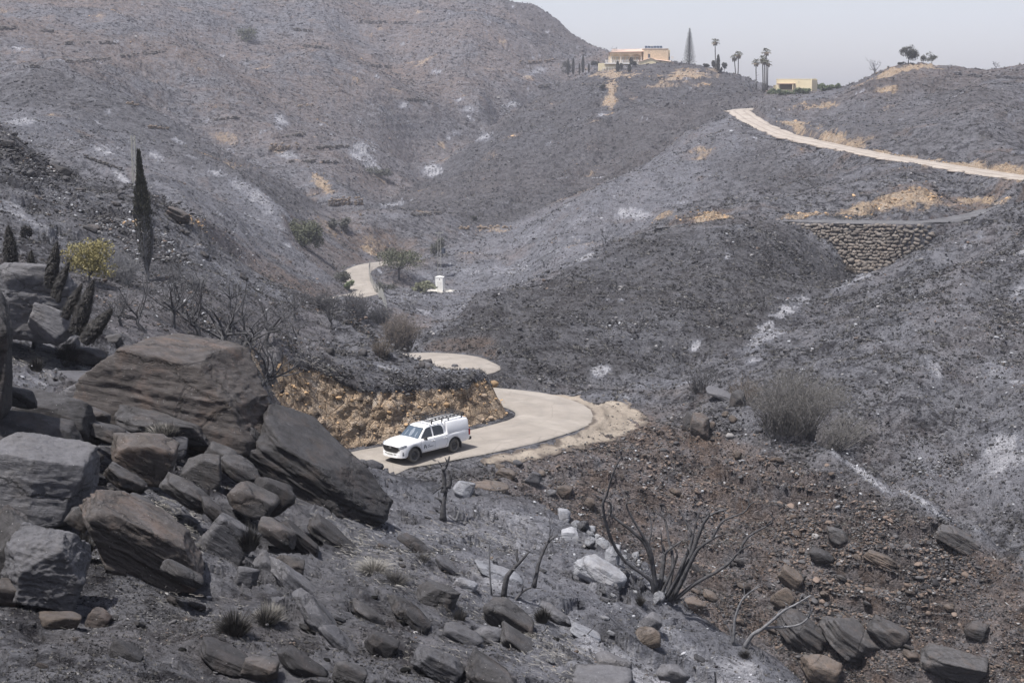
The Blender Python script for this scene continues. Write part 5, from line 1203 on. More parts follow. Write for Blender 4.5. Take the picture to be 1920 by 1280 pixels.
# ---------------------------------------------------------------- plants
def grow(mb_list, p, d, length, rad, level, rs, up=0.15, wig=0.35, kids=(2, 4), segs=5, n=5, spread=0.75, shrink=0.62, minr=0.004, cur=None):
    """one limb as a bent tapered tube, with side limbs; everything goes into mb_list[0]"""
    mb = mb_list[0]; pts = [p.copy()]; rads = [rad]; q = p.copy(); dd = d.normalized()
    for i in range(segs):
        dd = (dd + Vector((rs.gauss(0, 1), rs.gauss(0, 1), rs.gauss(0, 1))) * wig * 0.35 + Vector((0, 0, up * 0.4))).normalized()
        q = q + dd * (length / segs); pts.append(q.copy()); rads.append(max(minr * 0.6, rad * (1 - 0.72 * (i + 1) / segs) * rs.uniform(.88, 1.1)))
    mb.tube(pts, rads, n, cap=level > 1)
    if level <= 0: return
    for k in range(rs.randint(*kids)):
        i = rs.randint(max(1, segs // 3), segs); b = pts[i]
        ax = dd.orthogonal().normalized(); ax.rotate(Quaternion(dd, rs.uniform(0, 6.283)))
        nd = ((pts[i] - pts[i - 1]).normalized() * (1 - spread * 0.6) + ax * spread).normalized()
        grow(mb_list, b, nd, length * shrink * rs.uniform(0.7, 1.15), max(minr, rads[i] * 0.72), level - 1, rs, up, wig, kids, max(3, segs - 1), max(3, n - 1), spread, shrink, minr)
def dead_tree(u, v, hpx, rmin, label, mat=None, seed=0, name='burnt_tree', limbs=5, level=3, spread=0.8, lean=(0, 0), trunk=0.22, thick=1.0, up=0.18, cat='tree', group=None, kids=(2, 4), wig=0.4):
    mat = mat or M_CHAR; rs = random.Random(seed); g = hit(u, v, rmin); px = g.length / FPX; Hh = hpx * px
    root = empty(name, g); tag(root, label, cat, group)
    tr = MB(); tl = Hh * trunk; rad = Hh * 0.026 * thick
    pts = [Vector((0, 0, -0.12 * Hh)), Vector((0, 0, 0)), Vector((lean[0] * tl * 0.5 + rs.gauss(0, .03) * Hh, lean[1] * tl * .5, tl * 0.55)), Vector((lean[0] * tl, lean[1] * tl, tl))]
    tr.tube(pts, [rad * 1.5, rad * 1.25, rad * 1.05, rad], 7); tr.build('trunk', mat, root, True)
    for k in range(limbs):
        a = 2 * math.pi * (k + rs.random() * 0.7) / limbs
        mb = MB(); st = pts[2].lerp(pts[3], rs.uniform(0.3, 1.0))
        d = Vector((math.cos(a) * spread + lean[0] * 0.8, math.sin(a) * spread + lean[1] * 0.8, 0.62 + rs.uniform(-.2, .3)))
        grow([mb], st, d, Hh * rs.uniform(0.42, 0.6), rad * 0.62, level, rs, up=up, wig=wig, kids=kids, minr=max(0.0035 * thick, 0.34 * px))
        mb.build('branch', mat, root)
    return root
def drawn_plant(stems, rmin, base, label, mat, radpx=5, name='burnt_shrub', seed=1, depth=0.5, cat='shrub', part='stem'):
    """stems given as photo polylines, stood up in depth at the plant's own distance"""
    g = hit(base[0], base[1], rmin); px = g.length / FPX; r0 = math.hypot(g.x, g.y)
    root = empty(name, g); tag(root, label, cat); rs = random.Random(seed)
    for (pts, r_) in stems:
        mb = MB(); off = rs.uniform(-1, 1) * depth; n = len(pts); P = []
        for i, (u, v) in enumerate(pts):
            t = (base[1] - v) * px
            P.append(pt(u, v, r0 + off * max(0, t) * 0.6 + rs.gauss(0, .01)) - g)
        Q = []; Rr = []
        for i in range(n - 1):
            for k in range(3):
                f = k / 3; p0 = P[max(0, i - 1)]; p1 = P[i]; p2 = P[i + 1]; p3 = P[min(n - 1, i + 2)]
                Q.append(0.5 * ((2 * p1) + (-p0 + p2) * f + (2 * p0 - 5 * p1 + 4 * p2 - p3) * f * f + (-p0 + 3 * p1 - 3 * p2 + p3) * f ** 3) + Vector((rs.gauss(0, .25), rs.gauss(0, .25), rs.gauss(0, .25))) * px)
                Rr.append(r_ * px * (1 - 0.72 * (i + f) / (n - 1)))
        Q.append(P[-1]); Rr.append(r_ * px * 0.25)
        mb.tube(Q, Rr, 6)
        # short broken side twigs
        for k in range(rs.randint(1, 3)):
            i = rs.randint(len(Q) // 2, len(Q) - 2); a = Q[i]; d = (Q[i + 1] - a).normalized()
            s = (d + Vector((rs.gauss(0, .8), rs.gauss(0, .8), rs.uniform(0, .9)))).normalized() * rs.uniform(10, 26) * px
            mb.tube([a, a + s * .5 + Vector((0, 0, .1 * s.length)), a + s], [Rr[i] * .6, Rr[i] * .45, Rr[i] * .2], 4)
        mb.build(part, mat, root, True)
    return root
Z3 = lambda l: [(1000 + x / 3.556, 840 + y / 3.556) for x, y in l]
ST = [([(830,985),(770,690),(690,580),(590,500),(520,440),(515,370),(480,350),(390,300)], 4.2), ([(800,985),(780,880),(600,740),(500,560),(465,380),(490,310),(530,170),(585,60)], 4.2),
      ([(825,980),(790,720),(740,600),(680,500),(620,380),(655,360)], 4.0), ([(790,720),(770,640),(790,530),(760,385)], 2.8), ([(835,1000),(870,750),(890,690),(985,620)], 5.0), ([(880,700),(862,680),(850,540)], 2.6),
      ([(890,1010),(930,760),(900,590),(880,480),(830,430)], 3.8), ([(905,1015),(1000,760),(1060,600),(1010,480),(970,400)], 4.2), ([(905,1020),(1040,740),(1110,560),(1170,450),(1300,405)], 5.0),
      ([(925,1015),(1060,740),(1110,660),(1200,600),(1280,570)], 4.4), ([(1195,600),(1215,560),(1270,480),(1400,430),(1450,370),(1490,355)], 2.8), ([(940,1010),(1080,900),(1210,830),(1310,760),(1380,680),(1460,635)], 4.2),
      ([(1375,700),(1430,590),(1590,495),(1580,430)], 2.8), ([(915,1010),(1010,860),(1040,720),(1060,600),(1110,400)], 3.4), ([(1270,485),(1275,440)], 1.6), ([(1440,390),(1435,310)], 1.6), ([(845,990),(905,860),(960,720),(925,640)], 3.2), ([(860,1020),(880,1080),(850,1040)], 4), ([(920,1030),(990,1010),(1040,1080)], 3.6),
      ([(880,1000),(960,860),(1020,720),(1010,690)], 4.2)]
drawn_plant([(Z3(a), b) for a, b in ST], 22, (1246, 1128), 'many stemmed charred shrub fanning out over the ash slope', M_CHAR, seed=3)
Z2 = lambda l: [(640 + x / 2.976, 850 + y / 2.976) for x, y in l]
drawn_plant([(Z2([(905,800),(920,700),(950,655),(990,610),(1045,550)]), 6.2), (Z2([(990,610),(978,570),(985,530)]), 3.6), (Z2([(930,800),(955,830),(1010,770),(1075,740)]), 4.6), (Z2([(1075,745),(1100,620),(1150,500),(1210,450)]), 4.6), (Z2([(1075,750),(1130,752)]), 1.2), (Z2([(1160,490),(1165,430),(1160,360)]), 1.3)], 20, (946, 1122), 'charred twin stemmed stump standing in white ash', M_CHAR, name='burnt_stump', seed=4, depth=0.3)
drawn_plant([(Z2([(840,790),(826,600),(828,440)]), 2.0), ], 20, (922, 1116), 'thin pale dead stalk left of the twin stemmed stump', M_GREYWOOD, name='dead_stalk', seed=5, depth=0.1)
drawn_plant([(Z2([(568,370),(570,280),(590,190)]), 7.5), (Z2([(572,220),(575,140),(565,70)]), 6.5), (Z2([(595,190),(610,150),(606,110)]), 5.5), (Z2([(566,90),(585,70),(603,15)]), 5.5), (Z2([(565,180),(540,200),(510,228)]), 2.6), (Z2([(570,330),(545,325),(525,320)]), 3.4)], 32, (830, 976), 'gnarled charred stump standing upright in front of the road', M_CHAR, name='burnt_stump', seed=6, depth=0.1)
drawn_plant([(Z2([(640,380),(655,330),(645,320)]), 3.4), (Z2([(600,345),(640,375),(680,365)]), 2.6)], 32, (856, 980), 'short curled root lying right of the gnarled stump', M_GREYWOOD, name='burnt_root', seed=7, depth=0.2, cat='root')
ZR = lambda l: [(1280 + x / 2.976, 850 + y / 2.976) for x, y in l]
drawn_plant([(ZR([(340,1085),(390,1010),(440,980),(560,880),(650,830),(715,790)]), 4.2), (ZR([(345,1085),(400,1000),(480,970),(560,968),(660,950),(710,900),(728,850)]), 3.4), (ZR([(700,912),(712,870),(700,820)]), 1.6), (ZR([(660,950),(700,915),(740,912)]), 1.4), (ZR([(560,968),(572,940)]), 1.2)], 20, (1394, 1212), 'bare grey branch forking out low at the right of the ash slope', M_GREYWOOD, name='dead_branch', seed=8, depth=0.3, cat='branch', part='twig')
drawn_plant([(ZR([(285,1075),(290,930),(330,820),(380,770),(430,740)]), 3.0), (ZR([(280,1070),(268,990),(230,930)]), 2.2), (ZR([(330,820),(345,780),(338,720)]), 1.4)], 20, (1376, 1208), 'thin upright dead stems left of the low forked branch', M_GREYWOOD, name="dead_shrub", seed=9, depth=0.3)
for (u, v, hp, ld, lab) in ((1092,1196,26,1.6,'short broken stick poking from the ash in the bottom centre'), (1016,1186,14,1.6,'stub of a stick near the round grass tuft'), (1098,1212,10,1.2,'stick fragment lying on the pale ochre flat stone')):
    drawn_plant([([(u, v), (u + hp * .5, v - hp * .45), (u + hp, v - hp)], ld)], 14, (u, v), lab, M_CHAR, name='dead_stick', seed=int(u), depth=0.1, cat='stick')

# burnt orchard behind the boulders
ORCH = [(272,622,150,40,5,3,(-.4,0),'flat topped charred tree second from the left in the orchard'),(228,612,110,44,5,3,(-.2,0),'leftmost low charred tree of the burnt orchard'),(325,612,170,44,5,3,(.1,0),'slim charred tree with a pale stem in the middle orchard row'),
        (372,640,190,40,5,3,(-.35,0),'tall charred tree directly behind the huge reddish boulder'),(418,668,230,38,5,3,(.15,0),'charred tree with a high crown right of the huge boulder'),(452,676,220,38,5,3,(.35,0),'dense charred tree leaning right over the boulder'),
        (470,742,190,34,6,3,(.95,0),'lowest charred tree sprawling to the right above the black slab'),(500,650,170,52,5,3,(.2,0),'charred tree at the right end of the orchard'),(552,596,100,62,5,3,(.1,0),'small charred tree on the ash streaked slope'),(620,616,84,72,6,3,(0,0),'round crowned charred tree alone above the road cut'),
        (330,570,90,56,5,3,(0,0),'small charred tree in the back row of the orchard'),(430,580,110,56,5,3,(.1,0),'thin charred tree in the back row right of the cypress'),(555,640,80,60,5,2,(0,0),'stunted charred tree above the left end of the road cut')]
for i, (u, v, hp, rm, lb, lv, ln, lab) in enumerate(ORCH):
    dead_tree(u, v, hp * 0.86, rm, lab, M_CHAR, 40 + i, limbs=lb + 1, level=lv, lean=ln, spread=0.75, thick=0.95, kids=(2, 4), wig=0.6)
# far dead trees and shrubs
FAR = [(1190/1,0,0)]
for i, (u, v, hp, rm, th, lab) in enumerate([(775,640,0,0,0,''),(768,584,36,170,1.2,'little bare tree on the flat below the kiosk'),(777,582,40,170,1.2,'second little bare tree beside it on the flat below the kiosk'),(1018,500,46,160,1.2,'bare sapling on the pale slope right of the kiosk'),(1135,455,30,180,1.4,'dark scorched bush on the pale ledge'),
        (1375,478,32,150,1.0,'white ash ringed burnt bush on the centre slope'),(1408,172,40,420,1.8,'bare wide tree left of the tall palms'),(1040,166,34,480,1.4,'bare tree on the ridge left of the villa cypresses'),(970,200,16,450,1.5,'tiny bare bush on the ridge below the villa'),
        (1140,238,20,420,1.5,'spiky dead bush on the slope under the villa'),(1168,316,22,330,1.4,'dead sapling on the edge of the pale slope'),(1225,322,18,300,1.4,'dark burnt bush on the pale slope'),(1015,420,16,240,1.4,'burnt bush low on the pale slope'),(1290,244,14,330,1.4,'grey twigs near the top of the pale slope'),
        (413,398,24,190,1.3,'bare bush on the pale hillside above the orchard'),(418,414,16,190,1.3,'smaller bare bush just below it on the pale hillside'),(505,462,16,190,1.3,'tiny bare bush left of the round green bush'),(1640,140,34,380,1.6,'bare shrub on the right hill crest left of the pines'),(1868,120,16,380,1.6,'lone bare shrub on the crest at the far right'),
        (1330,462,20,150,1.2,'burnt sprig on the centre slope'),(1150,250,14,420,1.2,'dry sprig on the villa hill'),(1385,460,20,150,1.2,'twiggy sprig beside the ash ringed bush')]):
    if not lab: continue
    dead_tree(u, v, hp, rm, lab, M_GREYWOOD if 'grey' in lab or 'bare' in lab or 'sapling' in lab else M_CHAR, 90 + i, name='dead_shrub' if hp < 34 else 'burnt_tree', limbs=5, level=2, spread=0.7, thick=th, kids=(2, 3), cat='shrub' if hp < 34 else 'tree')

def twig_bush(u, v, wpx, hpx, rmin, label, mat, n=220, seed=0, name='dead_bush', lean=0.0, rad=0.35, sub=2, arch=0.3):
    g = hit(u, v, rmin); px = g.length / FPX; W, Hh = wpx * px, hpx * px; rs = random.Random(seed)
    root = empty(name, g); tag(root, label, 'bush')
    st = MB(); tw = MB()
    for k in range(n):
        a = rs.uniform(0, 6.283); q = math.sqrt(rs.random()); dx, dy = math.cos(a) * q, math.sin(a) * q
        top = Vector((dx * W / 2 + lean * Hh, dy * W / 2.4, Hh * (1 - 0.55 * q * q) * rs.uniform(0.6, 1.02)))
        b = Vector((dx * W * 0.20, dy * W * 0.18, -0.03 * Hh))
        P = [b]; N_ = 5
        for i in range(1, N_ + 1):
            f = i / N_; p = b.lerp(top, f); p.z += Hh * arch * 0.5 * math.sin(math.pi * f) * q; p += Vector((rs.gauss(0, 1), rs.gauss(0, 1), rs.gauss(0, 1))) * Hh * 0.04; P.append(p)
        rr_ = max(rad * px * rs.uniform(.6, 1.3), 0.002)
        tgt = st if k % 9 == 0 else tw
        tgt.tube(P, [rr_ * (2.4 if tgt is st else 1.2) * (1 - .75 * i / N_) for i in range(N_ + 1)], 3, cap=False)
        for s in range(sub):
            i = rs.randint(2, N_ - 1); d = Vector((rs.gauss(0, 1), rs.gauss(0, 1), rs.uniform(0, 1.4))).normalized() * Hh * rs.uniform(.08, .22)
            tw.tube([P[i], P[i] + d * .6 + Vector((0, 0, rs.gauss(0, .02))) * Hh, P[i] + d * 1.3 + Vector((rs.gauss(0, .03), 0, 0)) * Hh], [rr_ * .7, rr_ * .5, rr_ * .3], 3, cap=False)
    st.build('stem', mat, root); tag(tw.build('twigs', mat, root), kind='stuff')
    return root
twig_bush(1480,806,225,135,74,'big grey cloud of dead twigs hanging over the spur crest',M_PALETWIG,420,1,lean=.12,rad=.42,sub=4)
twig_bush(1560,838,130,80,72,'trailing dead twigs on the right of the big twig cloud',M_PALETWIG,150,2,lean=.35,rad=.4,sub=3)
twig_bush(1312,732,80,62,80,'thin black twiggy bush at the left end of the spur crest',M_CHAR,60,3,rad=.5)
twig_bush(1395,752,90,56,78,'dark twiggy bush between the spur outcrop and the twig cloud',M_BROWNTWIG,90,4,rad=.4)
twig_bush(750,660,86,84,90,'scorched brown bush on the crest above the road cut',M_BROWNTWIG,240,5,rad=.5,sub=3)
twig_bush(715,668,50,44,86,'small scorched bush left of the brown crest bush',M_BROWNTWIG,80,6,rad=.5)
twig_bush(226,532,90,74,56,'bare grey twigs right of the yellow scorched bush',M_GREYWOOD,170,7,rad=.35,sub=4)
twig_bush(372,545,60,40,70,'faint grey brushwood behind the orchard',M_GREYWOOD,60,8,rad=.4)
twig_bush(610,580,70,40,90,'dark brush along the left hill edge above the far road',M_CHAR,100,9,rad=.5)
twig_bush(665,592,80,52,90,'blackened brush right of the pale rock on the left hill edge',M_CHAR,150,10,rad=.55)
twig_bush(715,606,60,44,90,'blackened bush near the lower end of the far road',M_CHAR,110,11,rad=.55)
twig_bush(1592,510,36,14,130,'low dead brush at the foot of the stone wall',M_BROWNTWIG,60,12,rad=.5)
twig_bush(1520,826,34,40,70,'black spiky shrub under the big twig cloud',M_CHAR,30,13,rad=.9,sub=0)

# leafy things: many small leaf faces through the crown volume
def leaf_cloud(name, mat, centers, radii, n, size, parent=None, seed=0, flat=0.8, droop=0.0):
    r_ = np.random.RandomState(seed); C = np.array(centers, float); Rr = np.array(radii, float)
    w = Rr[:, 0] * Rr[:, 1] * Rr[:, 2]; w = w ** 0.8; w /= w.sum(); idx = r_.choice(len(C), n, p=w)
    d = r_.normal(size=(n, 3)); d /= np.linalg.norm(d, axis=1)[:, None]; rad = r_.random(n) ** 0.42
    p = C[idx] + d * Rr[idx] * rad[:, None]
    nz = noise3(p[:, 0] / (size * 7), p[:, 1] / (size * 7), p[:, 2] / (size * 7)); p = p[nz > -0.16]; n = len(p)
    a = r_.normal(size=(n, 3)); a /= np.linalg.norm(a, axis=1)[:, None]
    b = np.cross(a, r_.normal(size=(n, 3))); b /= np.linalg.norm(b, axis=1)[:, None]
    s = size * r_.uniform(0.6, 1.4, n)[:, None]
    V_ = np.stack([p - a * s, p + b * s * .45, p + a * s, p - b * s * .45], 1).reshape(-1, 3)
    return np_mesh(name, V_, np.arange(n * 4).reshape(-1, 4), mat, parent)
def leafy_tree(u, v, wpx, hpx, rmin, label, mat, n=3000, seed=0, name='green_bush', trunk=0.3, leafpx=1.3, clumps=9, barkmat=None, cat='bush', group=None, flat=0.8, lean=0):
    g = hit(u, v, rmin); px = g.length / FPX; W, Hh = wpx * px, hpx * px; rs = random.Random(seed)
    root = empty(name, g); tag(root, label, cat, group)
    cs = []; rds = []; z0 = Hh * trunk
    for k in range(clumps):
        a = rs.uniform(0, 6.283); q = math.sqrt(rs.random()) * 0.72
        zz = z0 + (Hh - z0) * rs.uniform(0.2, 0.82) * (1 - 0.35 * q * q)
        cs.append((math.cos(a) * q * W / 2 + lean * zz, math.sin(a) * q * W / 2, zz)); s_ = rs.uniform(.19, .29); rds.append((W * s_, W * s_, (Hh - z0) * s_ * 1.15))
    leaf_cloud('crown', mat, cs, rds, int(n * 1.3), leafpx * 1.25 * px, root, seed)
    mb = MB(); bm_ = barkmat or M_CHAR
    tp = Vector((lean * z0, 0, max(z0, .15 * Hh)))
    mb.tube([Vector((0, 0, -.08 * Hh)), tp * .5, tp], [W * .03, W * .022, W * .018], 6)
    for c in cs[:7]: mb.tube([tp, tp.lerp(Vector(c), .5) + Vector((0, 0, -.03 * Hh)), Vector(c)], [W * .014, W * .009, W * .004], 4)
    mb.build('trunk', bm_, root, True)
    return root
leafy_tree(168,530,96,84,56,'half scorched bush with yellow green leaves beside the conical shrubs',M_YELLOW,5200,1,trunk=.1,leafpx=1.7,clumps=13,name='yellow_bush')
leafy_tree(571,464,72,56,170,'large round dark green bush on the hillside above the far road',M_GREEN,9000,2,trunk=.02,leafpx=1.7,clumps=16)
leafy_tree(625,430,24,20,200,'small green bush upper left of the pair on the tan hillside',M_GREYGREEN,900,3,trunk=.05,clumps=5)
leafy_tree(644,433,30,26,200,'small green bush upper right of the pair on the tan hillside',M_GREYGREEN,1100,4,trunk=.05,clumps=6)
leafy_tree(465,78,42,26,400,'lone green bush high on the far mountain',M_GREEN,1500,5,trunk=.05,leafpx=1.2,clumps=8)
leafy_tree(748,524,90,60,215,'spreading olive green tree inside the bend of the far road',M_GREEN,4200,6,trunk=.3,clumps=13,name='green_tree',cat='tree')
leafy_tree(820,500,34,58,235,'narrow green tree behind the lattice pole',M_GREYGREEN,1500,7,trunk=.35,clumps=7,name='green_tree',cat='tree',lean=.1)
leafy_tree(640,534,36,36,200,'grey green bush left of the far road',M_GREYGREEN,1500,8,trunk=.1,clumps=7)
leafy_tree(655,545,22,22,200,'small pale bush touching the edge of the far road',M_HEDGE,700,9,trunk=.1,clumps=5)
leafy_tree(795,548,48,22,210,'low pale green bush left of the white kiosk',M_PALEGREEN,1500,10,trunk=.0,leafpx=1.8,clumps=7)
leafy_tree(722,548,40,20,205,'low scorched bush between the far road and the kiosk',M_GREYGREEN,900,11,trunk=.0,clumps=6)
leafy_tree(705,330,56,20,330,'wide low bush in the fold of the far hills',M_GREYGREEN,1300,12,trunk=.0,clumps=7)
leafy_tree(890,414,16,12,300,'tiny dark bush at the valley head',M_DARKGREEN,400,13,trunk=.0,clumps=4)
leafy_tree(1060,138,22,24,560,'green bush on the ridge behind the villa cypresses',M_GREYGREEN,500,14,trunk=.0,clumps=4)
leafy_tree(1133,118,1,1,500,'',M_GREEN,4,15) if False else None
leafy_tree(50,452,26,30,40,'charred leafless bush between two charred conical shrubs',M_CHARLEAF,900,16,trunk=.1,leafpx=1.6,clumps=6,name='burnt_bush')

# charred conical shrubs: spindle core under a coat of scorched needles
def cone_shrub(b, t, wpx, rmin, label, seed, mat=None, rfix=None, pot=0.0):
    g = hit(b[0], b[1], rmin) if rfix is None else pt(b[0], b[1], rfix)
    px = g.length / FPX; top = pt(t[0], t[1], math.hypot(g.x, g.y)); ax = top - g; Ln = ax.length; W = wpx * px / 2; rs = np.random.RandomState(seed)
    root = empty('burnt_conical_shrub', g); tag(root, label, 'shrub'); mat = mat or M_CHARLEAF
    q = ax.to_track_quat('Z', 'Y').to_matrix()
    prof = lambda f: np.clip(np.sin(np.pi * np.clip(f * 0.78 + 0.22, 0, 1)) ** 0.75 * (1.0 - 0.25 * f), 0, 1)
    mb = MB(); n = 16; K = 18
    fs = np.linspace(-0.04, 0.985, K); rings = []
    for i, f in enumerate(fs):
        for k in range(n):
            a = 2 * math.pi * k / n; rr_ = W * 0.86 * float(prof(max(f, 0))) * (1 + 0.09 * rs.normal())
            rings.append(Vector((math.cos(a) * rr_, math.sin(a) * rr_, f * Ln)))
    rings = [q @ v_ for v_ in rings]
    fcs = [(i * n + k, i * n + (k + 1) % n, (i + 1) * n + (k + 1) % n, (i + 1) * n + k) for i in range(K - 1) for k in range(n)]
    mb.add(rings, fcs); mb.build('core', mat, root)
    N_ = int(1400 * min(1.5, Ln / 1.5) + 300)
    f = rs.random(N_) ** 0.85; a = rs.uniform(0, 6.283, N_); rr_ = W * prof(f) * rs.uniform(.85, 1.05, N_)
    p = np.stack([np.cos(a) * rr_, np.sin(a) * rr_, f * Ln], 1); up = np.stack([np.cos(a) * .75, np.sin(a) * .75, np.full(N_, -0.35)], 1) + rs.normal(size=(N_, 3)) * .3
    L_ = W * rs.uniform(.10, .26, N_)[:, None] + 1.2 * px; sd_ = np.stack([-np.sin(a), np.cos(a), np.zeros(N_)], 1) * (L_ * .22)
    V_ = np.stack([p - sd_, p + sd_, p + up * L_], 1).reshape(-1, 3) @ np.array(q).T
    np_mesh('foliage', V_, np.arange(N_ * 3).reshape(-1, 3), mat, root)
    tb = MB(); tb.tube([ax * 0.0, ax * .5, ax * 1.0, ax * 1.0 + Vector((0, 0, Ln * .09))], [W * .12, W * .1, W * .05, W * .015], 5); tb.build('stem', M_CHAR, root)
    return root
CS = [((22,502),(15,422),27,40,'upright charred conical shrub at the far left standing behind the blue grey boulder'),((57,502),(59,468),13,40,'smallest pointed charred conical shrub behind the blue grey boulder'),((93,537),(107,452),25,38,'grey tinged charred conical shrub left of the yellow bush'),
      ((102,556),(130,490),19,37,'slender charred conical shrub leaning right in front of the yellow bush'),((108,566),(114,545),10,37,'stubby charred cone low between the leaning shrubs'),((122,594),(154,531),21,36,'leaning charred conical shrub behind the tallest leaning one'),
      ((142,622),(176,524),30,35,'tallest leaning charred conical shrub next to the huge boulder'),((158,640),(211,578),30,34,'fallen charred conical shrub lying almost flat on the rocks')]
for i, (b, t, w, rm, lab) in enumerate(CS):
    cone_shrub(b, t, w * 1.15, rm, lab, 60 + i, rfix=39 if i < 2 else (36.0 - i * 0.3))
# tall cypress
def cypress():
    g = hit(277, 526, 70); px = g.length / FPX; Hh = 232 * px; W = 33 * px; rs = random.Random(5)
    root = empty('cypress', g); tag(root, 'tall half burnt cypress with bare fanned stems below on the left hillside', 'tree')
    tr = MB(); tr.tube([(0, 0, -.3), (-.02, 0, Hh * .3), (-.12, 0, Hh * .7), (-.22, 0, Hh)], [.11, .09, .06, .01], 7); tr.build('trunk', M_GREYWOOD, root)
    for k in range(34):
        a = rs.uniform(0, 6.28); q = rs.uniform(.4, 1); x, y = math.cos(a) * W * .5 * q, math.sin(a) * W * .5 * q; mb = MB(); h1 = rs.uniform(.38, .85)
        mb.tube([(x * .08, y * .08, Hh * rs.uniform(.02, .12)), (x * .65, y * .65, Hh * .2), (x, y, Hh * .38), (x * .9 - .1, y * .9, Hh * h1)], [.028, .022, .016, .008], 4)
        mb.build('branch', M_GREYWOOD if k % 2 else M_CHAR, root)
    r_ = np.random.RandomState(4); N_ = 9000; f = r_.random(N_) ** 0.8
    keep = r_.random(N_) < np.where(f < .28, .18, np.where(f < .42, .45, 1)); f = f[keep]; N_ = len(f)
    z = Hh * (0.16 + 0.84 * f); rad = W * .5 * np.clip(np.minimum(1, (1 - f) * 2.0 + .06) * (.72 + .28 * np.sin(np.pi * np.clip(f * 1.3, 0, 1))), 0, 1)
    a = r_.uniform(0, 6.283, N_); q = r_.random(N_) ** 0.5; cl = 1 + .25 * noise3(a * 2, z * 1.5, np.zeros(N_))
    p = np.stack([np.cos(a) * rad * q * cl - .22 * z / Hh, np.sin(a) * rad * q * cl, z], 1)
    d = np.stack([np.cos(a) * .35, np.sin(a) * .35, np.ones(N_)], 1) + r_.normal(size=(N_, 3)) * .25; L_ = r_.uniform(.06, .16, N_)[:, None]
    s = np.cross(d, r_.normal(size=(N_, 3))); s /= np.linalg.norm(s, axis=1)[:, None]; s *= .025
    V_ = np.stack([p - s, p + s, p + d * L_ + s * .5, p + d * L_ - s * .5], 1).reshape(-1, 3)
    np_mesh('foliage', V_, np.arange(N_ * 4).reshape(-1, 4), M_DARKGREEN, root)
cypress()

# grass tufts
def tuft_mesh(name, mat, w, h, n, seed, droop=0.5, parent=None, bw=0.05, flat=0.0):
    r_ = np.random.RandomState(seed); a = r_.uniform(0, 6.283, n); q = np.sqrt(r_.random(n)); x0, y0 = np.cos(a) * q * w * .22, np.sin(a) * q * w * .22
    hh = h * r_.uniform(.45, 1.0, n) * (1 - .45 * q); ox, oy = np.cos(a) * q * w * .34 + r_.normal(size=n) * w * .03, np.sin(a) * q * w * .34
    V_ = []; F_ = []
    pts = [np.stack([x0 + ox * f ** 1.5, y0 + oy * f ** 1.5, hh * (f - droop * .45 * f ** 3 * q)], 1) for f in (0, .35, .7, 1.0)]
    sd_ = np.stack([-np.sin(a + r_.normal(size=n)), np.cos(a), np.zeros(n)], 1) * (bw * h)
    wd = (1, .85, .55, .1)
    V_ = np.stack([p + sd_ * s * k for p, k in zip(pts, wd) for s in (-1, 1)], 1).reshape(-1, 3)
    base = np.arange(n) * 8
    F_ = np.concatenate([np.stack([base + i * 2, base + i * 2 + 1, base + i * 2 + 3, base + i * 2 + 2], 1) for i in range(3)])
    return np_mesh(name, V_, F_, mat, parent)
M_STRAW = leaf_material('bleached_straw', (0.11, 0.105, 0.095), (0.30, 0.285, 0.26), 9)
M_BURNTGRASS = leaf_material('burnt_grass', (0.025, 0.024, 0.024), (0.085, 0.080, 0.076), 5)
def tuft(u, v, wpx, hpx, rmin, label, mat, seed, n=150, droop=.5, rfix=None):
    g = hit(u, v, rmin) if rfix is None else pt(u, v, rfix); px = g.length / FPX
    o = tuft_mesh('grass_tuft', mat, wpx * px, hpx * px, int(n * 2.2), seed, droop, bw=.011)
    o.location = g; tag(o, label, 'grass'); return o
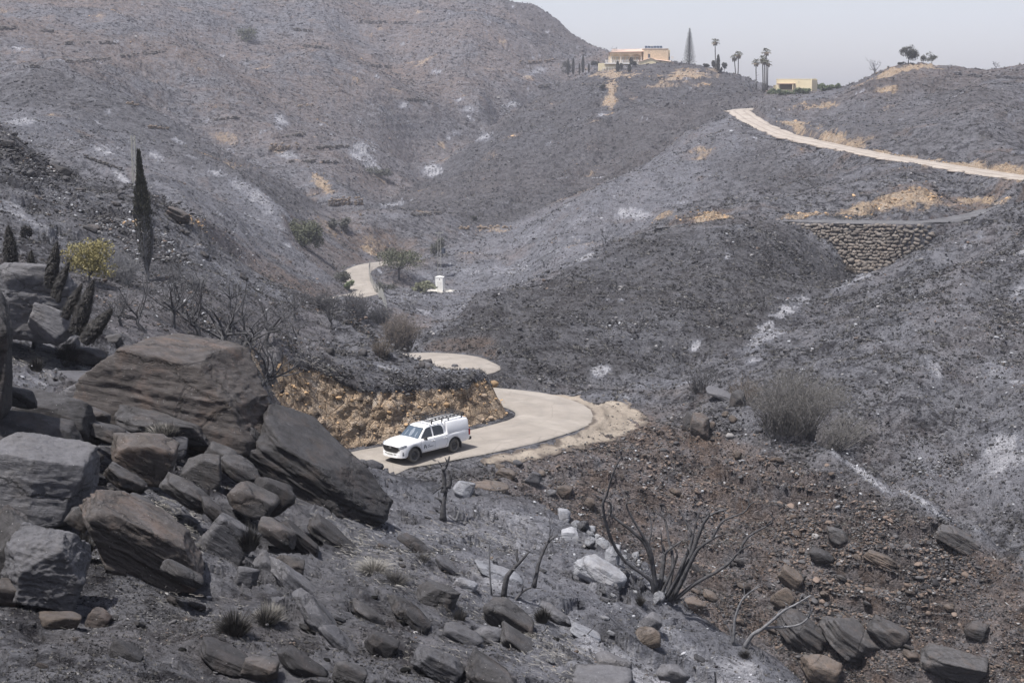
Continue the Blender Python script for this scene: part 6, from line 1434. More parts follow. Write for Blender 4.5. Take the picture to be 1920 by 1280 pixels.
for i, (u, v, w, h, rm, lab, mat, n, dr, rf) in enumerate([
    (68,699,34,44,24,'round black grass tuft in front of the blue grey boulder',M_BURNTGRASS,190,.2,None),(128,676,64,50,26,'broad burnt grass tuft right of the round black one',M_BURNTGRASS,260,.4,None),(124,688,24,20,26,'little dark tuft at the foot of the broad tuft',M_BURNTGRASS,90,.3,None),
    (70,738,60,26,24,'sparse dead grass beside the left dark ledge',M_BURNTGRASS,80,.6,None),(468,1030,50,66,18,'black grass tuft behind the triangular grey rock',M_BURNTGRASS,260,.3,22.3),(440,1190,84,66,15,'large blackened tuft in the left foreground soil',M_BURNTGRASS,340,.4,None),
    (505,1168,64,60,16,'frosty grey tuft right of the large blackened tuft',M_STRAW,240,.5,None),(494,1172,60,50,16,'dark tuft mixed with the frosty grey tuft',M_BURNTGRASS,160,.5,None),(1017,1166,40,42,18,'neat round burnt tuft standing in white ash',M_BURNTGRASS,260,.15,None),
    (1200,1134,24,28,20,'small burnt tuft under the many stemmed shrub',M_BURNTGRASS,140,.3,None),(862,1168,30,44,17,'burnt tuft beside the dark hollow sided rock',M_BURNTGRASS,120,.4,None),(1136,1254,34,26,14,'black tuft on the grey slab at the bottom',M_BURNTGRASS,110,.3,None),
    (160,1046,36,70,16,'tall black grass between the chipped boulder and the wedge boulder',M_BURNTGRASS,160,.4,20.5),(300,818,60,40,22,'pale dead grass spray under the huge reddish boulder',M_STRAW,150,.6,27),(318,824,50,54,22,'wiry dark grass under the huge reddish boulder',M_BURNTGRASS,90,.5,27),
    (380,960,60,44,20,'wispy dark grass left of the flat split rock',M_BURNTGRASS,110,.5,23.5),(740,1092,80,34,20,'flattened burnt tuft below the tip of the black slab',M_BURNTGRASS,220,.7,None),(700,1070,90,36,20,'pale flattened grass tuft below the tip of the black slab',M_STRAW,240,.8,None),
    (790,1050,60,24,22,'burnt grass clump on the grey slope right of the black slab',M_BURNTGRASS,140,.7,None),(876,920,36,22,30,'tiny tuft on the pale slanted rock by the road',M_BURNTGRASS,100,.3,None),(243,796,30,22,22,'short dark grass under the left end of the huge boulder',M_BURNTGRASS,60,.3,28),
    (1396,1232,30,26,14,'small black tuft low on the ash slope at the right',M_BURNTGRASS,120,.4,None),(1120,962,20,14,55,'distant tuft on the brown bank',M_BURNTGRASS,80,.4,None),(1234,1096,24,14,55,'faint tuft behind the many stemmed shrub',M_BURNTGRASS,60,.4,None),
    (545,815,40,24,36,'silvery grass along the rim of the black slab',M_STRAW,110,.5,None),(570,822,46,30,36,'black leaning grass along the rim of the black slab',M_BURNTGRASS,130,.5,None)]):
    tuft(u, v, w, h, rm, lab, mat, 500 + i, n, dr, rf)
# straw litter: flattened blades lying on the soil
def litter(name, mat, spots, lenpx, seed, thin=0.035, rise=0.25):
    r_ = np.random.RandomState(seed); V_ = []
    for (u, v, ru, rv, rot, n, rm) in spots:
        for i in range(n):
            du, dv = ru * .75 * r_.normal(), rv * .8 * r_.normal(); c, s = math.cos(R(rot)), math.sin(R(rot))
            g = hit(u + du * c - dv * s, v + du * s + dv * c, rm, 130); px = g.length / FPX; L_ = lenpx * px * r_.uniform(.5, 1.4); th = r_.normal() * .9 + R(-40)
            d = np.array([math.cos(th), math.sin(th), r_.uniform(-.1, rise) + (-.5 * math.cos(th) if True else 0) * .6]); p = np.array(g) + np.array([0, 0, r_.uniform(0.0, .05) + .01])
            s_ = np.array([-math.sin(th), math.cos(th), 0.2]) * L_ * thin; mid = p + d * L_ * .5 + np.array([0, 0, L_ * .05]); e = p + d * L_
            V_ += [p - s_, p + s_, mid + s_, mid - s_, mid - s_, mid + s_, e + s_ * .3, e - s_ * .3]
    V_ = np.array(V_)
    tag(np_mesh(name, V_, np.arange(len(V_)).reshape(-1, 4), mat), kind='stuff')
litter('straw_litter', M_STRAW, [(255,905,60,26,35,480,20),(290,960,34,40,50,420,19),(330,985,50,24,30,200,19),(370,800,80,14,8,160,24),(230,830,60,16,10,130,24),(700,1040,90,30,35,420,20),(640,1020,60,26,30,200,20),(820,1020,70,26,25,220,24),(930,1010,60,20,15,200,26),(960,1200,110,34,28,420,16),(880,1260,120,20,20,200,14),(1040,1220,90,26,28,260,15),(120,690,70,16,5,200,26),(50,680,40,16,0,100,26),(400,1150,60,20,10,60,15),(560,830,60,10,35,100,36),(600,690,40,10,25,60,60)], 12, 7)
litter('charred_litter', M_BURNTGRASS, [(300,1160,260,50,8,420,13),(640,1160,140,70,25,380,16),(400,960,60,50,30,200,20),(740,1060,90,30,30,240,20),(900,1180,120,40,28,240,16),(130,690,90,20,5,160,26),(520,670,60,20,25,160,50),(1050,1220,160,30,28,200,15)], 12, 8)
# ---------------------------------------------------------------- pickup truck
def car_paint(name, col):
    m, t, b = new_mat(name); N = NT(t); tc = N.n('ShaderNodeTexCoord')
    N.set(b.inputs['Base Color'], N.mix(N.math('MULTIPLY', N.rng(N.noise(tc.outputs['Object'], 3, 6, 0.7), 0.5, 0.75), 0.18), col, tuple(c * 0.82 for c in col)))
    b.inputs['Roughness'].default_value = 0.32; b.inputs['Coat Weight'].default_value = 0.5; b.inputs['Coat Roughness'].default_value = 0.06
    return m
M_PAINT = car_paint('white_car_paint', (0.80, 0.80, 0.81))
M_BLACKPL = simple('black_plastic', (0.022, 0.022, 0.024), 0.5, var=.2)
M_TYRE = simple('dusty_tyre', (0.115, 0.108, 0.098), 0.9, var=.3, scale=9)
M_RIM = simple('black_steel_rim', (0.028, 0.028, 0.03), 0.45, var=.2)
M_CHROME = simple('worn_chrome', (0.55, 0.56, 0.58), 0.22, 0.9, var=.08)
M_LAMP = simple('headlamp_lens', (0.50, 0.53, 0.58), 0.12, 0.35, var=.3, scale=20)
M_RED = simple('red_lens', (0.35, 0.015, 0.02), 0.2)
M_PLATE = simple('plate_white', (0.7, 0.7, 0.68), 0.4, var=.05)
M_INK = simple('dark_lettering', (0.03, 0.04, 0.045), 0.5)
M_SEAM = simple('door_gap_shadow_rubber', (0.16, 0.16, 0.165), 0.7)
def glass_mat(name, tint, alpha):
    m, t, b = new_mat(name); N = NT(t)
    b.inputs['Base Color'].default_value = tint + (1,); b.inputs['Roughness'].default_value = 0.05; b.inputs['Specular IOR Level'].default_value = 0.7
    tc = N.n('ShaderNodeTexCoord'); N.set(b.inputs['Alpha'], N.rng(N.noise(tc.outputs['Object'], 2.5, 4, 0.6), 0.3, 0.7, alpha - .05, alpha + .05))
    return m
M_WIND = glass_mat('windscreen_glass', (0.10, 0.14, 0.19), 0.62)
M_SIDEGL = glass_mat('side_window_glass', (0.03, 0.035, 0.045), 0.9)

def truck():
    d1, z1, _, _ = near_line(np.array([-4.7]), np.array([75.0]), ROAD1)
    root = empty('pickup_truck', (-4.72, 75.02, float(z1[0]) + 0.085), math.atan2(-0.735, -0.678))
    root.scale = (0.955, 0.955, 0.955)
    tag(root, 'white double cab pickup with a box canopy and black roof rack on the road', 'pickup truck')
    I = np.interp
    X_ = [-2.78, -2.6, -2.3, 1.8, 2.1, 2.3, 2.42, 2.48]
    wid = lambda x: float(I(x, X_, [.86, .905, .925, .918, .875, .80, .70, .60]))
    zsh = lambda x: float(I(x, [-2.78, -0.9, 1.1, 1.7, 2.2, 2.42, 2.48], [1.17, 1.15, 1.12, 1.10, 1.02, .94, .90]))
    ztp = lambda x: float(I(x, [-2.78, -0.9, 1.15, 1.7, 2.2, 2.42, 2.48], [1.22, 1.20, 1.235, 1.21, 1.13, 1.03, .97]))
    def zlo(x):
        z = float(I(x, [-2.78, -2.1, -1.9, 1.0, 1.9, 2.1, 2.42, 2.48], [.56, .50, .43, .43, .43, .34, .33, .36]))
        for xa in (1.54, -1.545):
            dx = abs(x - xa)
            if dx < .49: z = max(z, .40 + math.sqrt(.49 ** 2 - dx * dx))
        return z
    xs = sorted(set([round(x, 3) for x in list(np.linspace(-2.78, 2.48, 46)) + [xa + .49 * math.cos(a) for xa in (1.54, -1.545) for a in np.linspace(0, math.pi, 19)] + [2.42, 2.45]]))
    fr = [0, .12, .38, .66, .88, 1.0]; bul = [-.035, 0, .018, .012, .0, -.022]
    mb = MB(); K = None
    for x in xs:
        w, zs, zt, zl = wid(x), zsh(x), ztp(x), zlo(x)
        half = [(w + b, zl + (zs - zl) * f) for f, b in zip(fr, bul)] + [(w - .10, zs + (zt - zs) * .55), (w * .62, zt - .02), (w * .3, zt - .004), (0, zt)]
        ring = [(x, y, z) for y, z in half] + [(x, -y, z) for y, z in half[-2::-1]]
        K = len(ring); mb.v += ring
    n = len(xs)
    for i in range(n - 1):
        for k in range(K - 1): mb.f.append((i * K + k, (i + 1) * K + k, (i + 1) * K + k + 1, i * K + k + 1)); mb.m.append(0)
    mb.f.append(tuple((n - 1) * K + k for k in range(K))); mb.m.append(0); mb.f.append(tuple(range(K - 1, -1, -1))); mb.m.append(0)
    body = mb.build('body', M_PAINT, root, True)
    md = body.modifiers.new('edge', 'EDGE_SPLIT'); md.split_angle = R(38)
    ub = MB(); ub.box((0, 0, .62), (4.7, 1.35, .42)); ub.box((0, 0, .42), (3.6, .9, .2))
    for xa in (1.54, -1.545): ub.tube([(xa, -.75, .38), (xa, .75, .38)], .07, 8); ub.box((xa, 0, .8), (.9, 1.62, .1))
    ub.build('underbody', M_BLACKPL, root)
    # cab upper structure
    yb, zb, yt, zt = .80, 1.13, .60, 1.775
    cab = MB()
    side = lambda x, z, o=0: yb + (yt - yb) * (z - zb) / (zt - zb) + o
    gx = [(1.12, 1.13), (.86, 1.40), (.52, 1.70), (.40, 1.765)]
    prof = [(1.15, 1.15), (.98, 1.31), (.78, 1.49), (.58, 1.665), (.50, 1.715), (.38, 1.765), (.05, 1.80), (-.5, 1.80), (-1.0, 1.785)]
    for x, z in prof:
        zz = min(z, 1.80); y0 = side(x, zz); cr = .012 if z < 1.7 else .03
        bx = x
        ring = [(bx, yb, zb), (bx, side(bx, zz) + .004, zz - .035), (bx, y0 - .05, zz + .002), (bx + (.05 if x > .5 else 0), y0 * .55, zz + cr * .8), (bx + (.07 if x > .5 else 0), 0, zz + cr)]
        ring = ring + [(a, -b, c) for a, b, c in ring[-2::-1]]; cab.v += ring
    K2 = 9
    for i in range(len(prof) - 1):
        for k in range(K2 - 1): cab.f.append((i * K2 + k, i * K2 + k + 1, (i + 1) * K2 + k + 1, (i + 1) * K2 + k)); cab.m.append(0)
    cab.f.append(tuple((len(prof) - 1) * K2 + k for k in range(K2))); cab.m.append(0)
    cb = cab.build('cab', M_PAINT, root, True); md = cb.modifiers.new('edge', 'EDGE_SPLIT'); md.split_angle = R(32)
    # windscreen: black surround and glass proud of the sloping front
    def on_front(f, yy, off):
        x = 1.13 + (.53 - 1.13) * f; z = 1.165 + (1.70 - 1.165) * f; c = .07 * (1 - (yy / .75) ** 2)
        return (x + c + off * .66, yy, z + .012 + off * .75)
    for nm, mt, w0, w1, f0, f1, off in (('windscreen_frame', M_BLACKPL, .735, .585, .00, 1.0, .006), ('windscreen', M_WIND, .70, .555, .05, .955, .014)):
        g = MB(); c = 9
        for j in range(5):
            f = f0 + (f1 - f0) * j / 4; w = w0 + (w1 - w0) * j / 4
            for i in range(c): g.v.append(on_front(f, -w + 2 * w * i / (c - 1), off))
        for j in range(4):
            for i in range(c - 1): g.f.append((j * c + i, j * c + i + 1, (j + 1) * c + i + 1, (j + 1) * c + i)); g.m.append(0)
        g.build(nm, mt, root, True)
    # side windows
    wf = [(.96, 1.19), (.80, 1.36), (.47, 1.655), (.30, 1.69), (.10, 1.70), (.085, 1.19)]; wr = [(-.03, 1.19), (-.045, 1.70), (-.50, 1.695), (-.70, 1.66), (-.79, 1.55), (-.80, 1.19)]
    for s in (1, -1):
        for nm, w in (('front_door_window', wf), ('rear_door_window', wr)):
            for kind, mt, off, sc in (('gasket', M_BLACKPL, .006, 1.03), ('x', M_SIDEGL, .011, .955)):
                cx = sum(p[0] for p in w) / len(w); cz = sum(p[1] for p in w) / len(w)
                g = MB(); q = [(cx + (x - cx) * sc, cz + (z - cz) * sc) for x, z in w]
                g.add([(x, s * (side(x, z) + off), z) for x, z in q], [tuple(range(len(q)))[::s]])
                g.build('window_gasket' if kind == 'gasket' else 'side_window', mt, root)
        # door gaps
        for line_ in ([(1.06, 1.12), (1.08, .95), (1.04, .62), (.98, .50)], [(.03, 1.14), (.03, .80), (.02, .47)], [(-.90, 1.14), (-.90, .95), (-.98, .80), (-.86, .56), (-.80, .48)], [(.98, .49), (-.80, .475)]):
            sm = MB(); pts = []
            for (xa, za), (xb, zb_) in zip(line_, line_[1:]):
                for f in np.linspace(0, 1, 4): pts.append((xa + (xb - xa) * f, za + (zb_ - za) * f))
            def ys(x, z):
                zl, zs = zlo(x), zsh(x); return wid(x) + float(I((z - zl) / (zs - zl), fr, bul))
            sm.tube([(x, s * (ys(x, z) + .001), z) for x, z in pts], .0065, 4); sm.build('door_gap', M_SEAM, root)
        # handles, mirror, flaps, arch lining, marker
        for hx in (.16, -.76):
            h = MB(); h.box((hx, s * .955, .985), (.10, .02, .075)); hb_ = h.build('handle_recess', M_BLACKPL, root)
            h = MB(); h.tube([(hx + .11, s * .95, 1.0), (hx + .09, s * .985, 1.0), (hx - .09, s * .985, 1.0), (hx - .11, s * .95, 1.0)], .017, 6); h.build('door_handle', M_PAINT, root)
        mr = MB(); mr.box((.80, s * .90, 1.17), (.07, .16, .05)); mr.box((.84, s * 1.05, 1.24), (.13, .23, .17), Matrix.Rotation(R(-8 * s), 3, 'Z'), taper=.8)
        m_ = mr.build('wing_mirror', M_BLACKPL, root); bm_ = m_.modifiers.new('b', 'BEVEL'); bm_.width = .03; bm_.segments = 2
        for xa, fx_ in ((1.54, 1.03), (-1.545, -2.06)):
            fl = MB(); fl.box((fx_, s * .80, .36), (.02, .26, .34)); fl.build('mud_flap', M_BLACKPL, root)
            ar = MB(); pts = [(xa + .485 * math.cos(a), s * (wid(xa) + .012), .40 + .485 * math.sin(a)) for a in np.linspace(-.05, math.pi + .05, 18)]; ar.tube(pts, .016, 5)
            # liner
            nA = 14; base = len(ar.v); pv_ = [(xa + .492 * math.cos(a), y, .40 + .492 * math.sin(a)) for a in np.linspace(0, math.pi, nA) for y in (s * (wid(xa) - .01), s * .55)]
            ar.add(pv_, [(2 * i, 2 * i + 1, 2 * i + 3, 2 * i + 2) for i in range(nA - 1)])
            ar.build('wheel_arch', M_BLACKPL, root)
        bd = MB(); bd.box((1.13, s * .935, .93), (.10, .008, .02)); bd.build('side_badge', M_CHROME, root)
        tl = MB(); tl.box((-2.735, s * .845, .99), (.14, .12, .34), taper=.9); tl.build('tail_lamp', M_RED, root)
    # wheels
    def wheel(x, s):
        w = empty('wheel', (0, 0, 0)); w.parent = root; w.location = (x, s * .775, .385)
        ty = MB(); prof_ = [(.235, .10), (.30, .125), (.355, .125), (.383, .095), (.388, 0), (.383, -.095), (.355, -.125), (.30, -.125), (.235, -.10)]; n_ = 40
        for k in range(n_):
            a = 2 * math.pi * k / n_
            for j, (r_, y) in enumerate(prof_): rr2 = r_ - (.006 if (k % 2 and 2 < j < 6) else 0); ty.v.append((math.cos(a) * rr2, y, math.sin(a) * rr2))
        P_ = len(prof_)
        for k in range(n_):
            for j in range(P_ - 1): ty.f.append((k * P_ + j, ((k + 1) % n_) * P_ + j, ((k + 1) % n_) * P_ + j + 1, k * P_ + j + 1)); ty.m.append(0)
        ty.build('tyre', M_TYRE, w, True)
        rm = MB(); rp = [(.238, .112 * s), (.225, .085 * s), (.20, .055 * s), (.15, .065 * s), (.10, .085 * s), (.06, .09 * s), (0.001, .09 * s)]; n2 = 24
        for k in range(n2):
            a = 2 * math.pi * k / n2
            for (r_, y) in rp: rm.v.append((math.cos(a) * r_, y, math.sin(a) * r_))
        P2 = len(rp)
        for k in range(n2):
            for j in range(P2 - 1):
                if j in (2,) and k % 4 == 0: continue
                rm.f.append((k * P2 + j, ((k + 1) % n2) * P2 + j, ((k + 1) % n2) * P2 + j + 1, k * P2 + j + 1)); rm.m.append(0)
        rm.tube([(0, -.1, 0), (0, .05, 0)], .22, 20)
        rm.build('rim', M_RIM, w, True)
        hb2 = MB(); hb2.tube([(0, .08 * s, 0), (0, .125 * s, 0)], [.05, .04], 12); hb2.build('hub', M_BLACKPL, w)
    for x in (1.54, -1.545):
        for s in (1, -1): wheel(x, s)
    # front face pieces laid on the curved nose
    fx = lambda y: float(I(abs(y), [0, .3, .60, .70, .80, .875, .915], [2.515, 2.505, 2.482, 2.422, 2.302, 2.102, 1.80]))
    def patch(nm, mt, y0, y1, zt_, zb_, off=.012, n_=14, th=.02):
        g = MB()
        for i in range(n_ + 1):
            y = y0 + (y1 - y0) * i / n_
            g.v += [(fx(y) + off, y, zt_(y)), (fx(y) + off, y, zb_(y)), (fx(y) - th, y, zt_(y)), (fx(y) - th, y, zb_(y))]
        for i in range(n_):
            a, b_ = 4 * i, 4 * (i + 1)
            g.f += [(a, a + 1, b_ + 1, b_), (a + 2, a, b_, b_ + 2), (a + 1, a + 3, b_ + 3, b_ + 1)]; g.m += [0] * 3
        g.f += [(0, 2, 3, 1), (4 * n_, 4 * n_ + 1, 4 * n_ + 3, 4 * n_ + 2)]; g.m += [0, 0]
        return g.build(nm, mt, root)
    c = lambda v: (lambda y: v)
    patch('grille_surround', M_CHROME, -.66, .66, lambda y: .955 - .02 * abs(y), lambda y: .60 + .14 * max(0, abs(y) - .42) / .24, .010)
    patch('grille', M_BLACKPL, -.62, .62, lambda y: .94 - .02 * abs(y), lambda y: .62 + .14 * max(0, abs(y) - .42) / .2, .024)
    for z in (.90, .86, .82):
        patch('grille_bar', M_RIM, -.60, .60, c(z), c(z - .014), .036, 10)
    lg = MB(); lg.tube([(2.56, .10 * math.cos(a), .875 + .065 * math.sin(a)) for a in np.linspace(0, 2 * math.pi, 20)], .011, 5); lg.tube([(2.56, .06 * math.cos(a), .895 + .03 * math.sin(a)) for a in np.linspace(0, 2 * math.pi, 14)], .008, 4)
    lg.tube([(2.56, .028 * math.cos(a), .875 + .06 * math.sin(a)) for a in np.linspace(0, 2 * math.pi, 14)], .008, 4); lg.build('oval_badge', M_CHROME, root)
    for s in (1, -1):
        lo, hi = (.50, .865) if s > 0 else (-.865, -.50)
        patch('headlight', M_LAMP, lo, hi, lambda y: .935 + .13 * max(0, abs(y) - .5) / .365, lambda y: .83 + .12 * max(0, abs(y) - .66) / .2, .016)
        patch('headlight_bezel', M_BLACKPL, lo, hi, lambda y: .845 + .12 * max(0, abs(y) - .66) / .2, lambda y: .822 + .12 * max(0, abs(y) - .66) / .2, .02)
        lo, hi = (.66, .83) if s > 0 else (-.83, -.66)
        patch('fog_lamp_bezel', M_BLACKPL, lo, hi, lambda y: .50 + .21 * max(0, abs(y) - .66) / .17, c(.47), .012)
        lo, hi = (.28, .45) if s > 0 else (-.45, -.28)
        patch('bumper_slot', M_BLACKPL, lo, hi, c(.535), c(.495), .030, 4)
    patch('bumper', M_PAINT, -.84, .84, lambda y: .575 - .06 * max(0, abs(y) - .4), lambda y: .36 - .02 * max(0, abs(y) - .5), .026, 20)
    patch('skid_plate', M_PAINT, -.55, .55, lambda y: .44 - .02 * abs(y), lambda y: .33 + .03 * abs(y), .05, 12)
    patch('number_plate', M_PLATE, -.24, .24, c(.565), c(.475), .045, 4)
    def text(body_, size, loc, rot, mat, nm='lettering', ext=.002, align='LEFT'):
        cu = bpy.data.curves.new(nm, 'FONT'); cu.body = body_; cu.size = size; cu.extrude = ext; cu.align_x = align; cu.align_y = 'CENTER'
        tmp = bpy.data.objects.new(nm, cu); me_ = bpy.data.meshes.new_from_object(tmp); bpy.data.objects.remove(tmp); bpy.data.curves.remove(cu); me_.materials.clear(); me_.materials.append(mat); o = bpy.data.objects.new(nm, me_); COL.objects.link(o); o.parent = root; o.location = loc; o.rotation_euler = rot; return o
    text('0214 MTF', .095, (2.572, 0, .52), (math.pi / 2, 0, math.pi / 2), M_INK, 'plate_lettering', align='CENTER')
    # door emblem and wording on both sides
    for s in (1, -1):
        em = MB(); ex = .90
        y = s * .946
        for poly in ([(.0, .0), (.05, .0), (.115, .30), (.065, .30)], [(.20, .0), (.25, .0), (.16, .26), (.115, .26)], [(.065, .09), (.10, .14), (.155, .14), (.185, .09), (.14, .11)]):
            em.add([(ex - dx * s if s > 0 else ex - .25 + dx, y, .64 + dz * .8) for dx, dz in poly], [tuple(range(len(poly)))])
        em.build('door_emblem', M_INK, root)
        rot = (math.pi / 2, 0, math.pi) if s > 0 else (math.pi / 2, 0, 0)
        text('Junta', .085, (ex - .30 if s > 0 else ex - .70, s * .949, .81), rot, M_INK)
        text('de Andalucía', .085, (ex - .30 if s > 0 else ex - .70, s * .949, .715), rot, M_INK)
    # canopy on the bed
    cn = MB(); xs2 = [-.985, -1.0, -1.8, -2.55, -2.66, -2.70]
    for i, x in enumerate(xs2):
        k = 1 if 0 < i < 4 else .985; tp = 0 if i < 4 else (-.03 if i == 4 else -.09)
        half = [(.885 * k, 1.17), (.885 * k, 1.28), (.80 * k, 1.72), (.765 * k, 1.80 + tp), (.68 * k, 1.845 + tp), (.35, 1.865 + tp), (0, 1.87 + tp)]
        ring = [(x, y, z) for y, z in half] + [(x, -y, z) for y, z in half[-2::-1]]; cn.v += ring
    K3 = 13
    for i in range(len(xs2) - 1):
        for k in range(K3 - 1): cn.f.append((i * K3 + k, (i + 1) * K3 + k, (i + 1) * K3 + k + 1, i * K3 + k + 1)); cn.m.append(0)
    cn.f += [tuple(range(K3)), tuple((len(xs2) - 1) * K3 + k for k in range(K3))[::-1]]; cn.m += [0, 0]
    co = cn.build('canopy', M_PAINT, root, True); md = co.modifiers.new('e', 'EDGE_SPLIT'); md.split_angle = R(36)
    lm = MB(); lm.tube([(-1.0, .905, 1.165), (-2.70, .895, 1.165)], .008, 4); lm.tube([(-1.0, -.905, 1.165), (-2.70, -.895, 1.165)], .008, 4); lm.build('canopy_seal', M_SEAM, co)
    rw = MB(); rw.box((-2.712, 0, 1.52), (.012, 1.2, .40)); rw.build('canopy_window', M_SIDEGL, co)
    rb = MB(); rb.box((-2.86, 0, .60), (.16, 1.72, .16)); rb.build('rear_bumper', M_BLACKPL, root)
    tg = MB(); tg.box((-2.79, 0, .94), (.02, 1.45, .42)); tg.build('tailgate', M_PAINT, root)
    # roof rack
    rk = empty('roof_rack', (0, 0, 0)); rk.parent = root
    for s in (1, -1):
        m1 = MB(); m1.tube([(.16, s * .66, 2.01), (-2.52, s * .66, 2.01)], .026, 5); m1.build('side_rail', M_BLACKPL, rk)
        m1 = MB(); m1.tube([(.16, s * .68, 2.11), (-2.52, s * .68, 2.11)], .018, 5)
        for x in np.linspace(.16, -2.52, 7): m1.tube([(x, s * .66, 2.0), (x, s * .68, 2.11)], .014, 4)
        m1.build('guard_rail', M_BLACKPL, rk)
        for x in (.0, -.8, -1.3, -2.35):
            ft = MB(); ft.box((x, s * .64, 1.90), (.06, .05, .15)); ft.build('foot', M_BLACKPL, rk)
    for x in np.linspace(.16, -2.52, 10):
        m1 = MB(); m1.box((x, 0, 2.01), (.075, 1.32, .03)); m1.build('crossbar', M_BLACKPL, rk)
    for x in (.16, -2.52): m1 = MB(); m1.tube([(x, -.68, 2.11), (x, .68, 2.11)], .018, 5); m1.build('end_rail', M_BLACKPL, rk)
    an = MB(); an.tube([(.30, .0, 1.80), (.20, 0, 1.93)], [.012, .004], 5); an.build('antenna', M_BLACKPL, root)
    # inside: seats, dashboard, steering wheel
    for s in (1, -1):
        st = MB(); st.box((.05, s * .38, .85), (.5, .5, .18)); st.box((-.20, s * .38, 1.15), (.14, .48, .6), Matrix.Rotation(R(-12), 3, 'Y')); st.box((-.27, s * .38, 1.50), (.1, .26, .18)); st.build('seat', M_BLACKPL, root)
    ds = MB(); ds.box((.92, 0, 1.08), (.36, 1.3, .14)); ds.build('dashboard', M_BLACKPL, root)
    sw = MB(); sw.tube([(.58 + .06 * math.sin(a), .38 + .18 * math.cos(a), 1.15 + .17 * math.sin(a)) for a in np.linspace(0, 2 * math.pi, 20)], .014, 5); sw.tube([(.60, .38, 1.15), (.80, .38, 1.05)], .02, 5); sw.build('steering_wheel', M_BLACKPL, root)
    # driver, one continuous skinned figure, seated on the left
    me = bpy.data.meshes.new('person')
    J = [(.02, .38, .98), (.0, .38, 1.16), (-.03, .38, 1.36), (-.02, .38, 1.44), (.0, .38, 1.52), (.02, .38, 1.62),
         (-.02, .57, 1.36), (.16, .62, 1.14), (.48, .50, 1.24), (.54, .49, 1.27), (-.02, .19, 1.36), (.16, .14, 1.14), (.48, .26, 1.24), (.54, .27, 1.27),
         (.05, .47, .96), (.46, .50, 1.02), (.62, .50, .66), (.72, .50, .62), (.05, .29, .96), (.46, .26, 1.02), (.62, .26, .66), (.72, .26, .62)]
    E = [(0, 1), (1, 2), (2, 3), (3, 4), (4, 5), (2, 6), (6, 7), (7, 8), (8, 9), (2, 10), (10, 11), (11, 12), (12, 13), (0, 14), (14, 15), (15, 16), (16, 17), (0, 18), (18, 19), (19, 20), (20, 21)]
    rad = [.15, .15, .17, .06, .09, .085, .07, .05, .035, .04, .07, .05, .035, .04, .10, .075, .05, .05, .10, .075, .05, .05]
    me.from_pydata(J, E, []); me.update()
    sc_, rz_ = root.scale[0], root.rotation_euler
    pr = bpy.data.objects.new('person', me); COL.objects.link(pr); pr.location = root.location; pr.rotation_euler = rz_; pr.scale = root.scale
    sk = pr.modifiers.new('skin', 'SKIN'); pr.modifiers.new('sub', 'SUBSURF').levels = 2; pr.modifiers['sub'].render_levels = 2
    for i, r_ in enumerate(rad): me.skin_vertices[0].data[i].radius = (r_, r_)
    me.skin_vertices[0].data[0].use_root = True
    m, t, b = new_mat('blue_shirt_and_skin'); N = NT(t); tc = N.n('ShaderNodeTexCoord'); sp = N.n('ShaderNodeSeparateXYZ'); t.links.new(tc.outputs['Object'], sp.inputs[0])
    N.set(b.inputs['Base Color'], N.mix(N.rng(sp.outputs[2], 1.44, 1.46), (.07, .11, .22), (.42, .26, .19))); b.inputs['Roughness'].default_value = .7
    me.materials.append(m)
    tag(pr, 'driver in a blue shirt holding the steering wheel of the white pickup', 'person')
truck()

